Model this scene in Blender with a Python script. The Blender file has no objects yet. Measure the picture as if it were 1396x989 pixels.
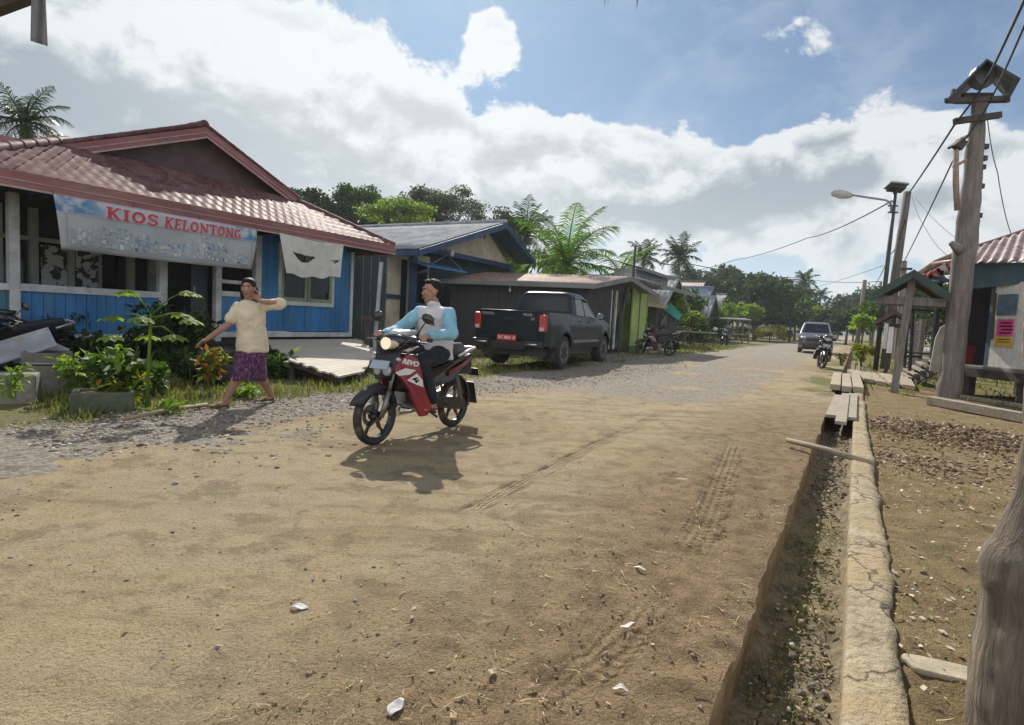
import bpy, bmesh, math, random
import numpy as np
from mathutils import Vector, Matrix, Euler
random.seed(7); RNG = np.random.default_rng(11)
PI = math.pi; R = math.radians
sc = bpy.context.scene; COL = sc.collection

# ------------------------------------------------------------------ camera (1.18 m above the road, slight pitch and roll)
FP_, CX, CY, CH = 800.0, 698.0, 494.5, 1.18
_th = math.atan((494.5-433)/FP_); _rho = R(3.0)
CF = Vector((0, math.cos(_th), -math.sin(_th)))
_R0 = Vector((1, 0, 0)); _U0 = Vector((0, math.sin(_th), math.cos(_th)))
CR = _R0*math.cos(_rho) + _U0*math.sin(_rho); CU = _U0*math.cos(_rho) - _R0*math.sin(_rho)
def ray(px, py): return CF*FP_ + CR*(px-CX) - CU*(py-CY)
def G(px, py, z=0.0):                      # survey helper: where a sight line meets height z
    d = ray(px, py); k = (z-CH)/d.z; return Vector((d.x*k, d.y*k, z))
def D(px, py, Y):                          # the point of a sight line Y metres ahead
    d = ray(px, py); k = Y/d.y; return Vector((d.x*k, Y, CH+d.z*k))
def FPL(fr, px, py, v):                    # sight line against a vertical facade plane -> (u, z)
    ox, oy, a = fr; u = (math.cos(a), math.sin(a)); n = (-math.sin(a), math.cos(a)); d = ray(px, py)
    k = (v+ox*n[0]+oy*n[1])/(d.x*n[0]+d.y*n[1]); x, y = d.x*k, d.y*k
    return ((x-ox)*u[0]+(y-oy)*u[1], CH+d.z*k)
cam = bpy.data.cameras.new('camera'); co = bpy.data.objects.new('camera', cam); COL.objects.link(co)
co.matrix_world = Matrix(((CR.x, CU.x, -CF.x, 0), (CR.y, CU.y, -CF.y, 0), (CR.z, CU.z, -CF.z, CH), (0, 0, 0, 1)))
cam.sensor_width = 36; cam.lens = 36*FP_/1396; cam.clip_start = .02; cam.clip_end = 6000; sc.camera = co

# road frame: s runs along the road (heading ~30 degrees right of the view), t to the right of it
RA = R(30.2); SX, SY = math.sin(RA), math.cos(RA)
def ST(s, t): return (s*SX+t*SY, s*SY-t*SX)
def toST(x, y): return (x*SX+y*SY, x*SY-y*SX)
ROADROT = PI/2-RA       # rotation that turns local x onto the road direction

# ------------------------------------------------------------------ small helpers
def smooth(a, b, x):
    x = np.clip((x-a)/(b-a), 0, 1); return x*x*(3-2*x)
_perm = RNG.random((256, 256))
def vnoise(x, y):
    xi = np.floor(x).astype(int); yi = np.floor(y).astype(int); fx = x-xi; fy = y-yi
    fx = fx*fx*(3-2*fx); fy = fy*fy*(3-2*fy); a = _perm[xi % 256, yi % 256]; b = _perm[(xi+1) % 256, yi % 256]
    c = _perm[xi % 256, (yi+1) % 256]; d = _perm[(xi+1) % 256, (yi+1) % 256]
    return (a*(1-fx)+b*fx)*(1-fy)+(c*(1-fx)+d*fx)*fy
def fbm(x, y, o=4, g=.5):
    x = np.asarray(x, float); y = np.asarray(y, float); s = 0; a = 1; n = 0
    for i in range(o): s = s+a*vnoise(x*2**i+17*i, y*2**i+31*i); n += a; a *= g
    return s/n

class MB:
    def __init__(s): s.v = []; s.f = []; s.m = []; s.mi = 0
    def add(s, vs, fs, mi=None):
        o = len(s.v); s.v += [tuple(p) for p in vs]; mi = s.mi if mi is None else mi
        for f in fs: s.f.append(tuple(i+o for i in f)); s.m.append(mi)
        return s
    def box(s, c, d, M=None, mi=None, taper=1.0):
        x, y, z = [k/2 for k in d]; t = taper
        vs = [Vector(p) for p in ((-x,-y,-z),(x,-y,-z),(x,y,-z),(-x,y,-z),(-x*t,-y*t,z),(x*t,-y*t,z),(x*t,y*t,z),(-x*t,y*t,z))]
        if M is not None: vs = [M @ p for p in vs]
        c = Vector(c)
        return s.add([p+c for p in vs], [(0,3,2,1),(4,5,6,7),(0,1,5,4),(1,2,6,5),(2,3,7,6),(3,0,4,7)], mi)
    def bb(s, x0, x1, y0, y1, z0, z1, mi=None):
        return s.box(((x0+x1)/2, (y0+y1)/2, (z0+z1)/2), (abs(x1-x0), abs(y1-y0), abs(z1-z0)), None, mi)
    def beam(s, p, q, w, h, up=(0,0,1), mi=None):
        p = Vector(p); q = Vector(q); d = (q-p); L = d.length; d.normalize(); up = Vector(up)
        sx = d.cross(up)
        if sx.length < 1e-4: sx = d.cross(Vector((1,0,0)))
        sx.normalize(); uz = sx.cross(d)
        M = Matrix((d, sx, uz)).transposed()
        return s.box((p+q)/2, (L, w, h), M, mi)
    def tube(s, pts, r, seg=8, cap=True, mi=None, flat=1.0, up=(0,0,1)):
        pts = [Vector(p) for p in pts]; n = len(pts); rs = r if isinstance(r, (list, tuple)) else [r]*n
        rings = []; prev = None
        for i in range(n):
            d = (pts[min(i+1, n-1)]-pts[max(i-1, 0)]).normalized()
            if prev is None:
                u = Vector(up); a = d.cross(u)
                if a.length < 1e-3: a = d.cross(Vector((1,0,0)))
            else: a = prev-d*prev.dot(d)
            a.normalize(); prev = a; b = d.cross(a)
            rings.append([pts[i]+(a*math.cos(2*PI*k/seg)+b*flat*math.sin(2*PI*k/seg))*rs[i] for k in range(seg)])
        vs = [p for ri in rings for p in ri]; fs = []
        for i in range(n-1):
            for k in range(seg):
                k2 = (k+1) % seg; fs.append((i*seg+k, i*seg+k2, (i+1)*seg+k2, (i+1)*seg+k))
        if cap: fs.append(tuple(reversed(range(seg)))); fs.append(tuple((n-1)*seg+k for k in range(seg)))
        return s.add(vs, fs, mi)
    def lathe(s, prof, seg=20, M=None, mi=None, closed=False):     # profile of (radius, z)
        vs = []; n = len(prof)
        for r, z in prof:
            for k in range(seg):
                p = Vector((r*math.cos(2*PI*k/seg), r*math.sin(2*PI*k/seg), z)); vs.append(M @ p if M is not None else p)
        fs = []
        for i in range(n if closed else n-1):
            j = (i+1) % n
            for k in range(seg): k2 = (k+1) % seg; fs.append((i*seg+k, i*seg+k2, j*seg+k2, j*seg+k))
        if not closed:
            if prof[0][0] > 1e-4: fs.append(tuple(reversed(range(seg))))
            if prof[-1][0] > 1e-4: fs.append(tuple((n-1)*seg+k for k in range(seg)))
        return s.add(vs, fs, mi)
    def prism(s, poly, h0, h1, fn, mi=None):        # poly of (a, b), fn(a, b, h) -> point
        n = len(poly); vs = [fn(a, b, h0) for a, b in poly]+[fn(a, b, h1) for a, b in poly]
        fs = [tuple(reversed(range(n))), tuple(range(n, 2*n))]+[(i, (i+1) % n, n+(i+1) % n, n+i) for i in range(n)]
        return s.add(vs, fs, mi)
    def ell(s, c, r, seg=12, rings=8, M=None, mi=None):
        c = Vector(c); vs = []
        for i in range(rings+1):
            t = PI*i/rings
            for k in range(seg):
                p = Vector((r[0]*math.sin(t)*math.cos(2*PI*k/seg), r[1]*math.sin(t)*math.sin(2*PI*k/seg), -r[2]*math.cos(t)))
                vs.append((M @ p if M is not None else p)+c)
        fs = []
        for i in range(rings):
            for k in range(seg):
                k2 = (k+1) % seg; fs.append((i*seg+k, i*seg+k2, (i+1)*seg+k2, (i+1)*seg+k))
        return s.add(vs, fs, mi)
    def grid(s, rows, mi=None, close=False):        # rows of points
        n = len(rows); m = len(rows[0]); vs = [p for r in rows for p in r]; fs = []
        for i in range(n-1):
            for k in range(m if close else m-1):
                k2 = (k+1) % m; fs.append((i*m+k, i*m+k2, (i+1)*m+k2, (i+1)*m+k))
        return s.add(vs, fs, mi)
    def build(s, name, mats, parent=None, sm=None, bev=0, sub=0, solid=0, weld=True, **kw):
        me = bpy.data.meshes.new(name); me.from_pydata(s.v, [], s.f)
        mats = mats if isinstance(mats, (list, tuple)) else [mats]
        for m in mats: me.materials.append(m)
        if len(mats) > 1: me.polygons.foreach_set('material_index', s.m)
        bm = bmesh.new(); bm.from_mesh(me)
        if weld: bmesh.ops.remove_doubles(bm, verts=bm.verts, dist=1e-5)
        bmesh.ops.recalc_face_normals(bm, faces=bm.faces); bm.to_mesh(me); bm.free()
        if sm:
            me.shade_smooth()
            if sm is not True: me.set_sharp_from_angle(angle=R(sm))
        o = bpy.data.objects.new(name, me); COL.objects.link(o)
        if parent: o.parent = parent
        if solid: md = o.modifiers.new('s', 'SOLIDIFY'); md.thickness = solid; md.offset = 0
        if bev:
            md = o.modifiers.new('b', 'BEVEL'); md.width = bev; md.segments = 2; md.limit_method = 'ANGLE'; md.angle_limit = R(40)
        if sub: md = o.modifiers.new('u', 'SUBSURF'); md.levels = md.render_levels = sub
        return o
def raw(name, V, Fq, mats, parent=None, midx=None, sm=False):       # numpy arrays straight into a mesh (quads or triangles)
    me = bpy.data.meshes.new(name); n = len(V); k = Fq.shape[1]; m = len(Fq)
    me.vertices.add(n); me.vertices.foreach_set('co', np.asarray(V, np.float32).ravel())
    me.loops.add(m*k); me.loops.foreach_set('vertex_index', Fq.astype(np.int32).ravel())
    me.polygons.add(m); me.polygons.foreach_set('loop_start', np.arange(0, m*k, k, dtype=np.int32))
    mats = mats if isinstance(mats, (list, tuple)) else [mats]
    for q in mats: me.materials.append(q)
    if midx is not None: me.polygons.foreach_set('material_index', midx.astype(np.int32))
    me.update(calc_edges=True); me.validate()
    if sm: me.shade_smooth()
    o = bpy.data.objects.new(name, me); COL.objects.link(o)
    if parent: o.parent = parent
    return o
def tag(o, label=None, cat=None, group=None, kind=None):
    if label: o['label'] = label
    if cat: o['category'] = cat
    if group: o['group'] = group
    if kind: o['kind'] = kind
    return o
def thing(name, loc, rz, label, cat, group=None, rot=None, scale=1.0):
    o = bpy.data.objects.new(name, None); COL.objects.link(o); o.empty_display_size = .1
    o.location = loc; o.rotation_euler = rot if rot else (0, 0, rz); o.scale = (scale,)*3
    return tag(o, label, cat, group)
def clone(root, loc, rz, label, group=None, scale=None):
    kids = {}
    for o in bpy.data.objects: kids.setdefault(o.parent, []).append(o)
    def cp(o, par):
        c = o.copy(); COL.objects.link(c); c.parent = par
        for ch in kids.get(o, []): cp(ch, c)
        return c
    r = cp(root, None); r.location = loc; r.rotation_euler = (0, 0, rz); r['label'] = label
    if group: r['group'] = group
    if scale: r.scale = (scale,)*3
    return r
def text(name, body, size, mat, parent, loc, rot, ext=.002, bold=0.0, sx=1.0, shear=0.0, align='CENTER'):
    cu = bpy.data.curves.new(name, 'FONT'); cu.body = body; cu.size = size; cu.extrude = ext; cu.offset = bold
    cu.align_x = align; cu.align_y = 'CENTER'; cu.shear = shear; cu.materials.append(mat)
    tmp = bpy.data.objects.new(name, cu); COL.objects.link(tmp); bpy.context.view_layer.update()
    me = bpy.data.meshes.new_from_object(tmp.evaluated_get(bpy.context.evaluated_depsgraph_get())); bpy.data.objects.remove(tmp); me.name = name
    o = bpy.data.objects.new(name, me); COL.objects.link(o); o.parent = parent; o.location = loc; o.rotation_euler = rot; o.scale = (sx, 1, 1)
    return o
def each(name, mat, parent, boxes, bev=0):           # one part per box
    return [MB().bb(*b).build(name, mat, parent, bev=bev) for b in boxes]

# ------------------------------------------------------------------ materials
class NT:
    def __init__(s, name):
        s.mat = bpy.data.materials.new(name); s.mat.use_nodes = True; s.t = s.mat.node_tree
        s.b = s.t.nodes['Principled BSDF']; s.out = s.t.nodes['Material Output']
    def n(s, typ, **kw):
        x = s.t.nodes.new('ShaderNode'+typ)
        for k, v in kw.items(): setattr(x, k, v)
        return x
    def l(s, a, b): s.t.links.new(a, b)
    def set(s, sock, v):
        if hasattr(v, 'is_output'): s.l(v, sock)
        else: sock.default_value = v
    def math(s, op, a, b=0.0, c=0.0, clamp=False):
        x = s.n('Math', operation=op, use_clamp=clamp); s.set(x.inputs[0], a); s.set(x.inputs[1], b); s.set(x.inputs[2], c); return x.outputs[0]
    def mix(s, fac, a, b, blend='MIX'):
        x = s.n('Mix', data_type='RGBA', blend_type=blend); s.set(x.inputs[0], fac)
        for i, v in ((6, a), (7, b)):
            if isinstance(v, (tuple, list)) and len(v) == 3: v = (*v, 1)
            s.set(x.inputs[i], v)
        return x.outputs[2]
    def ramp(s, fac, stops):
        x = s.n('ValToRGB'); s.l(fac, x.inputs[0]); e = x.color_ramp.elements
        while len(e) < len(stops): e.new(.5)
        for q, (p, c) in zip(e, stops):
            q.position = p; q.color = (*c, 1) if isinstance(c, (tuple, list)) else (c, c, c, 1)
        return x.outputs[0]
    def sstep(s, x, a, b):
        q = s.n('MapRange', interpolation_type='SMOOTHSTEP'); s.set(q.inputs[0], x); s.set(q.inputs[1], a); s.set(q.inputs[2], b); return q.outputs[0]
    def noise(s, vec, scale, detail=4, rough=.55, out=0, dist=0):
        x = s.n('TexNoise'); x.inputs['Scale'].default_value = scale; x.inputs['Detail'].default_value = detail
        x.inputs['Roughness'].default_value = rough; x.inputs['Distortion'].default_value = dist
        if vec is not None: s.l(vec, x.inputs['Vector'])
        return x.outputs[out]
    def obj(s, sc_=(1, 1, 1)):
        c = s.n('TexCoord').outputs['Object']
        if sc_ == (1, 1, 1): return c
        m = s.n('Mapping'); m.inputs['Scale'].default_value = sc_; s.l(c, m.inputs['Vector']); return m.outputs[0]
    def pos(s): return s.n('NewGeometry').outputs['Position']
    def bump(s, h, strength=.4, dist=.01):
        x = s.n('Bump'); x.inputs['Strength'].default_value = strength; x.inputs['Distance'].default_value = dist; s.l(h, x.inputs['Height'])
        s.l(x.outputs[0], s.b.inputs['Normal']); return x
def dk(c, k): return tuple(min(1, x*k) for x in c)
def paint(name, col, rough=.55, var=.25, scale=4, bump=.0, bscale=60, metal=0, stretch=(1, 1, 1), dirt=None, coat=0, spec=.5, damt=.5):
    m = NT(name); v = m.obj(stretch); n1 = m.noise(v, scale, 6, .6); n2 = m.noise(v, scale*6, 3)
    c = m.mix(m.sstep(n1, .3, .7), dk(col, 1-var), dk(col, 1+var*.7)); c = m.mix(m.math('MULTIPLY', m.sstep(n2, .45, .75), var*.8), c, dk(col, .6))
    if dirt: c = m.mix(m.math('MULTIPLY', m.sstep(m.noise(v, scale*1.7, 7, .68), .5, .68), damt), c, dirt)
    m.l(c, m.b.inputs['Base Color']); m.b.inputs['Metallic'].default_value = metal; m.b.inputs['Specular IOR Level'].default_value = spec
    m.l(m.math('MULTIPLY_ADD', n2, .25, rough-.12, True), m.b.inputs['Roughness'])
    if coat: m.b.inputs['Coat Weight'].default_value = coat; m.b.inputs['Coat Roughness'].default_value = .08
    if bump: m.bump(m.noise(v, bscale, 4), bump, .01)
    return m.mat
def wood(name, col, axis='z', var=.35, rough=.8, bump=.35, grain=18, stain=.5):
    st = {'x': (.12, 1, 1), 'y': (1, .12, 1), 'z': (1, 1, .12)}[axis]
    m = NT(name); v = m.obj(st); g = m.noise(v, grain, 6, .65, dist=.4); k = m.noise(m.obj(), 2.2, 5)
    c = m.mix(m.sstep(g, .3, .72), dk(col, 1-var), dk(col, 1+var*.5)); c = m.mix(m.math('MULTIPLY', m.sstep(k, .5, .72), stain), c, dk(col, .45))
    rp = m.n('NewGeometry').outputs['Random Per Island']; c = m.mix(m.math('MULTIPLY', rp, .35), c, dk(col, .6))
    m.l(c, m.b.inputs['Base Color']); m.b.inputs['Roughness'].default_value = rough; m.bump(g, bump, .006); return m.mat
def leaf(name, c1, c2, c3=None, trans=.35, rough=.55, nscale=1.2, spec=.18):
    m = NT(name); rp = m.n('NewGeometry').outputs['Random Per Island']; n = m.noise(m.obj(), nscale, 2)
    f = m.math('MULTIPLY_ADD', n, .7, m.math('MULTIPLY_ADD', rp, .7, -.2), True)
    c = m.ramp(f, [(.2, c1), (.75, c2)] + ([(.93, c3)] if c3 else []))
    m.l(c, m.b.inputs['Base Color']); m.b.inputs['Roughness'].default_value = rough; m.b.inputs['Specular IOR Level'].default_value = spec
    t = m.n('BsdfTranslucent'); tc = m.mix(.5, c, (.45, .6, .05), 'MULTIPLY'); tc2 = m.mix(1.0, c, (1.5, 1.6, .7), 'MULTIPLY'); m.l(tc2, t.inputs[0])
    x = m.n('MixShader'); x.inputs[0].default_value = trans; m.l(m.b.outputs[0], x.inputs[1]); m.l(t.outputs[0], x.inputs[2]); m.l(x.outputs[0], m.out.inputs[0])
    return m.mat
def glass(name, col=(.01, .012, .014), rough=.06):
    m = NT(name); m.l(m.mix(m.noise(m.obj(), 3, 3), dk(col, .7), dk(col, 1.4)), m.b.inputs['Base Color'])
    m.b.inputs['Roughness'].default_value = rough; m.b.inputs['Specular IOR Level'].default_value = .35; return m.mat
def emis(name, col, k):
    m = NT(name); m.b.inputs['Base Color'].default_value = (*col, 1); m.b.inputs['Emission Color'].default_value = (*col, 1)
    m.b.inputs['Emission Strength'].default_value = k; m.b.inputs['Roughness'].default_value = .15; return m.mat
MT = {}
MT['white_trim'] = paint('white_trim', (.55, .57, .58), .6, .2, 3, dirt=(.25, .23, .2))
MT['blue_plank'] = paint('blue_plank', (.036, .18, .41), .5, .3, 2.5, .25, 50, stretch=(1, 1, .3), dirt=(.09, .20, .30), damt=.55)
MT['teal_plank'] = paint('teal_plank', (.05, .2, .27), .55, .25, 2.5)
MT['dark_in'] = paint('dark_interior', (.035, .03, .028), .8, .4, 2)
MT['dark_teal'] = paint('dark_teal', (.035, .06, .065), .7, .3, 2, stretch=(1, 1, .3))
MT['cream_post'] = paint('cream_post', (.36, .38, .33), .6, .25, 3)
MT['green_frame'] = paint('green_frame', (.24, .33, .2), .5, .2, 4)
MT['glass'] = glass('dark_glass')
MT['maroon'] = paint('maroon_fascia', (.26, .10, .095), .5, .25, 2.5, stretch=(.3, 1, 1), dirt=(.3, .2, .19))
MT['maroon_d'] = paint('maroon_gable', (.10, .055, .06), .6, .3, 3)
MT['pinkline'] = paint('pale_pink_line', (.45, .3, .3), .5, .2, 3)
def tilemat():
    m = NT('maroon_roof_tile'); v = m.obj(); n = m.noise(v, 1.6, 6, .65); n2 = m.noise(v, 9, 4)
    c = m.mix(m.sstep(n, .35, .7), (.095, .042, .044), (.18, .095, .095)); c = m.mix(m.math('MULTIPLY', m.sstep(n2, .5, .7), .5), c, (.27, .19, .185))
    m.l(c, m.b.inputs['Base Color']); m.l(m.math('MULTIPLY_ADD', n2, .3, .45), m.b.inputs['Roughness']); m.b.inputs['Specular IOR Level'].default_value = .06
    return m.mat
MT['tile'] = tilemat()
MT['zinc'] = paint('zinc_sheet', (.31, .33, .35), .9, .3, 1.5, metal=0, spec=.08, stretch=(1, 1, 1), dirt=(.22, .17, .14))
MT['zinc_blue'] = paint('bluish_zinc_sheet', (.22, .30, .38), .5, .25, 1.5, metal=0, dirt=(.2, .2, .2))
MT['rust'] = paint('rusty_sheet', (.26, .17, .13), .6, .4, 1.2, .1, 30, metal=.2, dirt=(.40, .36, .33))
MT['rust_pale'] = paint('weathered_pink_sheet', (.27, .20, .185), .55, .35, 1.5, metal=.2, dirt=(.17, .11, .09))
MT['blue_trim'] = paint('blue_trim', (.028, .065, .155), .5, .25, 3)
MT['blue_awn'] = paint('blue_awning', (.05, .2, .5), .4, .2, 3)
MT['cream_wall'] = paint('cream_wall', (.56, .49, .37), .7, .2, 2, dirt=(.25, .22, .17))
MT['plank_dark'] = wood('dark_plank', (.058, .055, .056), 'z')
MT['plank_grey'] = wood('grey_plank', (.36, .31, .24), 'x')
MT['plank_pale'] = wood('pale_plank', (.52, .47, .39), 'x', .2, stain=.25)
MT['wood_pole'] = wood('weathered_pole', (.25, .215, .195), 'z', .45, .85, .6, 14)
MT['wood_dark'] = wood('dark_timber', (.07, .06, .052), 'z')
MT['wood_tan'] = wood('tan_timber', (.34, .27, .19), 'x', .3)
MT['lime'] = paint('lime_wall', (.38, .50, .14), .65, .15, 2)
MT['concrete'] = paint('concrete', (.21, .20, .17), .9, .3, 3, .4, 40, dirt=(.13, .12, .09))
MT['concrete_d'] = paint('dark_concrete', (.16, .15, .14), .9, .35, 4, .4, 40, dirt=(.08, .08, .06))
MT['galv'] = paint('galvanised_steel', (.30, .31, .32), .45, .2, 3, metal=.6)
MT['steel_d'] = paint('dark_steel', (.06, .06, .062), .5, .3, 4, metal=.4)
MT['wire'] = paint('black_wire', (.02, .02, .022), .6, .1)
MT['black_pl'] = paint('black_plastic', (.018, .018, .02), .38, .25, 6, dirt=(.09, .075, .055), damt=.35)
MT['black_gl'] = paint('black_gloss', (.012, .012, .014), .18, .2, 5, coat=.4, dirt=(.06, .05, .04), damt=.2)
MT['rubber'] = paint('rubber', (.03, .029, .028), .8, .3, 8, .15, 60, dirt=(.16, .13, .09), damt=.6)
MT['red_pl'] = paint('red_plastic', (.25, .012, .024), .32, .2, 5, coat=.3, dirt=(.2, .09, .06), damt=.2)
MT['silver'] = paint('silver_plastic', (.5, .5, .5), .35, .15, 6, metal=.3)
MT['white_pl'] = paint('white_plastic', (.7, .7, .7), .35, .1, 6)
MT['chrome'] = paint('chrome', (.6, .6, .6), .2, .1, 4, metal=1)
MT['alloy'] = paint('dull_alloy', (.28, .28, .28), .45, .25, 8, metal=.7, dirt=(.15, .12, .09))
MT['seat'] = paint('seat_vinyl', (.03, .03, .033), .42, .2, 10, .1, 200)
MT['amber'] = paint('amber_lens', (.7, .25, .03), .15, .1)
MT['redlens'] = paint('red_lens', (.45, .015, .015), .18, .2, 12, coat=.5)
MT['plate_red'] = paint('red_plate', (.5, .02, .025), .4, .1)
MT['white_txt'] = paint('white_lettering', (.75, .75, .75), .5, .05)
MT['truck'] = paint('dark_green_paint', (.008, .015, .019), .34, .12, 2, coat=.0, dirt=(.016, .02, .02), damt=.15, spec=.28)
MT['skin'] = paint('brown_skin', (.38, .205, .135), .5, .12, 8)
MT['skin_d'] = paint('tanned_skin', (.36, .195, .13), .5, .12, 8)
MT['hair'] = paint('black_hair', (.012, .011, .011), .68, .3, 40, stretch=(1, 1, .2), spec=.25)
MT['lip'] = paint('lips', (.26, .09, .075), .5, .1); MT['eye_w'] = paint('eye_white', (.6, .58, .55), .3, .05)
MT['shirt_cream'] = paint('cream_cloth', (.66, .56, .41), .85, .1, 6, .3, 14)
MT['shirt_white'] = paint('white_cloth', (.62, .60, .63), .85, .08, 6, .3, 12)
MT['sleeve'] = paint('light_blue_cloth', (.25, .50, .63), .8, .15, 8, .3, 16)
MT['navy'] = paint('dark_trousers', (.014, .016, .026), .8, .25, 8, .3, 16)
MT['sandal'] = paint('brown_sandal', (.10, .06, .035), .7, .2)
# ------------------------------------------------------------------ sky, sun
SUN_AZ, SUN_EL = -9.0, 38.0
w = bpy.data.worlds.new('World'); sc.world = w; w.use_nodes = True
class WT(NT):
    def __init__(s, t): s.t = t
W = WT(w.node_tree); bg = w.node_tree.nodes['Background']
sky = W.n('TexSky', sky_type='NISHITA'); sky.sun_disc = False; sky.sun_elevation = R(SUN_EL); sky.sun_rotation = R(SUN_AZ)
sky.air_density = 1.0; sky.dust_density = .6; sky.ozone_density = 2.2
dirn = W.n('TexCoord').outputs['Generated']
sep = W.n('SeparateXYZ'); W.l(dirn, sep.inputs[0]); X_, Y_, Z_ = sep.outputs
az = W.math('MULTIPLY', W.math('ARCTAN2', X_, Y_), 180/PI); el = W.math('MULTIPLY', W.math('ARCSINE', Z_), 180/PI)
wn = W.n('TexNoise'); wn.inputs['Scale'].default_value = 5; wn.inputs['Detail'].default_value = 3; W.l(dirn, wn.inputs['Vector'])
sepw = W.n('SeparateColor'); W.l(wn.outputs['Color'], sepw.inputs[0])
azw = W.math('MULTIPLY_ADD', W.math('SUBTRACT', sepw.outputs[0], .5), 14, az); elw = W.math('MULTIPLY_ADD', W.math('SUBTRACT', sepw.outputs[1], .5), 9, el)
def blobs(lst, az, el):
    tot = None
    for px, py, rx, ry, wt in lst:
        d = ray(px, py).normalized(); a0 = math.degrees(math.atan2(d.x, d.y)); e0 = math.degrees(math.asin(d.z))
        ra = max(rx/15.5, .6); re = max(ry/16.5, .5)
        A = W.math('MULTIPLY', W.math('SUBTRACT', az, a0), 1/ra); B = W.math('MULTIPLY', W.math('SUBTRACT', el, e0), 1/re)
        q = W.math('MULTIPLY_ADD', A, A, W.math('MULTIPLY', B, B)); g = W.math('POWER', 2.718, W.math('MULTIPLY', q, -1))
        tot = W.math('MULTIPLY', g, wt) if tot is None else W.math('MULTIPLY_ADD', g, wt, tot)
    return tot
COVER = [(60,40,260,80,.8), (160,170,300,110,1.1), (330,190,170,95,.85), (470,215,130,75,.8), (400,60,230,100,.42), (600,225,150,80,1.0), (700,250,120,60,.7),
         (680,72,62,42,.85), (760,225,110,55,.85), (900,245,170,58,1.0), (1060,262,140,52,.85), (1205,232,110,68,.95), (1320,235,120,50,.4), (1300,335,120,40,.35),
         (880,335,500,34,.2), (1010,345,60,22,.35), (1120,330,60,24,.3), (880,375,60,16,.3), (1180,385,70,18,.3), (500,330,300,60,.6), (1100,350,300,30,.22), (1090,72,75,38,.36), (-300,150,300,240,1.0), (1800,250,300,120,.7)]
GREY = [(150,175,240,70,1.05), (350,235,160,45,.6), (600,268,140,42,.65), (950,268,180,38,1.15), (860,290,160,30,.55), (985,322,70,18,.7), (1130,275,120,30,.5), (1210,300,100,30,.4), (-300,150,200,120,.7)]
cv = blobs(COVER, azw, elw); gr = blobs(GREY, azw, elw)
mp = W.n('Mapping'); mp.inputs['Scale'].default_value = (1, 1, 1.5); W.l(dirn, mp.inputs['Vector'])
cn = W.n('TexNoise'); cn.inputs['Scale'].default_value = 8.0; cn.inputs['Detail'].default_value = 11; cn.inputs['Roughness'].default_value = .63; cn.inputs['Distortion'].default_value = .25; W.l(mp.outputs[0], cn.inputs['Vector'])
mp2 = W.n('Mapping'); mp2.inputs['Scale'].default_value = (1, 1, 1.5); mp2.inputs['Location'].default_value = (0, 0, -.05); W.l(dirn, mp2.inputs['Vector'])
cn2 = W.n('TexNoise'); cn2.inputs['Scale'].default_value = 8.0; cn2.inputs['Detail'].default_value = 7; cn2.inputs['Roughness'].default_value = .58; cn2.inputs['Distortion'].default_value = .25; W.l(mp2.outputs[0], cn2.inputs['Vector'])
back = W.sstep(Y_, .25, -.35); cv = W.math('MULTIPLY_ADD', back, .55, cv)  # bright cloud cover added behind the view to fill the shade
dens = W.math('MULTIPLY_ADD', W.math('SUBTRACT', cn.outputs[0], .5), 1.9, cv)
cov = W.sstep(dens, .39, .58)
veil = W.math('MULTIPLY', W.sstep(cn2.outputs[0], .42, .72), .22)
relief = W.math('MULTIPLY', W.math('SUBTRACT', cn.outputs[0], cn2.outputs[0]), 3.6)
shade = W.math('SUBTRACT', W.math('MULTIPLY_ADD', W.math('SUBTRACT', cn2.outputs[0], .5), 1.5, gr), relief, clamp=True)
shade = W.math('MULTIPLY', shade, W.sstep(dens, .5, 1.0))
ccol = W.ramp(shade, [(0, (.64, .665, .68)), (.3, (.48, .525, .555)), (.65, (.31, .365, .405)), (1, (.215, .27, .315))])
skys = W.mix(1.0, sky.outputs[0], (.031, .046, .057), 'MULTIPLY')
lowhaze = W.sstep(el, 16, -1)
base = W.mix(W.math('MULTIPLY', lowhaze, .62), skys, (.44, .61, .74))
base = W.mix(veil, base, (.58, .64, .69))
ccol = W.mix(W.math('MULTIPLY', lowhaze, .35), ccol, (.54, .62, .67)); ccol = W.mix(back, ccol, (1.0, 1.0, 1.02))
sdot = W.n('VectorMath', operation='DOT_PRODUCT'); W.l(dirn, sdot.inputs[0]); sdot.inputs[1].default_value = (math.sin(R(SUN_AZ))*math.cos(R(SUN_EL)), math.cos(R(SUN_AZ))*math.cos(R(SUN_EL)), math.sin(R(SUN_EL)))
glow = W.math('MULTIPLY', W.sstep(sdot.outputs['Value'], .80, 1.0), .55); ccol = W.mix(glow, ccol, (.80, .82, .83))
fin = W.mix(cov, base, ccol)
W.l(fin, bg.inputs['Color']); bg.inputs['Strength'].default_value = 1.0
# the sky texture itself enters at 0.105
sd = Vector((math.sin(R(SUN_AZ))*math.cos(R(SUN_EL)), math.cos(R(SUN_AZ))*math.cos(R(SUN_EL)), math.sin(R(SUN_EL))))
sl = bpy.data.lights.new('sun', 'SUN'); sl.energy = 5.0; sl.angle = R(.6); sl.color = (1, .93, .82)
so = bpy.data.objects.new('sun', sl); COL.objects.link(so); so.rotation_euler = sd.to_track_quat('Z', 'Y').to_euler(); so.location = (0, 0, 40)
vs_ = sc.view_settings; vs_.view_transform = 'Standard'; vs_.look = 'None'; vs_.exposure = 0.30; vs_.gamma = 1
sc.cycles.max_bounces = 6; sc.cycles.transparent_max_bounces = 8; sc.cycles.diffuse_bounces = 3; sc.cycles.glossy_bounces = 3
sc.cycles.use_denoising = True
try: sc.cycles.volume_bounces = 0; sc.cycles.sample_clamp_indirect = 8
except Exception: pass

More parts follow.
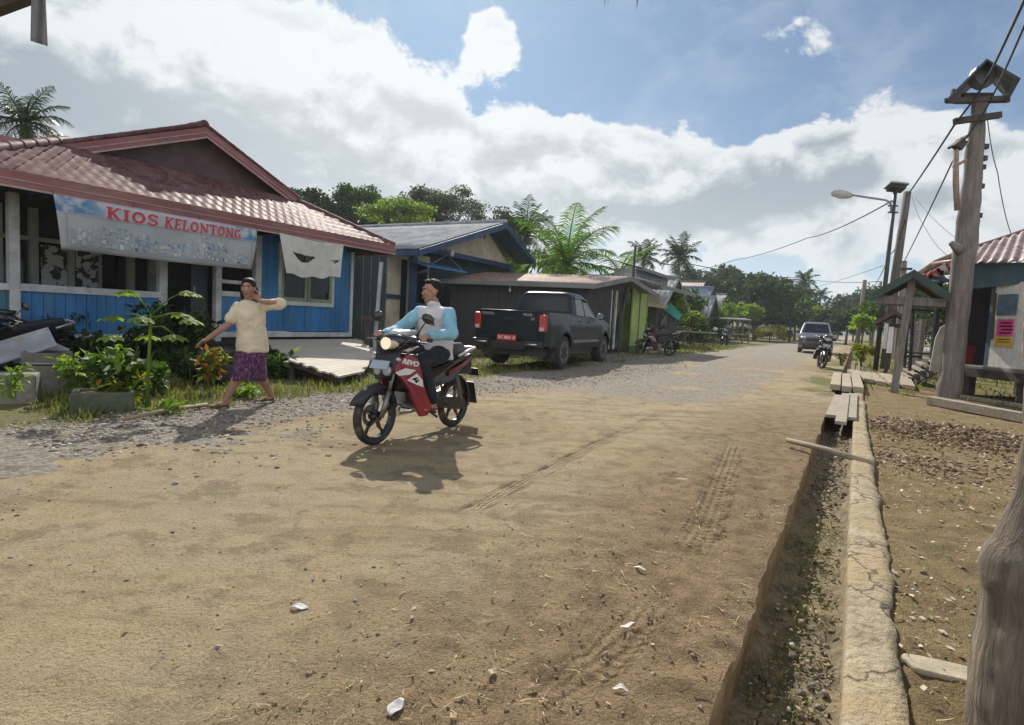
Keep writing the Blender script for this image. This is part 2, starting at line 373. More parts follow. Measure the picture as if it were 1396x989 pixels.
# ------------------------------------------------------------------ ground
T_L, T_R, T_K = -.285, .06, .235                  # ditch left lip, kerb inner face, kerb outer face
def seq(a, b, d0, g):
    o = [a]; 
    while o[-1] < b: o.append(o[-1]+max(d0, g*abs(o[-1])))
    o[-1] = b; return o
def sblob(x, y, px, py, r):
    p = G(px, py); return np.exp(-((x-p.x)**2+(y-p.y)**2)/r**2)
TRACKS = [([(1003,600),(985,650),(965,705),(935,770)], .075), ([(915,800),(840,880),(770,930),(690,985)], .07), ([(905,562),(800,612),(690,668),(600,715)], .045)]
TRK = [([G(*p) for p in pl], wd) for pl, wd in TRACKS]
def track_fields(x, y):
    ac = np.zeros_like(x); al = np.zeros_like(x); mk = np.zeros_like(x)
    for pl, wd in TRK:
        L = 0; TT = sum((b-a).length for a, b in zip(pl[:-1], pl[1:]))
        for a, b in zip(pl[:-1], pl[1:]):
            dx, dy = b.x-a.x, b.y-a.y; l = math.hypot(dx, dy); t = ((x-a.x)*dx+(y-a.y)*dy)/l; c = ((x-a.x)*dy-(y-a.y)*dx)/l
            ok = (t > -.03) & (t < l+.03) & (np.abs(c) < wd*1.6); m = ok & (mk < .5)
            ac[m] = c[m]/wd; al[m] = L+t[m]; q_ = L+t[m]; mk[m] = smooth(1.55, .95, np.abs(c[m])/wd)*smooth(0, .5, q_)*smooth(TT, TT-.5, q_); L += l
    return ac, al, mk
def ground_z(x, y, trk=None):
    s = x*SX+y*SY; t = x*SY-y*SX
    z = .05*(fbm(x*.35+9, y*.35, 3)-.5)+.03*(fbm(x*1.6, y*1.6, 4)-.5)+.012*(fbm(x*6, y*6, 3)-.5)
    rough_ = smooth(-2.2, -.5, t)*smooth(.5, 0, t-.1)+.9*smooth(.2, .6, t)+.16
    z = z+rough_*.050*(fbm(x*15, y*15, 3)-.5)*smooth(14, 4, s)
    if trk is not None: z = z-.02*trk*smooth(12, 3, s)*smooth(.25, .55, fbm(x*1.7+8, y*1.7, 3))
    z = z*smooth(400, 40, np.abs(s)+np.abs(t))
    return z-.012-.06*smooth(T_K+.015, T_K-.03, t)*(t > 0)
def make_sheet(name, svals, tvals, mat, edge=None):
    S, T = np.meshgrid(svals, tvals, indexing='ij')
    if edge is not None:
        i, amp = edge; k = np.clip(1-np.abs(T-T[0, i])/.12, 0, 1)
        T = T+k*(amp*(fbm(S*2+3, S*0+5.0, 3)-.5)+.016*(fbm(S*11, S*0+2.0, 2)-.5))*smooth(30, 10, np.abs(S))
    X = S*SX+T*SY; Y = S*SY-T*SX
    ac, al, mk = track_fields(X.ravel(), Y.ravel()); x = X.ravel(); y = Y.ravel(); s = S.ravel(); t = T.ravel()
    z = ground_z(x, y, mk)
    n, m = S.shape; idx = np.arange(n*m).reshape(n, m)
    Fq = np.stack([idx[:-1, :-1].ravel(), idx[1:, :-1].ravel(), idx[1:, 1:].ravel(), idx[:-1, 1:].ravel()], 1)
    o = raw(name, np.stack([x, y, z], 1), Fq, mat, sm=True); me = o.data
    a = me.attributes.new('trk', 'FLOAT_VECTOR', 'POINT'); a.data.foreach_set('vector', np.stack([ac, al, mk], 1).astype(np.float32).ravel())
    # what the surface is made of: gravel, grass, dark damp soil
    n1 = fbm(x*.9, y*.9, 5); n2 = fbm(x*.25+40, y*.25, 4); n3 = fbm(x*3, y*3+9, 4)
    road = t < 0
    gv = smooth(.9, .15, np.abs(t+5.4+.4*np.sin(s*.35))/1.35)*smooth(.16, .42, n1+.15*n3)
    gv = np.maximum(gv, smooth(6, 12, s)*smooth(-9, -7, t)*smooth(-.9, -2.6, t)*smooth(.15, .5, n1))
    for px, py, r in ((40,640,.6), (100,622,.45), (210,590,.6), (330,590,.7)): gv = np.maximum(gv, sblob(x, y, px, py, r)*smooth(.42, .60, fbm(x*2.1+4, y*2.1, 5)))
    gv = gv*road
    gs = smooth(-5.95, -6.7, t+.9*(n1-.5))*smooth(.25, .5, n3+.25)*road
    gs = np.maximum(gs, .55*sblob(x, y, 940, 590, .9)*smooth(.3, .6, n3)); gs = np.maximum(gs, smooth(9, 14, s)*smooth(-1.6, -.6, t)*smooth(.35, .6, n1)*.8)
    gs = np.where(road, gs, np.maximum(smooth(.45, .65, n1)*.4, smooth(12, 20, s)*smooth(.3, .55, n1)*.9))
    gs = np.maximum(gs, smooth(55, 90, s)*np.maximum(smooth(-8, -11, t), smooth(-1, .5, t)))
    gs = np.maximum(gs, smooth(-13, -17, t)*.8)
    rd = smooth(-2.0, -.75, t+.7*(n1-.5))*road*smooth(13, 7, s); rd = np.maximum(rd, .35*smooth(.5, .66, n2)*road)
    rd = np.where(road, rd, .25+.6*smooth(.4, .7, n1))
    c = me.color_attributes.new('ground', 'FLOAT_COLOR', 'POINT'); c.data.foreach_set('color', np.stack([gv, gs, rd, np.ones_like(gv)], 1).astype(np.float32).ravel())
    return tag(o, kind='structure')
def ground_mat(name, yard=False):
    m = NT(name); p = m.obj(); at = m.n('Attribute', attribute_name='ground'); sp = m.n('SeparateColor'); m.l(at.outputs['Color'], sp.inputs[0]); gv, gs, rd = sp.outputs
    tr = m.n('Attribute', attribute_name='trk'); st = m.n('SeparateXYZ'); m.l(tr.outputs['Vector'], st.inputs[0]); ac, al, mk = st.outputs
    n1 = m.noise(p, .7, 6, .6); n2 = m.noise(p, 6, 6, .62); n3 = m.noise(p, 45, 5, .65); n4 = m.noise(p, 170, 3, .6)
    soil = m.mix(m.sstep(n1, .35, .68), (.51, .395, .235), (.465, .395, .275)) if not yard else m.mix(m.sstep(n1, .35, .65), (.27, .19, .08), (.30, .235, .10))
    nm = m.noise(p, 2.3, 9, .72); soil = m.mix(m.math('MULTIPLY', m.sstep(nm, .52, .59), .7), soil, (.25, .195, .125) if not yard else (.15, .115, .055)); soil = m.mix(m.math('MULTIPLY', m.sstep(nm, .44, .38), .4), soil, (.46, .38, .26) if not yard else (.36, .31, .17))
    soil = m.mix(m.math('MULTIPLY', m.sstep(n2, .45, .75), .5), soil, (.25, .19, .115)); soil = m.mix(m.math('MULTIPLY', m.sstep(n2, .52, .3), .3), soil, (.56, .45, .28))
    mpr = m.n('Mapping'); mpr.inputs['Rotation'].default_value = (0, 0, -ROADROT); mpr.inputs['Scale'].default_value = (.22, 1.6, 1); m.l(p, mpr.inputs['Vector']); stn = m.n('Mapping'); m.l(mpr.outputs[0], stn.inputs['Vector']); ns = m.noise(stn.outputs[0], 2.2, 7, .66)
    soil = m.mix(m.math('MULTIPLY', m.sstep(ns, .50, .66), .7), soil, (.26, .20, .125) if not yard else (.17, .125, .06)); soil = m.mix(m.math('MULTIPLY', m.sstep(ns, .46, .34), .45), soil, (.50, .42, .28) if not yard else (.40, .33, .18))
    damp = m.mix(m.sstep(n2, .35, .7), (.36, .255, .145), (.19, .13, .075)); soil = m.mix(m.math('MULTIPLY', rd, .95), soil, damp)
    vor = m.n('TexVoronoi', feature='F1'); vor.inputs['Scale'].default_value = 26; m.l(p, vor.inputs['Vector'])
    vs2 = m.n('SeparateColor'); m.l(vor.outputs['Color'], vs2.inputs[0])
    grav = m.ramp(vs2.outputs[0], [(0, (.20, .185, .16)), (.5, (.34, .32, .285)), (1, (.47, .44, .39))])
    gmask = m.sstep(m.math('ADD', gv, m.math('MULTIPLY_ADD', n3, .8, -.4)), .3, .65)
    soil = m.mix(m.math('MULTIPLY', gmask, .85), soil, grav)
    grass = m.mix(m.sstep(n3, .35, .7), (.09, .115, .03), (.22, .22, .075)); soil = m.mix(m.math('MULTIPLY', m.sstep(m.math('ADD', gs, m.math('MULTIPLY_ADD', n2, .9, -.45)), .35, .7), .85), soil, grass)
    n5 = m.noise(p, 75, 4, .7); soil = m.mix(m.math('MULTIPLY', m.sstep(n5, .52, .66), .55), soil, (.17, .125, .075)); soil = m.mix(m.math('MULTIPLY', m.sstep(n5, .46, .34), .4), soil, (.54, .46, .32) if not yard else (.42, .35, .2))
    soil = m.mix(m.math('MULTIPLY', m.sstep(n4, .54, .70), .6), soil, (.14, .10, .055)); soil = m.mix(m.math('MULTIPLY', m.sstep(n4, .44, .3), .3), soil, (.58, .47, .29))
    m.l(soil, m.b.inputs['Base Color']); m.b.inputs['Roughness'].default_value = .95; m.b.inputs['Specular IOR Level'].default_value = .15
    rib = m.math('MULTIPLY', m.math('SINE', m.math('MULTIPLY', ac, 9.5)), .5); lug = m.math('MULTIPLY', m.math('SINE', m.math('MULTIPLY_ADD', m.math('ABSOLUTE', ac), 5, m.math('MULTIPLY', al, 130))), .35)
    tread = m.math('MULTIPLY', m.math('ADD', rib, lug), m.math('MULTIPLY', mk, m.math('MULTIPLY_ADD', n2, 1.2, .2)))
    h = m.math('MULTIPLY_ADD', n3, 1.0, m.math('MULTIPLY_ADD', n2, 1.5, m.math('MULTIPLY', n5, 1.1))); h = m.math('MULTIPLY_ADD', n4, .75, h)
    h = m.math('MULTIPLY_ADD', m.math('MULTIPLY', vor.outputs['Distance'], -1.3), gmask, h); h = m.math('MULTIPLY_ADD', tread, 1.25, h)
    m.bump(h, 1.0, .019); return m.mat
sv = seq(-1.0, .8, .03, 0)+seq(.83, 900, .027, .0115)[0:]
sv = [-40, -25, -15, -9, -5, -3, -2]+sv
tl = [-t for t in seq(.02, 7.5, .032, .0)][::-1]; tl = [T_L+t for t in tl]+[T_L]
tl = [T_L-7.5-v for v in seq(.15, 420, .06, .06)][::-1]+tl
tr = [T_R+.05]+[T_K-.02+v for v in seq(.02, 3.2, .034, .0)]+[T_K+3.2+v for v in seq(.12, 420, .06, .06)]
road = make_sheet('dirt_road', sv, tl, ground_mat('dirt_road'), edge=(-1, .045))
yard = make_sheet('yard_ground', sv, tr, ground_mat('yard_soil', True))
# ditch: left wall, bed, kerb
def strip(name, svals, rows, mat, kind='structure', sm=True):
    S = np.array(svals); cols = [f(S) for f in rows]         # each row gives t, z along s
    V = []
    for t, z in cols: V.append(np.stack([S*SX+t*SY, S*SY-t*SX, z], 1))
    k = len(cols); n = len(S); V = np.concatenate(V); Fq = []
    idx = np.arange(k*n).reshape(k, n)
    Fq = np.stack([idx[:-1, :-1].ravel(), idx[:-1, 1:].ravel(), idx[1:, 1:].ravel(), idx[1:, :-1].ravel()], 1)
    return tag(raw(name, V, Fq, mat, sm=sm), kind=kind)
sd2 = [s for s in sv if -6 < s < 70]+[900]
def nz(S, f, a, o=0.): return a*(fbm(S*f+o, S*0+o*1.7+.5, 4)-.5)
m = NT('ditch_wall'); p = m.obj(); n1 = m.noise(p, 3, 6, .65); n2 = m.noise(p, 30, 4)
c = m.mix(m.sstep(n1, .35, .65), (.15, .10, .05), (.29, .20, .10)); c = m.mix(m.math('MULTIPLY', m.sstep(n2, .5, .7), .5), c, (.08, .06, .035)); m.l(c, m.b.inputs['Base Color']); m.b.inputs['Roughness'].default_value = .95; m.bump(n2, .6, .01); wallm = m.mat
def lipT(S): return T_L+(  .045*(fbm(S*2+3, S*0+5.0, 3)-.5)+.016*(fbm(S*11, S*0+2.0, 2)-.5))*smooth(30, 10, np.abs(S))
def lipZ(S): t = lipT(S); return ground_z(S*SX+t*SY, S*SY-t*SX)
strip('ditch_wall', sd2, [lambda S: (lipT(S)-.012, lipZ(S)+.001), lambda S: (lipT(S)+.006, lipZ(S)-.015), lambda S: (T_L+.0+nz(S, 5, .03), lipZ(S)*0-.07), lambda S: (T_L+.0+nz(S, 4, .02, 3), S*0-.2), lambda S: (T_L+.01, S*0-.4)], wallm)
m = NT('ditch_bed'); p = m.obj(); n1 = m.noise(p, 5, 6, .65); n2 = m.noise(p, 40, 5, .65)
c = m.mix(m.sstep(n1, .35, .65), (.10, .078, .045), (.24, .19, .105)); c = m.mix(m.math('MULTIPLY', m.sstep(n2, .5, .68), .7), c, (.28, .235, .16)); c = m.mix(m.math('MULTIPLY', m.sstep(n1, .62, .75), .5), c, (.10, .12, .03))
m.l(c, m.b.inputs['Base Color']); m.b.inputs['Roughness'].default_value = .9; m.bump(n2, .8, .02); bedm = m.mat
rows = []
for k in range(12):
    f = k/11; rows.append((lambda f: lambda S: (T_L-.01+f*(T_R-T_L+.03), -.245+.05*(2*f-1)**2+nz(S, 6, .07, 7+f*3)+nz(S, 22, .04, 2+f*19)))(f))
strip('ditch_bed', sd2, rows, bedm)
m = NT('kerb_concrete'); p = m.obj(); n1 = m.noise(p, 3.5, 6, .62); n2 = m.noise(p, 28, 5, .65)
c = m.mix(m.sstep(n1, .35, .65), (.44, .37, .25), (.30, .245, .155)); c = m.mix(m.math('MULTIPLY', m.sstep(n2, .5, .7), .6), c, (.17, .14, .09)); c = m.mix(m.math('MULTIPLY', m.sstep(n1, .56, .7), .4), c, (.15, .15, .06)); n3 = m.noise(p, 1.6, 7, .7); c = m.mix(m.math('MULTIPLY', m.sstep(n3, .44, .56), .88), c, m.mix(n2, (.30, .22, .12), (.48, .37, .22))); n4 = m.noise(p, 140, 3); c = m.mix(m.math('MULTIPLY', m.sstep(n4, .54, .7), .5), c, (.12, .09, .05)); vk = m.n('TexVoronoi', feature='DISTANCE_TO_EDGE'); vk.inputs['Scale'].default_value = 1.9; wv = m.n('VectorMath', operation='MULTIPLY_ADD'); m.l(m.noise(p, 6, 4, out=1), wv.inputs[0]); wv.inputs[1].default_value = (.25, .25, .25); m.l(p, wv.inputs[2]); m.l(wv.outputs[0], vk.inputs['Vector']); crk = m.sstep(vk.outputs['Distance'], .022, .004); c = m.mix(m.math('MULTIPLY', crk, .8), c, (.06, .045, .03))
m.l(c, m.b.inputs['Base Color']); m.b.inputs['Roughness'].default_value = .95; m.bump(m.math('MULTIPLY_ADD', n1, 1.5, n2), .9, .02); kerbm = m.mat
def kz(S): return .03+nz(S, 2, .02, 4)+nz(S, 9, .008, 9)
def kout(S): return T_K+nz(S, 2, .05, 1)+nz(S, 9, .03, 5)-.02*smooth(4, 9, S)
strip('ditch_kerb', sd2, [lambda S: (T_R+.012+nz(S, 8, .012), S*0-.5), lambda S: (T_R+nz(S, 5, .01, 8), S*0-.16), lambda S: (T_R+nz(S, 5, .012, 6), kz(S)-.012), lambda S: (T_R+.012+nz(S, 5, .012, 6), kz(S))] +
      [(lambda f: lambda S: (T_R+.012+f*(kout(S)-T_R-.02), kz(S)+nz(S, 12, .012, 20+f*8)-.006*abs(2*f-1)**4))(k/6) for k in range(1, 6)] +
      [lambda S: (kout(S), kz(S)-.008), lambda S: (kout(S)+.012, kz(S)-.07)], kerbm)

# ------------------------------------------------------------------ loose material on the ground
_cube = np.array([(-1,-1,-1),(1,-1,-1),(1,1,-1),(-1,1,-1),(-1,-1,1),(1,-1,1),(1,1,1),(-1,1,1)], float)*.5
_cf = np.array([(0,3,2,1),(4,5,6,7),(0,1,5,4),(1,2,6,5),(2,3,7,6),(3,0,4,7)])
def rocks(name, P, size, mats, flat=.55, jit=.45, sink=.25, tiltmax=.5, long=1.0):
    n = len(P); V = _cube[None]*(1+RNG.uniform(-jit, jit, (n, 8, 3))); V[:, 4:, :2] *= RNG.uniform(.45, .95, (n, 1, 2))
    sz = np.stack([size*RNG.uniform(.7, 1.3, n)*long, size*RNG.uniform(.6, 1.1, n), size*flat*RNG.uniform(.5, 1.3, n)], 1); V = V*sz[:, None]
    a = RNG.uniform(0, 2*PI, n); b = RNG.uniform(-tiltmax, tiltmax, n); cb, sb = np.cos(b)[:, None], np.sin(b)[:, None]
    x, z = V[..., 0]*cb-V[..., 2]*sb, V[..., 0]*sb+V[..., 2]*cb; y = V[..., 1]; ca, sa = np.cos(a)[:, None], np.sin(a)[:, None]
    V = np.stack([x*ca-y*sa, x*sa+y*ca, z], -1); V[..., 2] += (sz[:, 2]*(.5-sink))[:, None]; V += P[:, None]
    Fq = (_cf[None]+(np.arange(n)*8)[:, None, None]).reshape(-1, 4)
    mi = np.repeat(RNG.integers(0, len(mats), n), 6) if isinstance(mats, list) else None
    o = raw(name, V.reshape(-1, 3), Fq, mats, midx=mi); return tag(o, kind='stuff')
def onground(x, y): return np.stack([x, y, ground_z(x, y)], 1)
STONE = [paint('stone_grey', (.27, .255, .23), .9, .3, 9, .3, 60), paint('stone_dark', (.12, .105, .09), .9, .3, 9, .3, 60), paint('stone_pale', (.42, .385, .33), .9, .25, 9, .3, 60), paint('stone_brown', (.27, .20, .135), .9, .3, 9, .3, 60)]
def sample(n, s0, s1, t0, t1, fn, pw=1.0):
    s = s0*(s1/s0)**(RNG.random(n)**pw) if s0 > 0 else RNG.uniform(s0, s1, n); t = RNG.uniform(t0, t1, n); x = s*SX+t*SY; y = s*SY-t*SX
    k = RNG.random(n) < fn(x, y, s, t); return x[k], y[k]
def f_grav(x, y, s, t):
    n1 = fbm(x*.9, y*.9, 5); n3 = fbm(x*3, y*3+9, 4)
    g = smooth(.95, .2, np.abs(t+5.4+.4*np.sin(s*.35))/1.35)*smooth(.18, .45, n1+.15*n3)
    for px, py, r in ((40,640,.6), (100,622,.45), (210,590,.6), (330,590,.7)): g = np.maximum(g, .9*sblob(x, y, px, py, r)*smooth(.42, .60, fbm(x*2.1+4, y*2.1, 5)))
    return g
x, y = sample(80000, 2.0, 24, -8, -2, f_grav, .8); rocks('gravel', onground(x, y), .008+.034*RNG.random(len(x))**5, STONE, flat=.38, sink=.3)
x, y = sample(12000, 1.0, 20, -7.5, -.3, lambda x, y, s, t: .12+.6*smooth(.55, .7, fbm(x*1.2+5, y*1.2, 4))); rocks('pebbles', onground(x, y), .003+.015*RNG.random(len(x))**5, [STONE[0], STONE[1], STONE[3]], flat=.55, sink=.3)
x, y = sample(9000, 1.0, 14, .12, 6, lambda x, y, s, t: .25+.6*smooth(.5, .68, fbm(x*1.5+5, y*1.5, 4))); rocks('yard_rubble', onground(x, y), .003+.017*RNG.random(len(x))**4, STONE[1:], flat=.6, sink=.2)
x, y = sample(6500, 1.0, 9.5, T_L+.03, T_R-.03, lambda x, y, s, t: (.1+.6*smooth(-.25, .05, t))*smooth(.35, .6, fbm(x*3+2, y*3, 4))+smooth(4.5, 6, s)*.5); P = np.stack([x, y, -.235+.03*RNG.random(len(x))], 1); rocks('ditch_debris', P, .005+.028*RNG.random(len(x))**4, STONE+[wallm, bedm], flat=.6)
x, y = sample(8000, .9, 9, -1.9, T_L-.01, lambda x, y, s, t: smooth(-1.8, -.6, t+.5*(fbm(x*2, y*2, 3)-.5))*(.2+.8*smooth(.42, .6, fbm(x*2.2+7, y*2.2, 4)))); rocks('soil_crumbs', onground(x, y), .002+.011*RNG.random(len(x))**3, [paint('damp_soil_clod', (.22, .15, .09), .95, .3, 12, .4, 70), paint('dry_soil_clod', (.32, .235, .145), .95, .3, 12, .4, 70)], flat=.5, sink=.35)
# heap of wood chips and broken stone on the right
def f_heap(x, y, s, t): return np.minimum(1, .95*sblob(x, y, 1290, 592, .85)+.8*sblob(x, y, 1225, 580, .6)+.9*sblob(x, y, 1350, 605, .6)+.5*sblob(x, y, 1230, 625, .5)+.35*sblob(x, y, 1300, 640, .5))
x, y = sample(30000, 5.5, 11, .25, 5, f_heap); hz = .11*np.exp(-((x-G(1290,592).x)**2+(y-G(1290,592).y)**2)/.7); P = onground(x, y); P[:, 2] += hz*RNG.random(len(x))
rocks('wood_chips', P, .010+.032*RNG.random(len(x))**2, [paint('chip_brown', (.24, .155, .095), .85, .35, 9, .3, 50), paint('chip_dark', (.13, .085, .055), .9, .3, 9, .3, 50), paint('chip_pale', (.38, .28, .18), .85, .3, 9, .3, 50)], flat=.35, tiltmax=.9, long=1.5)
def blades(name, P, L, wd, mats, lean=1.35, leanv=.2, curl=.5, kind='stuff', segs=3, parent=None):      # thin curved strips: straw, twigs, grass
    n = len(P); a = RNG.uniform(0, 2*PI, n); el = np.clip(RNG.normal(lean, leanv, n), 0, 1.6); cu = RNG.uniform(-curl, curl, n); tw = RNG.uniform(-.4, .4, n)
    V = np.zeros((n, (segs+1)*2, 3)); p = np.array(P, float)
    for i in range(segs+1):
        f = i/segs; hw = wd*(1-.75*f**1.5); ang = a+cu*f; sd_ = np.stack([-np.sin(ang), np.cos(ang), np.zeros(n)+tw*.6], 1)
        V[:, 2*i] = p-sd_*hw[:, None]; V[:, 2*i+1] = p+sd_*hw[:, None]
        e = np.clip(el+f*.35*np.sign(lean-.01)*(lean < 1.2), 0, 1.75); st = (L/segs)[:, None]; p = p+np.stack([np.cos(ang)*np.sin(e), np.sin(ang)*np.sin(e), np.cos(e)], 1)*st
    q = np.array([(2*i, 2*i+1, 2*i+3, 2*i+2) for i in range(segs)]); Fq = (q[None]+(np.arange(n)*(segs+1)*2)[:, None, None]).reshape(-1, 4)
    mi = np.repeat(RNG.integers(0, len(mats), n), segs) if isinstance(mats, list) else None
    o = raw(name, V.reshape(-1, 3), Fq, mats, midx=mi, parent=parent)
    return tag(o, kind=kind) if kind else o
STRAW = [paint('straw', (.50, .38, .20), .8, .25, 9), paint('dark_straw', (.24, .165, .09), .85, .3, 9), paint('brown_straw', (.35, .25, .14), .85, .3, 9)]
x, y = sample(3200, .9, 9, -2.4, T_L-.02, lambda x, y, s, t: smooth(-2.0, -.6, t)*(.2+.8*smooth(.45, .62, fbm(x*1.8+3, y*1.8, 4)))); P = onground(x, y); P[:, 2] += .008
blades('straw_litter', P, .015+.06*RNG.random(len(x))**2, .0010+.0028*RNG.random(len(x))**2, STRAW, 1.48, .14, 1.2)
x, y = sample(6500, .9, 11, T_K, 5, lambda x, y, s, t: .2+.8*smooth(.45, .6, fbm(x*1.8+3, y*1.8, 4))); P = onground(x, y); P[:, 2] += .006
blades('dry_grass', P, .02+.06*RNG.random(len(x)), .001+.003*RNG.random(len(x)), STRAW, 1.3, .3, 1.0)
def flakes(name, P, L, mats):
    n = len(P); a = RNG.uniform(0, 2*PI, n); d = np.stack([np.cos(a), np.sin(a), RNG.uniform(-.25, .5, n)], 1); sd_ = np.stack([-np.sin(a), np.cos(a), RNG.uniform(-.6, .6, n)], 1); L = L[:, None]; w_ = L*RNG.uniform(.18, .4, n)[:, None]
    V = np.stack([P-d*L*.5, P-sd_*w_+d*L*.05+np.array([0, 0, .004]), P+d*L*.5, P+sd_*w_], 1); V[..., 2] = np.maximum(V[..., 2], P[:, None, 2]-.002)
    return tag(raw(name, V.reshape(-1, 3), np.arange(n*4).reshape(n, 4), mats, midx=RNG.integers(0, len(mats), n)), kind='stuff')
FLK = [paint('flake_tan', (.42, .32, .19), .8, .3, 9), paint('flake_brown', (.22, .14, .075), .85, .3, 9), paint('flake_pale', (.58, .50, .37), .8, .2, 9), paint('flake_olive', (.20, .20, .07), .8, .3, 9)]
x, y = sample(30000, 1.0, 12, T_K-.06, 6, lambda x, y, s, t: .2+.85*smooth(.42, .62, fbm(x*1.6+13, y*1.6, 4))); P = onground(x, y); P[:, 2] += .006; flakes('leaf_litter', P, .008+.035*RNG.random(len(x))**2.5, FLK)
x, y = sample(4200, 1.0, 9, -2.6, T_L-.02, lambda x, y, s, t: smooth(-2.4, -.6, t)*(.15+.85*smooth(.45, .62, fbm(x*1.8+3, y*1.8, 4)))); P = onground(x, y); P[:, 2] += .005; flakes('leaf_litter', P, .006+.025*RNG.random(len(x))**3, [FLK[0], FLK[1], FLK[1], FLK[3]])
x, y = sample(2600, 1.0, 9, T_L+.03, T_R-.02, lambda x, y, s, t: .3+.7*smooth(.4, .6, fbm(x*3+3, y*3, 4))); P = np.stack([x, y, x*0-.205+.02*RNG.random(len(x))], 1); flakes('ditch_litter', P, .006+.022*RNG.random(len(x))**2, [FLK[0], FLK[1], FLK[1], FLK[3]])
GRASS = [leaf('grass_green', (.05, .085, .015), (.13, .17, .035)), leaf('grass_yellow', (.16, .16, .045), (.28, .25, .09))]
def f_verge(x, y, s, t): return smooth(-5.9, -6.6, t+.9*(fbm(x*.9, y*.9, 5)-.5))*(.15+.85*smooth(.35, .6, fbm(x*2.1, y*2.1, 4)))*smooth(-11, -8, t)
x, y = sample(42000, 2.6, 40, -10.5, -5.8, f_verge, .9); P = onground(x, y); dist = np.hypot(x, y)
blades('verge_grass', P, (.04+.10*RNG.random(len(x))**2)*(1+dist*.02), .003+.0004*dist, GRASS, .55, .35, .6)
x, y = sample(9000, 9, 60, T_K, 7, lambda x, y, s, t: smooth(12, 18, s)*smooth(.4, .6, fbm(x*1.1, y*1.1, 4))); P = onground(x, y); dist = np.hypot(x, y)
blades('yard_grass', P, (.05+.12*RNG.random(len(x))**2)*(1+dist*.015), .004+.0006*dist, GRASS, .5, .35, .6)
x, y = sample(1500, 1.2, 5, T_L+.03, T_R-.02, lambda x, y, s, t: smooth(.5, .64, fbm(x*2+31, y*2, 3))*.9); P = np.stack([x, y, x*0-.235], 1)
blades('ditch_weeds', P, .03+.06*RNG.random(len(x)), .003+x*0, GRASS, .9, .4, .8)
# pale scraps and leaves lying about
SCR = {'white': paint('white_scrap', (.66, .62, .57), .7, .2, 20, .2, 40), 'tan': paint('tan_leaf', (.50, .38, .25), .7, .3, 20, .3, 40), 'grey': paint('grey_scrap', (.42, .43, .45), .6, .3, 14), 'brown': paint('brown_leaf', (.26, .15, .08), .7, .3, 20, .3, 40)}
def scrap(px, py, L, wd, kind, rot, label, cat='dry leaf', curl=.35, name='fallen_leaf'):
    L *= .82; wd *= .75; curl *= .55; p = G(px, py); mb = MB(); rows = []
    for i in range(9):
        f = i/8; x = (f-.5)*L; hw = wd*.5*(math.sin(PI*min(.97, max(.05, f)))**.6); rows.append([(x, hw*k/3+.1*L*math.sin(f*2.2), .006+.004*math.sin(7*f+px)+curl*abs(hw*k/3)*(.6+.5*math.sin(f*5+py))) for k in range(-3, 4)])
    mb.grid(rows); o = mb.build(name, SCR[kind], sm=True, solid=.0006); o.location = (p.x, p.y, float(ground_z(np.array([p.x]), np.array([p.y]))[0])+.004); o.rotation_euler = (RNG.uniform(-.1, .1), RNG.uniform(-.1, .1), R(rot)); tag(o, label, cat); return o
scrap(872,776,.075,.026,'white',-35,'small pale curled leaf on the damp soil between the wheel track and the ditch')
scrap(856,858,.085,.026,'white',22,'large whitish seed pod shaped scrap lying above the foreground tyre tread mark')
scrap(846,942,.062,.03,'white',-8,'crumpled white scrap in the straw right beside the foreground tyre tread mark','litter',name='paper_scrap',curl=.8)
scrap(672,918,.05,.038,'tan',60,'tan cupped leaf on bare earth left of the foreground tyre tread mark')
scrap(727,932,.05,.028,'brown',10,'dark brown curled leaf beside the lower end of the foreground tread mark')
scrap(930,655,.11,.018,'white',-12,'thin white strip lying across the long tyre track by the damp soil','litter',name='paper_scrap')
scrap(935,715,.085,.012,'tan',-15,'narrow tan stalk lying left of the long tyre track',cat='stalk',name='dry_stalk')
scrap(541,968,.09,.06,'grey',65,'flat grey crumpled plastic scrap pressed into the earth at the bottom edge','litter',name='plastic_scrap',curl=.5)
scrap(408,830,.09,.05,'grey',-10,'grey flattened plastic scrap on the smooth tan road surface','litter',name='plastic_scrap',curl=.4)
scrap(668,652,.0,.0,'tan',0,'x') if 0 else None
scrap(165,549,.17,.07,'white',5,'white plastic bag scrap on the grass edge below the papaya plant','litter',name='plastic_scrap',curl=.7)
# pale flat stone in the yard
p = G(1298,918); mb = MB(); ring = [(.16*math.cos(a)*(1+.15*math.sin(3*a+1)), .075*math.sin(a)*(1+.2*math.cos(2*a))) for a in [i*2*PI/18 for i in range(18)]]
mb.prism(ring, -.02, .028, lambda a, b, h: (a, b, h*.5)); o = mb.build('flat_stone', paint('pale_stone', (.42, .36, .26), .9, .2, 9, .4, 60), sm=45, bev=.008); o.location = p; o.rotation_euler = (0, 0, R(-22)); tag(o, 'pale flat stone lying in the brown yard beside the big grey post', 'stone')
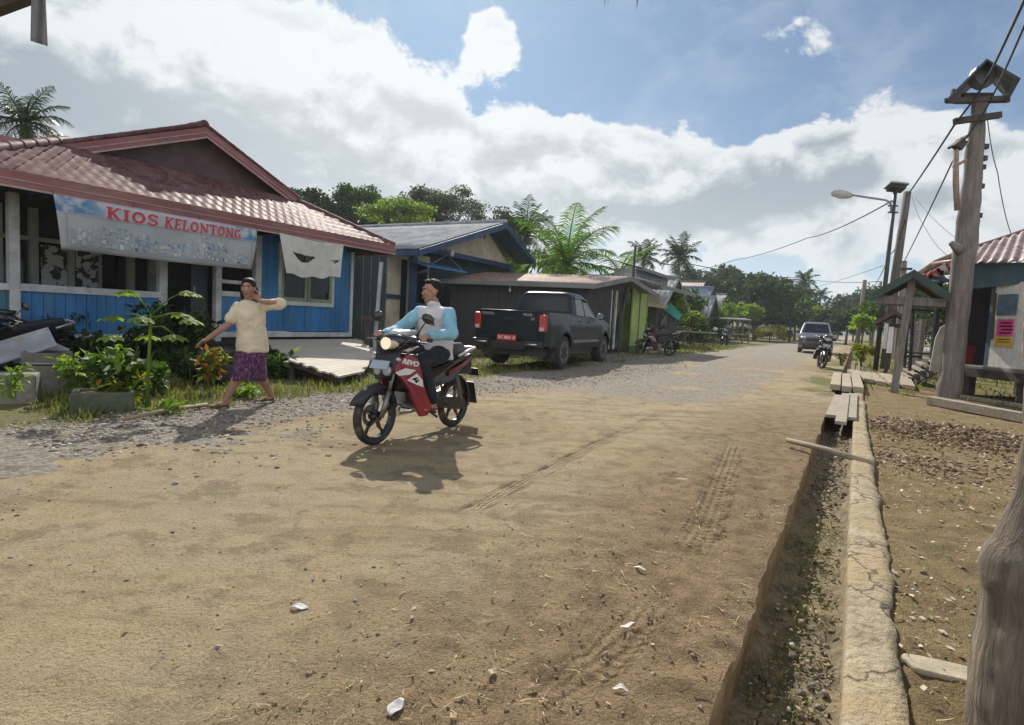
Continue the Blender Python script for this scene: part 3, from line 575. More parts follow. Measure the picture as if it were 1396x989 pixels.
# ------------------------------------------------------------------ kiosk house on the left (local: x along the road, y away from the road)
H1 = (-4.0232, 14.35, R(60.19)); UL = -10.2
h1 = thing('kiosk_house', (H1[0], H1[1], 0), H1[2], 'blue plank shop house with maroon tiled gable roof and white trim', 'house')
def planks(mb, u0, u1, v, z0, z1, wd=.145, th=.03, gap=.006):
    u = u0
    while u < u1-.01:
        e = min(u+wd, u1); mb.bb(u+gap/2, e-gap/2, v+RNG.uniform(-.004, .004), v+th, z0, z1); u = e
for a in ((-6.56, -4.56, 0, .56, 1.19), (-3.40, -2.66, 0, .56, 1.30), (-2.5, .0, 0, .62, 2.9)): mb = MB(); planks(mb, *a); mb.build('plank_wall', MT['blue_plank'], h1, bev=.003)
mb = MB(); planks(mb, UL, -6.7, 0, .56, 1.17); mb.build('side_bay_wall', MT['teal_plank'], h1)
each('porch_post', MT['white_trim'], h1, [(u0, u1, -.03, .09, .42, 2.6) for u0, u1 in ((-6.69,-6.56), (-4.56,-4.42), (-3.5,-3.38), (-2.64,-2.5))], .006)
each('rail', MT['white_trim'], h1, [(UL, -6.69, -.04, .07, 1.19, 1.29), (-6.56, -4.56, -.04, .07, 1.19, 1.30), (-3.38, -2.64, -.04, .07, 1.30, 1.40), (-3.38, -2.64, -.035, .06, 1.55, 1.62)], .005)
each('white_trim_board', MT['white_trim'], h1, [(UL, -4.42, -.045, .05, .46, .555), (-3.5, .06, -.045, .05, .50, .605), (-.01, .075, -.03, .06, .607, 2.9)], .004)
# window with green casements
mb = MB(); W0, W1, Z0, Z1 = -2.02, -.62, 1.28, 2.42
mb.bb(W0-.07, W1+.07, -.05, -.001, Z0-.09, Z0); mb.bb(W0-.07, W0, -.05, -.001, Z0+.001, Z1); mb.bb(W1, W1+.07, -.05, -.001, Z0+.001, Z1); mb.bb(W0-.07, W1+.07, -.05, -.001, Z1+.001, Z1+.08)
win = mb.build('window', MT['white_trim'], h1, bev=.004)
mb = MB(); mid = (W0+W1)/2
for a, b in ((W0, mid-.01), (mid+.01, W1)):
    mb.bb(a, b, -.04, -.003, Z0+.001, Z0+.08); mb.bb(a, b, -.04, -.003, Z1-.07, Z1); mb.bb(a, a+.07, -.04, -.003, Z0+.081, Z1-.071); mb.bb(b-.07, b, -.04, -.003, Z0+.081, Z1-.071)
mb.build('casement', MT['green_frame'], win, bev=.003)
mb = MB(); mb.bb(W0+.06, W1-.06, -.018, -.006, Z0+.07, Z1-.06); mb.build('pane', MT['glass'], win)
# porch interior: back wall, ceiling, floor, cream window posts, side walls, door
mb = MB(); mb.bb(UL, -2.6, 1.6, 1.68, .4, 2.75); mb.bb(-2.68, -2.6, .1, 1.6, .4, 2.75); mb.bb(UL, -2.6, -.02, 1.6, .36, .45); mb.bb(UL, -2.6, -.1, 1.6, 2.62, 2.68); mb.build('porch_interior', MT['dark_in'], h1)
each('window_post', MT['cream_post'], h1, [(u, u+.12, 1.5, 1.598, .45, 2.6) for u in (-6.95, -6.35, -5.86, -5.32, -4.88, -4.3, -3.9)])
mb = MB(); mb.bb(UL, -4.2, 1.52, 1.598, 2.05, 2.12); mb.bb(UL, -4.2, 1.54, 1.598, 1.14, 1.22); mb.build('window_rails', MT['cream_post'], h1)
each('inner_pane', MT['glass'], h1, [(u+.13, u+.42, 1.57, 1.597, 1.23, 2.04) for u in (-6.95, -6.35, -5.86, -5.32, -4.88)])
m = NT('mottled_poster'); n = m.noise(m.obj(), 7, 3, .55); m.l(m.mix(m.sstep(n, .47, .5), (.015, .016, .018), (.42, .43, .44)), m.b.inputs['Base Color']); post = m.mat
for a, b, z0, z1, lb in ((-5.72, -5.34, 1.24, 2.0, 'black and white blotchy poster inside the porch, next to the wide cream post'), (-5.2, -4.84, 1.24, 2.02, 'black and white blotchy poster inside the porch, beside the narrow dark pane')):
    o = MB().bb(a, b, 1.46, 1.475, z0, z1).build('poster', post); o.matrix_world = Matrix.Translation((H1[0], H1[1], 0)) @ Matrix.Rotation(H1[2], 4, 'Z'); tag(o, lb, 'poster')
mb = MB(); mb.bb(-3.85, -3.52, .2, .25, .46, 2.4); dr = mb.build('door', MT['dark_teal'], h1, bev=.005); MB().bb(-3.82, -3.79, .17, .2, 1.35, 1.45).build('handle', MT['galv'], dr)
# side and rear walls, stilts
mb = MB(); mb.bb(-.06, 0, .05, 7, .5, 2.9); mb.bb(UL, 0, 7, 7.06, .5, 2.9); mb.bb(UL, UL+.06, .05, 7, .5, 2.9); mb.build('side_wall', MT['dark_teal'], h1)
each('stilt', MT['wood_dark'], h1, [(u, u+.1, v, v+.1, -.1, .45) for u in np.arange(UL, .1, 1.25) for v in (.06, 2.2)])
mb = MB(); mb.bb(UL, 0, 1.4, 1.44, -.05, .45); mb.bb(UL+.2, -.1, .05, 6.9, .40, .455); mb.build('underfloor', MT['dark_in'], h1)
# roof: tiled skirt with hips, gable above
EV, EZ, TV, TZ = -.82, 2.76, 1.2, 3.74; UR, ULF = .62, -7.65
def tz(u, v, a, b):          # pressed metal tile relief: a runs along the course, b down the slope
    fr = (b/.30) % 1.0
    return .020*math.sin(2*PI*a/.19)*(.35+.65*fr)+.032*fr-.01
mb = MB()
nS = 84; rows = []
slope = math.hypot(TV-EV, TZ-EZ); nrm = Vector((0, -(TZ-EZ)/slope, (TV-EV)/slope))
bs = []; b = 0
while b < slope-.02:
    bs += [b+.001, b+.10, b+.2, b+.285, b+.2995]; b += .30
bs = [q for q in bs if q <= slope]+[slope]
for q in bs:
    f = 1-q/slope; v = EV+(TV-EV)*(q/slope); z = EZ+(TZ-EZ)*(q/slope); f1 = q/slope
    a0 = ULF+(-5.45-ULF)*f1; a1 = UR+(-1.0-UR)*f1; r = []
    n = 330
    for k in range(n+1):
        u = a0+(a1-a0)*k/n; fr = ((slope-q)/.30) % 1.0; h = .013*math.sin(2*PI*u/.19)*(.5+.5*fr)+.050*fr
        r.append((u, v+nrm.y*h, z+nrm.z*h))
    rows.append(r)
mb.grid(rows); front = mb.build('roof', MT['tile'], h1, sm=38)
def hipside(name, pts):           # a plain tiled slope given by eave pair and top pair
    (e0, e1, t0, t1) = [Vector(p) for p in pts]; mb = MB(); rows = []; nb = 36; L = ((t0+t1)/2-(e0+e1)/2).length; nr = ((e1-e0).cross(t0-e0)).normalized()
    if nr.z < 0: nr = -nr
    for i in range(nb*2+1):
        f = i/(nb*2); fr = ((1-f)*L/.30) % 1.0; wdt = (e1-e0).length; row = []
        for k in range(121):
            g = k/120; p = (e0.lerp(e1, g)).lerp(t0.lerp(t1, g), f); row.append(p+nr*(.013*math.sin(2*PI*g*wdt/.19)+.045*fr))
        rows.append(row)
    mb.grid(rows); return mb.build(name, MT['tile'], h1, sm=38)
hipside('hip_roof', [(UR, EV, EZ), (UR, 7.8, EZ), (-1.0, TV, TZ), (-1.0, 6.0, TZ)]); hipside('hip_roof', [(ULF, 7.8, EZ), (ULF, EV, EZ), (-5.45, 6.0, TZ), (-5.45, TV, TZ)])
GP = (-3.13, 4.70); GV = TV-.12            # gable peak
hipside('gable_roof', [(-.72, GV-.1, 3.70), (-.72, 6.4, 3.70), (GP[0], GV-.1, GP[1]), (GP[0], 6.4, GP[1])]); hipside('gable_roof', [(-5.62, 6.4, 3.66), (-5.62, GV-.1, 3.66), (GP[0], 6.4, GP[1]), (GP[0], GV-.1, GP[1])])
mb = MB(); mb.prism([(-5.4, 3.62), (-.95, 3.7), (GP[0], GP[1]-.1)], TV+.02, TV+.08, lambda a, b, h: (a, h, b)); mb.build('gable_panel', MT['maroon_d'], h1)
mb = MB()
for (a0, z0), (a1, z1) in (((-5.62, 3.61), (GP[0], GP[1]-.06)), ((GP[0], GP[1]-.06), (-.72, 3.65))):
    mb.prism([(a0, z0-.15), (a1, z1-.17), (a1, z1+.03), (a0, z0+.03)], GV-.14, GV-.1, lambda a, b, h: (a, h, b))
rb = mb.build('rake_board', MT['maroon'], h1)
mb = MB()
for (a0, z0), (a1, z1) in (((-5.62, 3.61), (GP[0], GP[1]-.06)), ((GP[0], GP[1]-.06), (-.72, 3.65))):
    mb.prism([(a0, z0-.175), (a1, z1-.195), (a1, z1-.165), (a0, z0-.145)], GV-.165, GV-.135, lambda a, b, h: (a, h, b)); mb.prism([(a0, z0-.075), (a1, z1-.085), (a1, z1-.068), (a0, z0-.058)], GV-.15, GV-.138, lambda a, b, h: (a, h, b))
mb.build('edge_strip', MT['pinkline'], rb)
mb = MB(); mb.prism([(-5.6, 3.55), (-.75, 3.55), (GP[0], GP[1]-.22)], GV-.05, GV+.1, lambda a, b, h: (a, h, b)) if 0 else None
def caps(mb, p, q, n, r=.085):
    p = Vector(p); q = Vector(q)
    for i in range(n):
        a = p.lerp(q, i/n); b = p.lerp(q, (i+1.12)/n); mb.tube([a, b], [r*1.08, r*.92], 10)
mb = MB(); caps(mb, (ULF, EV, EZ+.03), (-5.45, TV, TZ+.04), 9); caps(mb, (UR, EV, EZ+.03), (-1.0, TV, TZ+.04), 8, .06); caps(mb, (GP[0], GV-.12, GP[1]+.02), (GP[0], 6.4, GP[1]+.02), 14)
caps(mb, (-.70, GV-.1, 3.71), (GP[0], GV-.1, GP[1]+.03), 11, .045); caps(mb, (-5.64, GV-.1, 3.67), (GP[0], GV-.1, GP[1]+.03), 11, .045); mb.build('ridge_tile', MT['tile'], h1, sm=40)
mb = MB(); mb.bb(ULF, UR+.0, EV-.02, EV+.02, 2.555, 2.782); mb.bb(UR-.02, UR+.02, EV+.021, 7.8, 2.555, 2.782); mb.bb(UL, ULF, EV+.3, EV+.34, 2.555, 2.745); fb = mb.build('fascia', MT['maroon'], h1)
mb = MB(); mb.bb(ULF, UR+.02, EV-.034, EV-.021, 2.55, 2.575); mb.bb(ULF, UR+.02, EV-.03, EV-.021, 2.655, 2.668); mb.build('edge_strip', MT['pinkline'], fb)
mb = MB(); mb.bb(ULF, UR-.03, EV+.03, -.05, 2.60, 2.615); mb.bb(.08, UR-.03, -.049, 7.7, 2.60, 2.615)
for u in np.arange(ULF+.3, .3, .9): mb.bb(u, u+.05, EV+.03, 0, 2.53, 2.598)
mb.build('soffit', MT['dark_teal'], h1)
# left neighbour roof peeping over at the frame edge
nb_ = thing('neighbour_house', ST(0, 0)+(0,), 0, 'maroon roofed house showing only its ridge beyond the shop house at the left edge', 'house')
q0 = D(-40,176,14.5); q1 = D(72,198,14.5); nb_.location = (q1.x, q1.y, 0)
mb = MB(); d = q0-q1; d.z = 0; L = d.length+9; ux = d.normalized(); uy = Vector((-ux.y, ux.x, 0)); uy = uy if uy.y > 0 else -uy
def NB(a, b, z): p = ux*a+uy*b; return (p.x, p.y, z)
slp = (q0.z-q1.z)/(q0-q1).xy.length
pk = 4.0; zt = q1.z+slp*pk
mb.prism([(0, q1.z), (pk, zt), (2*pk, q1.z), (2*pk, q1.z-.16), (pk, zt-.17), (0, q1.z-.16)], 0, 8, lambda a, b, h: NB(a, h, b)); mb.build('roof', MT['maroon'], nb_)
mb = MB(); mb.prism([(.5, 0), (.5, q1.z-.1), (pk, zt-.3), (2*pk-.5, q1.z-.1), (2*pk-.5, 0)], .5, 7.5, lambda a, b, h: NB(a, h, b)); mb.build('wall', MT['teal_plank'], nb_)

# banner: KIOS KELONTONG
m = NT('banner_print'); v = m.obj(); s3 = m.n('SeparateXYZ'); m.l(v, s3.inputs[0]); bx, bz = s3.outputs[0], s3.outputs[2]
n1 = m.noise(v, 5, 4); skyb = m.mix(m.sstep(n1, .42, .6), (.09, .27, .50), (.60, .66, .72))
c = m.mix(m.sstep(bz, -.20, -.24), skyb, (.56, .58, .60)); n2 = m.noise(m.obj(), 3, 3); c = m.mix(m.math('MULTIPLY', n2, .25), c, (.35, .4, .42)); 
edge = m.sstep(m.math('ABSOLUTE', m.math('SUBTRACT', bx, 1.6)), .75, 1.25); c = m.mix(m.math('MULTIPLY', m.math('SUBTRACT', 1, edge), m.sstep(bz, -.235, -.2)), c, (.60, .64, .68))
m.l(c, m.b.inputs['Base Color']); m.b.inputs['Roughness'].default_value = .5; tr = m.n('BsdfTranslucent'); m.l(c, tr.inputs[0]); x = m.n('MixShader'); x.inputs[0].default_value = .3; m.l(m.b.outputs[0], x.inputs[1]); m.l(tr.outputs[0], x.inputs[2]); m.l(x.outputs[0], m.out.inputs[0]); banm = m.mat
redm = paint('red_print', (.48, .045, .075), .55, .1)
BW = 3.22; bn = thing('banner', (0,0,0), 0, 'long white and blue shop banner reading KIOS KELONTONG hung below the maroon eave', 'banner')
bn.matrix_world = Matrix.Translation((H1[0], H1[1], 0)) @ Matrix.Rotation(H1[2], 4, 'Z') @ Matrix.Translation((-6.49, -.86, 2.555))
def bsurf(u, z):        # the sheet narrows a little at the bottom and bellies
    f = -z/.74; cx = u*BW; cx = cx+(.09*f if u < .5 else -.09*f)*abs(2*u-1)
    return Vector((cx, -.02-.05*math.sin(PI*min(1, f))*(.6+.4*math.sin(u*9))+.012*math.sin(u*23+f*3), z*(1+.025*math.sin(u*PI))-(0.0)))
mb = MB(); mb.grid([[bsurf(k/60, -.74*i/14) for k in range(61)] for i in range(15)]); mb.build('banner_sheet', banm, bn, sm=True, solid=.003)
def arc(cx, cy, rx, ry, a0, a1, n=16): return [(cx+rx*math.cos(R(a0+(a1-a0)*i/n)), cy+ry*math.sin(R(a0+(a1-a0)*i/n))) for i in range(n+1)]
SLAB = {   # strokes (points, thickness) in a unit high box, slab serifs included
 'I': (.46, [([(.23,.04),(.23,.96)],.22), ([(.02,.06),(.44,.06)],.12), ([(.02,.94),(.44,.94)],.12)]),
 'K': (.88, [([(.2,.04),(.2,.96)],.21), ([(.02,.06),(.4,.06)],.12), ([(.02,.94),(.4,.94)],.12), ([(.24,.46),(.68,.94)],.15), ([(.34,.58),(.70,.06)],.19), ([(.54,.94),(.86,.94)],.12), ([(.54,.06),(.90,.06)],.12)]),
 'O': (.84, [(arc(.42,.5,.30,.41,0,360,28),.20)]),
 'S': (.70, [(arc(.35,.72,.235,.20,15,270)+arc(.35,.28,.245,.22,90,-165),.18), ([(.61,.70),(.61,.95)],.08), ([(.08,.06),(.08,.32)],.08)]),
 'E': (.74, [([(.2,.04),(.2,.96)],.21), ([(.02,.06),(.68,.06)],.12), ([(.02,.94),(.68,.94)],.12), ([(.2,.5),(.52,.5)],.12), ([(.65,.0),(.65,.28)],.09), ([(.65,.72),(.65,1.0)],.09), ([(.52,.38),(.52,.62)],.08)]),
 'L': (.70, [([(.2,.04),(.2,.96)],.21), ([(.02,.06),(.64,.06)],.12), ([(.02,.94),(.4,.94)],.12), ([(.62,.0),(.62,.34)],.10)]),
 'N': (.90, [([(.18,.04),(.18,.96)],.13), ([(.14,.92),(.74,.06)],.21), ([(.74,.02),(.74,.96)],.13), ([(.02,.06),(.34,.06)],.12), ([(.02,.94),(.24,.94)],.12), ([(.58,.94),(.90,.94)],.12)]),
 'T': (.78, [([(.39,.04),(.39,.96)],.22), ([(.02,.93),(.76,.93)],.13), ([(.21,.06),(.57,.06)],.12), ([(.05,.70),(.05,.98)],.09), ([(.73,.70),(.73,.98)],.09)]),
 'G': (.86, [(arc(.43,.5,.30,.41,42,330,24),.20), ([(.68,.08),(.68,.46)],.19), ([(.48,.45),(.86,.45)],.12), ([(.66,.72),(.66,.97)],.08)])}
def slabword(body, x0, z0, ht, wd, mat, name, grow, off):
    mb = MB(); tot = sum(SLAB[c][0] for c in body)+.06*(len(body)-1); sx_ = wd/tot; x = 0; q = 0
    for c in body:
        w_, strokes = SLAB[c]
        for pts, th in strokes:
            q += 1; th2 = th/2+grow; P = [Vector((a, b)) for a, b in pts]; n = len(P); closed = (P[0]-P[-1]).length < 1e-4; rowsL = []; rowsR = []
            for i in range(n):
                d = (P[(i+1) % (n-1)]-P[i-1 if i else n-2]) if closed else (P[min(i+1, n-1)]-P[max(i-1, 0)]); d.normalize(); nr = Vector((-d.y, d.x)); e = Vector((0, 0))
                if not closed and i in (0, n-1): e = d*grow*(1 if i else -1)
                rowsL.append(P[i]+nr*th2+e); rowsR.append(P[i]-nr*th2+e)
            if n == 2:
                L, R_ = rowsL, rowsR; rowsL = [L[0].lerp(L[1], k/6) for k in range(7)]; rowsR = [R_[0].lerp(R_[1], k/6) for k in range(7)]
            def place(v): xx = x0+(x+v.x+.10*v.y)*sx_; zz = z0+v.y*ht; s_ = bsurf(xx/BW, zz); return (s_.x, s_.y-off-.00025*q, s_.z)
            mb.grid([[place(a.lerp(b, k/3)) for k in range(4)] for a, b in zip(rowsL, rowsR)])
        x += w_+.06
    return mb.build(name, mat, bn)
whm = paint('white_print_edge', (.66, .66, .68), .55, .05)
for body, x0, wd in (('KIOS', .62, .78), ('KELONTONG', 1.50, 1.38)):
    slabword(body, x0, -.222, .175, wd, whm, 'lettering_outline', .05, .006); slabword(body, x0, -.222, .175, wd, redm, 'lettering', 0, .018)
mb = MB(); mb.beam((.1, -.1, -.245), (BW-.1, -.1, -.245), .004, .006); mb.beam((.16, -.075, -.69), (BW-.16, -.075, -.69), .004, .008); mb.beam((.13, -.085, -.25), (.15, -.075, -.69), .004, .006); mb.beam((BW-.13, -.085, -.25), (BW-.15, -.075, -.69), .004, .006); mb.build('border_line', paint('grey_print', (.16, .2, .24), .6), bn)
PR = [paint('print_teal', (.33, .43, .45), .6), paint('print_blue', (.17, .31, .48), .6), paint('print_grey', (.38, .42, .44), .6), paint('print_navy', (.12, .17, .27), .6), paint('print_pale', (.5, .53, .55), .6)]
mb = MB(); u = .2
while u < BW-.25:
    k = 0; zz = -.66
    while zz < -.66+(.16+.12*math.sin(u*2.1)**2+(.1 if 2.1 < u < 2.3 else 0)):
        wd = RNG.uniform(.03, .085); ht = RNG.uniform(.035, .10); p = bsurf(u/BW, zz+ht/2); mi = int(RNG.choice(5, p=[.28, .12, .25, .05, .30]))
        if u < 1.0 and mi in (1, 3) and RNG.random() < .75: mi = 2
        sh = RNG.random()
        if sh < .5: mb.bb(u, u+wd*.8, p.y-.008, p.y-.005, zz, zz+ht*.85, mi)
        else: mb.prism([(u+wd*.4+wd*.42*math.cos(a), zz+ht/2+ht*.42*math.sin(a)) for a in [q*PI/4 for q in range(8)]], p.y-.009, p.y-.005, lambda a, b, h: (a, h, b), mi)
        if sh > .8: mb.bb(u, u+wd, p.y-.011, p.y-.0095, zz+ht*.3, zz+ht*.42, 3)
        zz += ht+.004
    u += RNG.uniform(.035, .075)
mb.build('product_pictures', PR, bn)
for u in (0, .33, .66, 1): p = bsurf(u, 0); MB().tube([p, p+Vector((0, .03, .06))], .004, 5).build('cord', MT['wire'], bn)
# cream tarpaulin with two slits right of the banner
tp = thing('tarpaulin', (0,0,0), 0, 'off white torn sheet with two slits hanging above the casement window', 'tarpaulin')
tp.matrix_world = bn.matrix_world @ Matrix.Translation((3.72, 0, .02))
TW = 1.66; mb = MB(); NI, NK = 44, 80
def tsurf(i, k):
    f = i/NI; u = k/NK; x = u*TW+(.16*f*(1-u))-.05*f*u; z = -(.74+.06*math.sin(u*3.3+.4))*f-.04*math.sin(PI*u)*(1-f); y = -.03-.05*f*math.sin(u*11+1)*.6-.03*math.sin(u*PI*2)
    z += .02*math.sin(u*17)*f*f
    return (x, y, z)
vsx = [tsurf(i, k) for i in range(NI+1) for k in range(NK+1)]; fs = []
for i in range(NI):
    for k in range(NK):
        u = (k+.5)/NK; f = (i+.5)/NI
        h1_ = abs(u-.32) < .20 and .40+.10*(u-.12) < f < .40+.10*(u-.12)+.20*max(0, 1-((u-.33)/.19)**2)
        h2_ = abs(u-.87) < .09 and .50 < f < .50+.12*max(0, 1-abs(u-.89)/.08)
        if not (h1_ or h2_): a = i*(NK+1)+k; fs.append((a, a+1, a+NK+2, a+NK+1))
mb.add(vsx, fs); mb.build('sheet', paint('offwhite_sheet', (.58, .58, .55), .75, .12, 3, .2, 30, dirt=(.4, .38, .33)), tp, sm=True, solid=.003)
for x_ in (.02, .55, 1.1, TW-.02): MB().tube([(x_, -.03, 0), (x_, 0, .05)], .004, 5).build('cord', MT['wire'], tp)

# boardwalk from the door of the kiosk house to the road
dk_ = thing('boardwalk', (0,0,0), 0, 'pale plank boardwalk sloping from the blue house down to the road', 'boardwalk')
LE = [(G(463,513,.14), .14), (G(394,490,.33), .33), (G(358,463,.46), .46)]; RE = [(G(492,507,.14), .14), (G(512,480,.33), .33), (G(486,462,.5), .46)]
def lerp3(E, f):
    f *= 2; i = min(1, int(f)); return E[i][0].lerp(E[i+1][0], f-i)
mb = MB(); N = 20
for i in range(N):
    a0, a1 = lerp3(LE, i/N), lerp3(LE, (i+.93)/N); b0, b1 = lerp3(RE, i/N), lerp3(RE, (i+.93)/N); e = (b0-a0).normalized(); j1, j2 = RNG.uniform(-.06, .1), RNG.uniform(-.06, .12)
    a0 = a0-e*j1; a1 = a1-e*j1; b0 = b0+e*j2; b1 = b1+e*j2; dn = Vector((0, 0, -.03))
    mb.add([a0, a1, b1, b0, a0+dn, a1+dn, b1+dn, b0+dn], [(0,1,2,3), (7,6,5,4), (0,4,5,1), (1,5,6,2), (2,6,7,3), (3,7,4,0)])
mb.build('deck_boards', MT['plank_pale'], dk_, bev=.003)
mb = MB()
for E_, o_ in ((LE, .12), (RE, -.12), (LE, .9)):
    for i in (0, 1): 
        p, q = E_[i][0].copy(), E_[i+1][0].copy(); sh = (RE[0][0]-LE[0][0]).normalized()*o_; mb.beam(p+sh-Vector((0,0,.08)), q+sh-Vector((0,0,.08)), .07, .09)
    for i in (1, 2): p = E_[i][0]+(RE[0][0]-LE[0][0]).normalized()*o_; mb.bb(p.x-.04, p.x+.04, p.y-.04, p.y+.04, -.1, p.z-.12)
mb.build('joist', MT['wood_dark'], dk_)
# concrete step block in front of the porch door
p = G(282,512); st_ = thing('concrete_step', (p.x-1.3, p.y+1.9, 0), H1[2], 'grey concrete step block in front of the dark porch doorway', 'step')
mb = MB(); mb.bb(-.1, .95, -.2, .75, -.05, .5); mb.build('block', MT['concrete_d'], st_, bev=.02); MB().bb(-.14, .99, -.5, -.2, -.05, .24).build('lower_step', MT['concrete_d'], st_, bev=.02)

# ------------------------------------------------------------------ cream and blue house
H2 = (-3.0, 21.2, R(61)); h2 = thing('cream_house', (H2[0], H2[1], 0), H2[2], 'cream house with blue trim and pale zinc gable roof beyond the shop house', 'house')
pkU, pkZ = 3.42, 4.95; lU, lZ = -2.0, 3.22; rU, rZ = 6.2, 3.72
def corr(mb, e0, e1, t0, t1, pitch=.16, amp=.016, n=None, nb=6, axis='down'):
    e0, e1, t0, t1 = [Vector(p) for p in (e0, e1, t0, t1)]; wdt = (e1-e0).length; n = n or int(wdt/pitch*5); nr = (e1-e0).cross(t0-e0).normalized(); nr = nr if nr.z > 0 else -nr
    mb.grid([[(e0.lerp(e1, k/n)).lerp(t0.lerp(t1, k/n), i/nb)+nr*amp*math.sin(2*PI*k/n*wdt/pitch) for k in range(n+1)] for i in range(nb+1)])
mb = MB(); corr(mb, (lU, -.9, lZ), (lU, 8, lZ), (pkU, -.9, pkZ), (pkU, 8, pkZ)); mb.build('roof', MT['zinc'], h2, sm=60, solid=.006)
mb = MB(); corr(mb, (rU, 8, rZ), (rU, -.9, rZ), (pkU, 8, pkZ), (pkU, -.9, pkZ)); mb.build('roof', MT['zinc'], h2, sm=60, solid=.006)
mb = MB(); mb.tube([(pkU, -.95, pkZ+.02), (pkU, 8, pkZ+.02)], .09, 8); mb.build('ridge_cap', MT['zinc'], h2, sm=True)
mb = MB()
for (a0, z0), (a1, z1) in (((lU, lZ), (pkU, pkZ)), ((pkU, pkZ), (rU, rZ))): mb.prism([(a0, z0-.24), (a1, z1-.26), (a1, z1-.03), (a0, z0-.03)], -.96, -.91, lambda a, b, h: (a, h, b))
mb.bb(lU-.03, lU+.02, -.905, 8, lZ-.22, lZ-.03); mb.build('barge_board', MT['blue_trim'], h2)
mb = MB(); mb.prism([(lU, lZ-.14), (pkU, pkZ-.16), (pkU, pkZ-.1), (lU, lZ-.08)], -.9, .05, lambda a, b, h: (a, h, b)); mb.prism([(rU, rZ-.14), (pkU, pkZ-.16), (pkU, pkZ-.1), (rU, rZ-.08)], -.9, .05, lambda a, b, h: (a, h, b)); mb.build('soffit', MT['blue_trim'], h2)
mb = MB(); mb.prism([(-.35, 3.5), (5.3, 3.5), (pkU, pkZ-.2)], 0, .06, lambda a, b, h: (a, h, b)); gb = mb.build('gable_wall', MT['cream_wall'], h2)
each('vent', MT['dark_in'], gb, [(2.95+k*.32, 3.07+k*.32, -.012, .0, 4.28, 4.5) for k in (0, 1)])
mb = MB(); mb.bb(-1.2, 5.6, -.04, .08, 3.3, 3.49); mb.bb(-1.2, -.95, -.06, .1, .3, 3.29); mb.bb(5.4, 5.6, -.06, .1, .3, 3.29); mb.bb(-3.0, -1.21, .4, .5, 1.6, 1.75); mb.bb(-.94, 5.4, -.03, .05, 1.35, 1.47); mb.build('blue_post', MT['blue_trim'], h2, bev=.008)
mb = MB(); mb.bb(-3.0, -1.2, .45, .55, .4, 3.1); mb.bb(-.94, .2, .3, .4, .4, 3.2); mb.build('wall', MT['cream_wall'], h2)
mb = MB(); mb.bb(.2, 6.1, .5, .6, .4, 3.5); mb.bb(-3, 5.6, .6, 7.6, .3, 3.0); mb.build('shaded_wall', MT['dark_teal'], h2)  # porch shade is put into the dark colour of these walls
mb = MB(); mb.bb(-.7, .0, .26, .298, 1.5, 2.9); mb.build('window', MT['glass'], h2)
mb = MB(); mb.bb(-3.0, 5.6, -.1, .6, .2, .4)
for u in np.arange(-2.9, 5.6, 1.4): mb.bb(u, u+.1, .1, .2, -.1, .2)
mb.build('porch_floor', MT['wood_dark'], h2)
# dark fence panel and leaning grey post between the two houses
pf = thing('dark_panel_wall', (H1[0]+.1, H1[1]+.3, 0), R(14), 'tall dark teal board panel closing the gap beside the shop house', 'panel')
q = D(482,455,15.6); pf.location = (q.x, q.y, 0); mb = MB(); planks(mb, 0, .82, 0, .35, 2.72, .2); mb.build('boards', MT['dark_teal'], pf); MB().bb(-.02, .84, -.02, -.002, 2.6, 2.7).build('rail', MT['wood_dark'], pf); MB().bb(.02, .78, -.02, .04, -.05, .34).build('lower_boards', MT['wood_dark'], pf)
lp = D(509,497,13.2); up_ = D(520,358,13.6); gpz = thing('leaning_post', (lp.x, lp.y, 0), 0, 'thin leaning grey post with a short stake at the foot of the boardwalk', 'post')
mb = MB(); d = Vector((up_.x-lp.x, up_.y-lp.y, up_.z)); mb.beam((0, 0, -.1), d, .085, .085, (0, 1, 0)); mb.build('post', MT['galv'], gpz, bev=.006)
mb = MB(); mb.bb(-.22, -.10, -.05, .03, -.1, 1.0); mb.build('stake', MT['wood_dark'], gpz, bev=.006); MB().bb(-.3, .06, -.09, -.06, .94, 1.03).build('crosspiece', MT['wood_dark'], gpz)
# blue awning with lamp
aw = thing('blue_awning', (0,0,0), 0, 'blue tin awning held on two stays under a white lamp on the cream house', 'awning')
aw.matrix_world = Matrix.Translation((H2[0], H2[1], 0)) @ Matrix.Rotation(H2[2], 4, 'Z')
a0 = FPL(H2, 582, 361, -.9); a1 = FPL(H2, 637, 370, -.9); mb = MB()
mb.prism([(-.9, a0[1]-.06), (-.1, a0[1]+.14), (-.1, a0[1]+.17), (-.9, a0[1]-.02)], a0[0], a1[0], lambda a, b, h: (h, a, b+.0*(h))); mb.build('sheet', MT['blue_awn'], aw)
b0 = FPL(H2, 611, 350, -.2); mb = MB(); mb.tube([(a0[0]+.2, -.85, a0[1]), (b0[0], -.15, b0[1]+.05)], .018, 6); mb.tube([(a1[0]-.2, -.85, a0[1]), (b0[0], -.15, b0[1]+.05)], .018, 6); mb.build('stay', MT['galv'], aw)
mb = MB(); mb.ell((b0[0], -.35, b0[1]+.12), (.09, .09, .13)); mb.build('lamp', MT['white_pl'], aw, sm=True); MB().tube([(b0[0], -.35, b0[1]+.2), (b0[0], .0, b0[1]+.3)], .03, 8).build('lamp_arm', MT['white_pl'], aw)

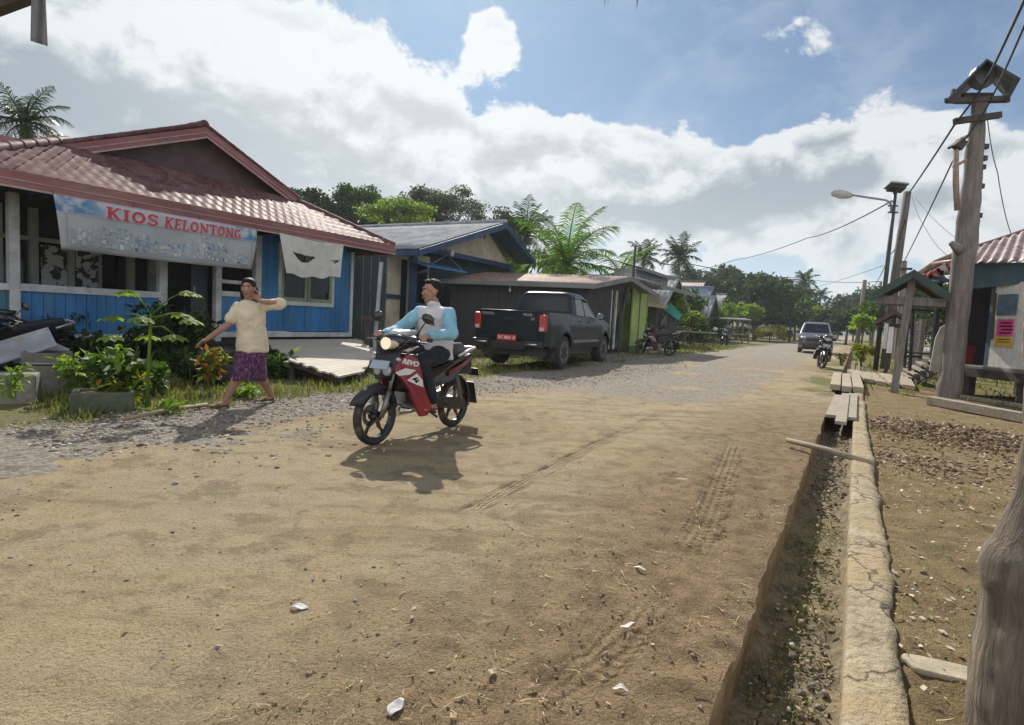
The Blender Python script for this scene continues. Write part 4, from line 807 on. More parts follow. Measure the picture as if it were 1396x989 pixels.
# ------------------------------------------------------------------ dark plank shed behind the pickup
SH0, SH1 = D(612,450,21.4), D(797,450,20.0); sa = math.atan2(SH1.y-SH0.y, SH1.x-SH0.x); SH = (SH1.x, SH1.y, sa)
sh = thing('plank_shed', (SH1.x, SH1.y, 0), sa, 'dark weathered plank shed with a low rusty sheet roof behind the pickup', 'shed')
LS = (SH1-SH0).xy.length
ge = D(884,401,24.0); gl = math.hypot(ge.x-SH1.x, ge.y-SH1.y); ga = math.atan2(ge.y-SH1.y, ge.x-SH1.x)-sa; gd = Vector((math.cos(ga), math.sin(ga)))
gpk = FPL((SH1.x, SH1.y, sa+ga), 847, 377, 0); pkd = gpk[0]; pz = gpk[1]; ez = 2.46
def SHP(a, b, z): return (-a+gd.x*b, gd.y*b, z)     # a = metres left along the eave, b = metres along the gable side
zr = ge.z
mb = MB(); corr(mb, SHP(LS+.3, -.35, ez-.05), SHP(-.35, -.35, ez-.05), SHP(LS+.3, pkd, pz), SHP(-.35, pkd, pz), .18, .014); mb.build('roof', MT['rust'], sh, sm=60, solid=.006)
mb = MB(); corr(mb, SHP(-.35, gl, zr), SHP(LS+.3, gl, zr), SHP(-.35, pkd, pz), SHP(LS+.3, pkd, pz), .18, .014); mb.build('roof', MT['rust_pale'], sh, sm=60, solid=.006)
fmat = paint('grey_fascia', (.20, .21, .21), .7, .25, 2, stretch=(.3, 1, 1)); mb = MB()
mb.beam(SHP(LS+.3, -.38, ez-.12), SHP(-.38, -.38, ez-.12), .03, .15); mb.beam(SHP(-.38, -.38, ez-.12), SHP(-.38, pkd, pz-.08), .03, .17); mb.beam(SHP(-.38, pkd, pz-.08), SHP(-.38, gl+.05, zr-.08), .03, .17); mb.build('fascia', fmat, sh)
mb = MB(); a = 0
while a < LS:
    wd = RNG.uniform(.17, .3); o_ = RNG.uniform(-.02, .02); p0 = SHP(a, 0, 0); mb.bb(-a-wd+.012, -a, o_, o_+.035, RNG.uniform(-.02, .1), ez-.1); a += wd
mb.build('plank_wall', MT['plank_dark'], sh)
def onside(mb, b0, b1, z0, z1, th=.035, off=0, mi=None):
    p, q = Vector((gd.x*b0-off, gd.y*b0, 0)), Vector((gd.x*b1-off, gd.y*b1, 0)); n = Vector((-gd.y, gd.x, 0))*th
    mb.add([p+Vector((0,0,z0)), q+Vector((0,0,z0)), q+n+Vector((0,0,z0)), p+n+Vector((0,0,z0)), p+Vector((0,0,z1)), q+Vector((0,0,z1)), q+n+Vector((0,0,z1)), p+n+Vector((0,0,z1))], [(0,3,2,1), (4,5,6,7), (0,1,5,4), (1,2,6,5), (2,3,7,6), (3,0,4,7)], mi)
gw = FPL((SH1.x, SH1.y, sa+ga), 847, 450, 0)[0]; mb = MB(); b = 0
while b < gw*.6:
    wd = RNG.uniform(.2, .3); top = ez-.1+(pz-ez)*min(1, b/pkd)-.05; onside(mb, b, b+wd-.015, 0, top); b += wd
onside(mb, gw*.55, gw, 2.35, 2.6); onside(mb, gw-.2, gw, 0, 2.35); mb.build('side_wall', MT['plank_dark'], sh)
for f in (.66, .80): mb = MB(); onside(mb, gw*f, gw*f+.07, .2, 2.35, .06); mb.build('door_post', MT['white_trim'], sh)
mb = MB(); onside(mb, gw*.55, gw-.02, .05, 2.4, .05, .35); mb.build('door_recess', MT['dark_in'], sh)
mb = MB(); p = Vector((gd.x*gw, gd.y*gw, 0)); mb.tube([p+Vector((-.35, -.1, -.05)), p+Vector((.15, .0, 2.55))], [.11, .09], 8); mb.build('corner_pole', MT['wood_dark'], sh)
mb = MB(); mb.tube([SHP(2.6, -.2, 2.28), SHP(2.6, -.2, 2.16)], .012, 6); mb.ell(SHP(2.6, -.2, 2.12), (.045, .045, .06)); lb_ = mb.build('bulb', MT['white_pl'], sh, sm=True)
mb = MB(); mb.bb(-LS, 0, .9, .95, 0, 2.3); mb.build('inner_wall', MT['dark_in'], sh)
# concrete apron in front of the shed
mb = MB(); pts = [G(790,497), G(845,493), G(930,482), G(905,474), G(840,476)]; o = MB().prism([(p.x, p.y) for p in pts], -.05, .035, lambda a, b, h: (a, b, h)).build('shed_apron', MT['concrete'], bev=.01); tag(o, kind='structure')
# dark slanted pole standing by the shed
q0 = D(858,470,23.5); q1 = D(866,336,23.5); o = MB().tube([(q0.x, q0.y, -.1), (q1.x, q1.y, q1.z)], [.07, .045], 8).build('thin_pole', MT['wood_dark'], sm=True); tag(o, 'thin dark wooden pole rising above the corner of the plank shed', 'pole')

# ------------------------------------------------------------------ green house and the row of houses beyond
def gable_house(px, py, Y, wdt, depth, wall_h, roof_h, roofm, wallm, label, name='house', over=.5, ang=61, gm=None, xr=None):
    """px,py,Y = sight of the ridge end over the gable facing the road"""
    p = D(px, py, Y); g = thing(name, (p.x, p.y, 0), R(ang), label, 'house'); pk = p.z; ev = pk-roof_h
    hw = wdt/2
    mb = MB(); corr(mb, (-hw-over, -over, ev), (-hw-over, depth, ev), (0, -over, pk), (0, depth, pk), .3, .02, nb=2); corr(mb, (hw+over, depth, ev), (hw+over, -over, ev), (0, depth, pk), (0, -over, pk), .3, .02, nb=2)
    r_ = mb.build('roof', roofm, g, sm=60, solid=.01); MB().tube([(0, -over, pk+.02), (0, depth, pk+.02)], .1, 6).build('ridge_cap', roofm, r_)
    k = 1-over/(hw+over); mb = MB(); mb.prism([(-hw, 0), (-hw, ev+.1), (0, pk-.12), (hw, ev+.1), (hw, 0)], 0, depth-.3, lambda a, b, h: (a, h, b)); mb.build('wall', wallm, g)
    mb = MB()
    for s_ in (-1, 1): mb.beam((s_*(hw+over), -over-.03, ev-.08), (0, -over-.03, pk-.08), .04, .18)
    mb.build('barge_board', gm or MT['wood_dark'], g)
    mb = MB(); mb.bb(-hw*.62, -hw*.2, -.04, -.002, .9, 1.9); mb.build('window', MT['glass'], g); mb = MB(); mb.bb(hw*.1, hw*.45, -.04, -.002, .2, 2.0); mb.build('door', MT['wood_dark'], g); return g
# lime green house: front wall panel seen right of the shed, two roof layers over it
gp0, gp1 = D(846,470,25.5), D(878,470,25.0); lm = thing('lime_house', (gp1.x, gp1.y, 0), R(61), 'lime green walled house with dark openings just beyond the plank shed', 'house')
mb = MB(); mb.bb(-1.9, -.05, 0, .06, .3, 2.62); mb.bb(.05, .12, -.02, .08, 0, 2.6); mb.bb(-1.9, 0, .5, 5, .2, 2.5); mb.build('wall', MT['lime'], lm)
mb = MB(); mb.bb(-1.05, -.95, -.03, 0, .2, 2.6); mb.bb(-1.9, -.05, -.01, .07, .0, .29); mb.build('wall_post', paint('dark_green_post', (.12, .2, .06), .6, .2), lm)
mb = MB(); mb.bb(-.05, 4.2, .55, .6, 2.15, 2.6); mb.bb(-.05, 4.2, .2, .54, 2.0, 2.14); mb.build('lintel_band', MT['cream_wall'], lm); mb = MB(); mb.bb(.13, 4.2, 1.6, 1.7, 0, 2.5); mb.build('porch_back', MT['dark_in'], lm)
mb = MB(); corr(mb, (-.9, -1.0, 2.75), (4.6, -1.0, 2.75), (-.9, .6, 3.15), (4.6, .6, 3.15), .3, .02, nb=2); mb.build('roof', MT['zinc'], lm, sm=60, solid=.01)
mb = MB(); corr(mb, (.3, .4, 3.6), (6.0, .4, 3.6), (.3, 1.8, 3.95), (6.0, 1.8, 3.95), .3, .02, nb=2); mb.bb(.4, 5.8, .7, 1.7, 3.0, 3.58); mb.build('upper_roof', MT['zinc'], lm, sm=60)
mb = MB(); mb.beam((-.9, -1.02, 2.68), (4.6, -1.02, 2.68), .03, .14); mb.beam((.3, .38, 3.55), (6, .38, 3.55), .03, .14); mb.build('fascia', fmat, lm)
gable_house(914,378,35,5.0,9,2.6,1.9,MT['zinc'],MT['wood_dark'],'pale sheet roofed house with a dark gable, next after the lime house',gm=fmat)
gable_house(956,384,66,7,16,3,2.2,MT['rust_pale'],MT['wood_dark'],'far house with a long rusty pink roof above the bluish roofed one','far_house')
gable_house(966,392,56,6,13,3,2.2,MT['zinc_blue'],MT['wood_dark'],'house with a bluish sheet roof in the middle of the far row','far_house')
gable_house(967,405,48,4.6,10,2.4,2.3,MT['zinc'],MT['wood_dark'],'low house with a pale steep sheet roof in front of the bluish roof','far_house')
gable_house(986,401,74,6,8,2.8,2.0,MT['zinc'],MT['dark_teal'],'small grey roofed house farthest along the row, half behind trees','far_house')
gable_house(1065,408,130,6,8,2.5,1.8,MT['zinc_blue'],MT['cream_wall'],'distant house with a bluish white roof behind the big dark tree','far_house')
gable_house(1103,421,150,8,10,2.5,2.6,paint('orange_roof', (.36,.2,.14), .7, .2),MT['cream_wall'],'distant house with an orange roof beside the tall palm','far_house')
gable_house(1146,430,120,7,9,2.2,2.0,paint('green_roof', (.32,.42,.38), .5, .2),MT['cream_wall'],'distant house with a pale green roof behind the van','far_house')

# small things before the far houses
q0, q1 = D(903,421,33.5), D(925,437,32.0); o = MB().add([q0, D(914,413,34), D(930,430,33), q1], [(0,1,2,3)]).build('green_tarp', paint('teal_tarp', (.03, .26, .20), .5, .15), solid=.02); tag(o, 'teal green tarpaulin roof above the parked maroon motorcycle', 'tarpaulin')
st2 = thing('market_stall', D(990,466,50), 0, 'small open stall with a pale flat roof behind the far black motorcycle', 'stall'); st2.location.z = 0; mb = MB(); mb.box((0, 0, 2.05), (3.4, 1.6, .07), Matrix.Rotation(R(4), 3, 'X')); mb.build('roof', MT['zinc'], st2)
for x_ in (-1.6, 1.6):
    for y_ in (-.7, .7): MB().bb(x_-.05, x_+.05, y_-.05, y_+.05, -.1, 2.0).build('post', MT['wood_pole'], st2)
MB().bb(-1.5, 1.5, -.6, .6, .7, .78).build('counter', MT['plank_grey'], st2)
rf_ = thing('rail_fence', D(932,468,34), R(8), 'low dark rail fence with a pale top bar behind the parked maroon motorcycle', 'fence'); rf_.location.z = 0
for k in range(7): MB().bb(-1.9+k*.62, -1.84+k*.62, -.03, .03, -.1, .85).build('picket', MT['wood_dark'], rf_)
MB().bb(-2, 2, -.04, .04, .86, .92).build('top_bar', MT['plank_grey'], rf_)
# ------------------------------------------------------------------ vegetation
LF = {'dark': leaf('leaf_dark', (.014, .032, .010), (.045, .075, .018), trans=.25), 'mid': leaf('leaf_mid', (.025, .06, .012), (.075, .135, .025), trans=.35),
      'light': leaf('leaf_light', (.08, .14, .025), (.20, .28, .06), trans=.5), 'yellow': leaf('leaf_yellow', (.10, .13, .015), (.32, .31, .03), (.36, .26, .02), trans=.4),
      'blue': leaf('leaf_bluish', (.018, .045, .022), (.06, .105, .048), trans=.3), 'palm': leaf('leaf_palm', (.05, .12, .02), (.13, .24, .04), (.26, .27, .09), trans=.42, rough=.5, spec=.25),
      'palmd': leaf('leaf_palm_dark', (.02, .04, .014), (.055, .085, .025), trans=.25, rough=.4), 'croton': leaf('leaf_croton', (.08, .10, .02), (.42, .11, .02), (.5, .22, .03), trans=.35), 'grey': leaf('leaf_grey', (.035, .06, .03), (.085, .115, .055), trans=.3)}
BARK = wood('bark', (.15, .12, .095), 'z'); BARKP = paint('palm_bark', (.22, .19, .15), .9, .35, 5, .5, 20)
def leaves(name, mat, C, size, parent=None, asp=.5, up=.5, kind=None, outward=None, fold=True):
    """leaf shaped faces at C (n,3)"""
    n = len(C); d = RNG.normal(size=(n, 3)); 
    if outward is not None: d = d*.7+outward
    d /= np.linalg.norm(d, axis=1)[:, None]+1e-9; nr = RNG.normal(size=(n, 3))*.7; nr[:, 2] += up*1.6; sd_ = np.cross(d, nr); sd_ /= np.linalg.norm(sd_, axis=1)[:, None]+1e-9; nn = np.cross(sd_, d)
    L = (size*RNG.uniform(.6, 1.35, n))[:, None]; V = np.zeros((n, 4, 3)); V[:, 0] = C; V[:, 1] = C+d*L*.5+sd_*L*asp*.5+nn*L*.08; V[:, 2] = C+d*L-nn*L*.12; V[:, 3] = C+d*L*.5-sd_*L*asp*.5+nn*L*.08
    o = raw(name, V.reshape(-1, 3), np.arange(n*4).reshape(n, 4), mat, parent=parent)
    return o
def cloud_pts(n, radii, nclump, clump=.38, shell=.6, seed=0, flatb=-.75):
    g = np.random.default_rng(seed); d = g.normal(size=(nclump, 3)); d /= np.linalg.norm(d, axis=1)[:, None]; d[:, 2] = np.where(d[:, 2] < flatb, -d[:, 2], d[:, 2]); rr = (shell+(1-shell)*g.random(nclump)**.6)*g.uniform(.75, 1.12, nclump)
    cc = d*rr[:, None]; k = g.integers(0, nclump, n); cr = clump*g.uniform(.6, 1.3, nclump)
    e = g.normal(size=(n, 3)); e /= np.linalg.norm(e, axis=1)[:, None]; e *= (g.random(n)**.45)[:, None]; P = cc[k]+e*cr[k][:, None]*np.array([1, 1, .75])
    return P*np.array(radii), e
def tree(px, py, Y, rx, rz, label, mat='mid', n=3200, name='tree', ls=None, trunk=.09, nclump=26, group=None, base=None, bare=False, flatb=-.5, cat='tree', clump=.36):
    c = D(px, py, Y); t = thing(name, (c.x, c.y, 0), RNG.uniform(0, 6), label, cat, group); sd0 = int(px*7+py); P, e = cloud_pts(n, (rx, rx, rz), nclump, seed=sd0, flatb=flatb, clump=clump); P[:, 2] += c.z
    P = P[P[:, 2] > .05]; e = e[:len(P)]
    cr = leaves('crown', LF[mat] if isinstance(mat, str) else mat, P, ls or rx*.14, t, outward=None)
    if trunk:
        mb = MB(); mb.tube([(0, 0, -.2), (.1, .05, c.z*.5), (0, .1, c.z-.15*rz)], [trunk*2, trunk*1.5, trunk], 8); g = np.random.default_rng(sd0+1)
        for k in range(7): a = g.uniform(0, 6.28); q = Vector((math.cos(a)*rx*.6, math.sin(a)*rx*.6, c.z+g.uniform(-.2, .5)*rz)); p0 = Vector((.05, .06, c.z*g.uniform(.55, .85))); mb.tube([p0, p0.lerp(q, .5)+Vector((0, 0, .1*rz)), q], [trunk*.7, trunk*.45, trunk*.15], 5)
        mb.build('trunk', BARK, t, sm=True)
    return t
def frond_arrays(base, az, el0, L, droop, npair, ll, lw, g, sag=.7, gap=0.12):
    """rachis points and leaflets (quads)"""
    pts = []; p = np.array(base, float); e = el0; st = L/14
    for i in range(15): pts.append(p.copy()); p = p+st*np.array([math.cos(az)*math.cos(e), math.sin(az)*math.cos(e), math.sin(e)]); e -= droop/14*(.5+1.0*i/14)
    pts = np.array(pts); Q = []
    for i in range(npair):
        f = gap+(1-gap)*(i+.5)/npair; k = f*14; j = min(13, int(k)); b = pts[j]*(1-(k-j))+pts[j+1]*(k-j); tg = pts[j+1]-pts[j]; tg /= np.linalg.norm(tg)
        side = np.cross(tg, [0, 0, 1.0]); side /= np.linalg.norm(side)+1e-9; l = ll*(math.sin(PI*(.12+.86*f))**.7)*g.uniform(.8, 1.15)
        for s_ in (-1, 1):
            d = side*s_*.9+tg*(.45+.4*f)+np.array([0, 0, -.15*sag])+g.normal(size=3)*.10; d /= np.linalg.norm(d); m = b+d*l*.5; tip = m+(d+np.array([0, 0, -sag*g.uniform(.5, 1.3)]))*l*.5; w_ = tg*lw*.5
            Q.append((b-w_*.6, b+w_*.6, m+w_, m-w_)); Q.append((m-w_, m+w_, tip+w_*.12, tip-w_*.12))
    return pts, np.array(Q)
def palm(px, py, Y, L, label, n=18, mat='palm', name='palm_tree', npair=26, parts=False, base=None, group=None, elr=(1.45, -.35), tr=.12, lw=.045, seed=0, trunk_lean=0.0, ll=.30, droop=1.6):
    c = D(px, py, Y); t = thing(name, (c.x, c.y, 0), 0, label, 'palm', group); g = np.random.default_rng(int(px*3+py)+seed); Qs = []; mbr = MB()
    for i in range(n):
        f = i/(n-1); az = i*2.39996+g.uniform(-.25, .25); el0 = elr[0]+(elr[1]-elr[0])*f**1.1; Lf = L*g.uniform(.82, 1.08)*(.8+.2*math.sin(PI*min(1, f+.25)))
        pts, Q = frond_arrays((0, 0, c.z), az, el0, Lf, droop*g.uniform(.75, 1.15)*(.55+.6*f), npair, ll*L, lw*L/2.6, g)
        if parts:
            o = raw('frond', Q.reshape(-1, 3), np.arange(len(Q)*4).reshape(-1, 4), LF[mat], parent=t); MB().tube([tuple(p) for p in pts[::2]], [.03*L/2.6*(1-.8*k/7)+.004 for k in range(8)], 5).build('midrib', LF['light'], o, sm=True)
        else: Qs.append(Q); mbr.tube([tuple(p) for p in pts[::3]], [.02*L*(1-.8*k/4)+.004 for k in range(5)], 4)
    if not parts:
        Q = np.concatenate(Qs); o = raw('crown', Q.reshape(-1, 3), np.arange(len(Q)*4).reshape(-1, 4), LF[mat], parent=t); mbr.build('midrib', LF[mat], o)
    mb = MB(); mb.tube([(trunk_lean, 0, -.2), (trunk_lean*.5, .05, c.z*.5), (0, 0, c.z)], [tr*1.5, tr*1.1, tr], 10); mb.build('trunk', BARKP, t, sm=True); return t
palm(772,362,27,3.6,'young bright green coconut palm with long fronds right behind the plank shed',n=17,npair=54,parts=True,lw=.032,elr=(1.4,-.05),ll=.27,droop=1.95)
palm(716,322,38,2.7,'dark coconut palm standing between the cream house and the bright young palm',n=18,mat='palmd',lw=.06)
palm(845,372,30,2.4,'low arching palm drooping over the corner of the plank shed',n=9,npair=36,elr=(1.0,-.2),mat='palm',lw=.05)
palm(878,353,62,2.7,'shaggy tall palm behind the thin dark pole',n=20,mat='palmd',lw=.08)
palm(926,352,62,2.9,'tall coconut palm with a neat round crown above the row of sheet roofs',n=22,mat='palmd',lw=.08)
palm(1097,385,95,2.7,'tall slender palm standing alone against the sky before the hills',n=18,mat='palmd',lw=.10)
palm(1119,404,105,2.2,'smaller palm just right of the tall slender palm',n=14,mat='palmd',lw=.10)
palm(1127,418,120,1.8,'farthest little palm, right of its two neighbours before the hills',n=12,mat='palmd',lw=.12)
palm(34,168,17,1.4,'coconut palm rising over the maroon roof at the left edge',n=20,npair=34,mat='palmd',lw=.05,elr=(1.2,-.4),ll=.28)
tree(415,292,48,3.0,1.9,'dark tree top peeping over the right slope of the maroon roof','dark',n=3500)
tree(487,292,52,2.6,2.4,'dense round topped tree just left behind the zinc roof ridge','mid',n=6000,ls=.3)
tree(545,300,46,2.7,1.5,'pale green feathery tree low behind the zinc roof ridge','light',n=4200,ls=.26)
tree(575,288,56,2.8,2.4,'tall leafy tree behind the middle of the zinc roof','grey',n=6000,ls=.3)
tree(618,290,58,3.2,2.2,'greyish tree mingling with bare twigs behind the zinc roof','grey',n=5000,ls=.26)
tree(688,322,48,2.3,1.9,'dark tree at the right end of the zinc roof','dark',n=3600,ls=.26)
tree(530,345,62,9,3.2,'broad dark thicket filling in low behind the zinc roofed house','dark',n=5000,trunk=.2,nclump=40)
tree(740,372,36,2.6,1.3,'light bushy banana like clump behind the plank shed','light',n=1800,ls=.45)
# leafless crown
c = D(645,292,50); bt = thing('bare_tree', (c.x, c.y, 0), 0, 'leafless tree with a haze of fine twigs over the zinc roof', 'tree'); mb = MB(); g = np.random.default_rng(5)
def branch(p, d, L, r, k):
    q = p+d*L; mb.tube([p, p.lerp(q, .5)+Vector(g.normal(size=3))*L*.05, q], [r, r*.8, r*.6], 4, cap=False)
    if k > 0:
        for _ in range(4 if k > 2 else 3):
            nd = (d+Vector(g.normal(size=3))*.55+Vector((0, 0, .12))).normalized(); branch(p.lerp(q, g.uniform(.5, 1)), nd, L*g.uniform(.6, .8), r*.55, k-1)
branch(Vector((0, 0, -.2)), Vector((0, .02, 1)), c.z*.62, .17, 0); branch(Vector((0, 0, c.z*.6)), Vector((.1, 0, 1)).normalized(), 1.9, .10, 5); branch(Vector((0, 0, c.z*.5)), Vector((.6, 0, .8)).normalized(), 1.9, .09, 4); branch(Vector((0, 0, c.z*.5)), Vector((-.5, .1, .8)).normalized(), 1.9, .09, 4)
mb.build('branches', paint('grey_twig', (.15, .13, .12), .9, .2), bt, weld=False)
# the wood along the road and beyond
tree(968,398,96,5.5,3.6,'rounded dark tree rising behind the bluish roofs','blue',n=5200,ls=.75)
tree(1002,396,100,4.6,3.6,'dark rounded tree next right of the one over the bluish roofs','blue',n=5200,ls=.75)
tree(940,402,92,3.8,2.4,'low dark tree below the tall round crowned palm','blue',n=3000,ls=.65)
tree(1034,408,72,4.2,3.0,'largest dark green tree at the middle of the far road side','blue',n=6500,ls=.42,clump=.29,nclump=34)
tree(1030,432,70,4.6,2.0,'low dark tree mass under the largest dark tree','blue',n=5000,ls=.45)
tree(1066,412,92,4.4,3.3,'bluish green tree just left of the tall slender palm','blue',n=5600,ls=.6)
tree(1086,430,84,3.2,2.2,'leafy tree low in front of the tall slender palm','mid',n=4200,ls=.45)
tree(1071,436,78,2.6,1.8,'dark bush standing behind the walking far person','blue',n=3200,ls=.4)
tree(1110,439,80,1.8,1.9,'bright yellow green bush straight above the dark van','light',n=3000,ls=.28)
tree(1124,440,74,1.5,1.7,'dark bush between the bright bush and the pale green roof','blue',n=2000,ls=.35)
tree(1155,445,70,2.6,2.0,'dark tree to the right behind the van','blue',n=4200,ls=.42)
tree(1166,428,120,4.6,3.4,'far dark tree behind the leaning far pole','blue',n=3200,ls=.8)
tree(1190,425,110,4.8,4.4,'far dark tree beside the gate roof','blue',n=3600,ls=.8)
tree(1140,436,130,4,2.4,'low far dark tree behind the van roof','blue',n=2400,ls=.8)
tree(960,436,52,1.9,1.2,'leafy shrub tree in front of the pale steep roof','mid',n=2600,ls=.24)
tree(935,424,45,1.5,1.5,'broad leaved shrub tree behind the green tarp','mid',n=2600,ls=.28)
tree(908,420,36,.95,.85,'banana like clump above the parked maroon motorcycle','light',n=420,ls=.55)
tree(942,436,40,.7,.6,'bright yellowish bush right of the green tarp','light',n=600,ls=.25)
tree(926,457,40,2.1,.65,'dark hedge behind the parked maroon motorcycle','dark',n=3600,ls=.15,trunk=.04,name='hedge',cat='hedge')
tree(1006,430,64,2.4,1.3,'pale green bush left of the largest dark tree','light',n=2600,ls=.3)
tree(972,450,48,1.05,1.0,'upright leafy bush behind the second parked motorcycle','mid',n=2000,ls=.18,trunk=.04,name='shrub',cat='shrub')
tree(961,450,46,.4,.75,'narrow yellow green bush on the left of the upright leafy bush','light',n=700,ls=.16,trunk=.03,name='shrub',cat='shrub')
tree(1018,455,66,2.4,.75,'low mixed green hedge along the far left verge','mid',n=2600,ls=.24,trunk=.04,name='hedge',cat='hedge')
tree(1051,455,64,2.2,.8,'yellow and green clipped hedge beside the far walking person','yellow',n=2800,ls=.2,trunk=.04,name='hedge',cat='hedge')
tree(1178,485,23,.42,.45,'bushy yellow green shrub on the right verge by the gate','yellow',n=1500,ls=.10,trunk=.02,name='shrub',cat='shrub',nclump=14)
tree(1176,442,30,.65,.38,'young tree with a flat tuft of bright leaves on the right verge','light',n=320,ls=.26,trunk=.035)
tree(1252,440,40,2.9,2.6,'dark leafy tree seen through the steel frame','mid',n=4800,ls=.3)
tree(1288,430,42,2.4,2.6,'dark tree half behind the big wooden pole','dark',n=3800,ls=.3)
tree(1330,430,34,2.4,1.9,'dark tree under the blue grey eave of the raised house','dark',n=3800,ls=.26)
tree(1215,442,60,4.0,2.4,'dark tree line behind the wire fence','blue',n=3000,ls=.4)
tree(1360,445,44,3.5,2.2,'dark bush deep behind the raised house','dark',n=2400,ls=.35)
# low hills far off
def hill(px0, px1, py, Y, col, name='hills', seed=1):
    pts = [D(px0+(px1-px0)*k/60, 470, Y) for k in range(61)]; top = []
    for k, p in enumerate(pts):
        px = px0+(px1-px0)*k/60; h = D(px, py, Y).z; top.append(Vector((p.x, p.y+60, h*(math.sin(PI*k/60)**.6)*(.75+.45*float(fbm(k*.16+seed, seed*2.3, 4))))))
    rows = [[Vector((p.x, p.y, -2)) for p in pts], [Vector((p.x, p.y+20, t.z*.45)) for p, t in zip(pts, top)], top, [Vector((p.x, p.y+300, -2)) for p in pts]]
    o = MB().grid(rows).build(name, col, sm=True); return tag(o, kind='structure')
hm = NT('wooded_hill'); nn = hm.noise(hm.pos(), .06, 8, .65); hm.l(hm.mix(hm.sstep(nn, .35, .65), (.015, .03, .014), (.05, .075, .03)), hm.b.inputs['Base Color']); hm.b.inputs['Roughness'].default_value = 1; hm.bump(nn, 1, 4)
hill(1020, 1330, 414, 900, hm.mat, seed=4); hill(640, 1240, 424, 700, hm.mat, seed=9); hill(-900, 700, 300, 600, hm.mat, seed=3); hill(1250, 2200, 420, 500, hm.mat, seed=6)

# ------------------------------------------------------------------ plants in front of the kiosk house
def leafy(px, py, h, r, label, mat, n, ls, name='plant', asp=.45, stems=7, z0=0., cat='plant', mat2=None, frac=.5, up=.6):
    p = G(px, py, z0); t = thing(name, (p.x, p.y, z0), RNG.uniform(0, 6), label, cat); g = np.random.default_rng(int(px+py*3)); mb = MB(); pts = []; out = []
    for k in range(stems):
        a = g.uniform(0, 6.28); q = np.array([math.cos(a)*r*g.uniform(.3, 1), math.sin(a)*r*g.uniform(.3, 1), h*g.uniform(.65, 1.0)]); b = np.array([math.cos(a)*.04, math.sin(a)*.04, -.02]); m_ = (b+q)/2*np.array([.6, .6, 1.15])
        mb.tube([b, m_, q], [.012, .009, .005], 5, cap=False)
        for i in range(max(1, n//stems)):
            f = g.uniform(.3, 1.0); c = (1-f)**2*b+2*f*(1-f)*m_+f*f*q; o_ = g.normal(size=3)*np.array([1, 1, .5]); o_ /= np.linalg.norm(o_); pts.append(c+o_*.03); out.append(o_)
    mb.build('stem', LF['light'], t); pts = np.array(pts); out = np.array(out); k = np.random.default_rng(3).random(len(pts)) < (frac if mat2 else 2)
    leaves('leaves', LF[mat], pts[k], ls, t, asp, up, outward=out[k]*1.2)
    if mat2: leaves('leaves', LF[mat2], pts[~k], ls, t, asp, up, outward=out[~k]*1.2)
    return t
leafy(118,545,.62,.42,'bright green broad leaved shrub growing in the concrete trough','light',420,.10,stems=14)
leafy(165,552,.66,.3,'tall green leafy plant right of the bright shrub in the trough','mid',220,.15,stems=9)
leafy(168,556,.35,.22,'small plant with yellow and orange leaves at the grass edge','yellow',110,.10,mat2='croton',frac=.88)
leafy(205,540,.45,.3,'thin low weeds around the papaya stem','mid',120,.12)
leafy(240,512,1.15,.7,'tall dark bush beside the porch doorway','dark',1100,.13,name='bush',cat='bush',stems=20)
leafy(150,512,.75,.55,'low dark bush against the blue plank wall','dark',700,.12,name='bush',cat='bush',stems=16)
leafy(50,505,.9,.7,'dark bush behind the clutter at the left edge','dark',500,.12,name='bush',cat='bush',stems=14)
leafy(262,525,.5,.5,'dark shaded undergrowth between papaya plant and tyre planter','dark',420,.11,name='bush',cat='bush',stems=12)
leafy(376,515,.42,.38,'glossy leafy clump between the walking woman and the boardwalk','light',230,.17,mat2='mid',frac=.35,stems=12)
leafy(325,516,.40,.35,'mixed green leaves right behind the tyre planter','mid',240,.12,stems=10)
leafy(220,565,.14,.35,'sprawling low weeds on the grass edge below the papaya','light',140,.07,name='weed',stems=9)
leafy(330,540,.16,.4,'low broad weeds at the roadside behind the woman','light',140,.09,name='weed',stems=9)
leafy(12,540,.30,.2,'small tuft of weeds on the stone block at the left edge','light',60,.07,name='weed',stems=6,z0=.25)
leafy(1167,505,.75,.10,'thin young tree with sparse small leaves on the right verge beside the slabs','light',70,.10,name='sapling',stems=4)
leafy(1147,498,.5,.3,'reddish brown dry shrub on the right verge','croton',120,.10,mat2='dark',frac=.4,stems=10)
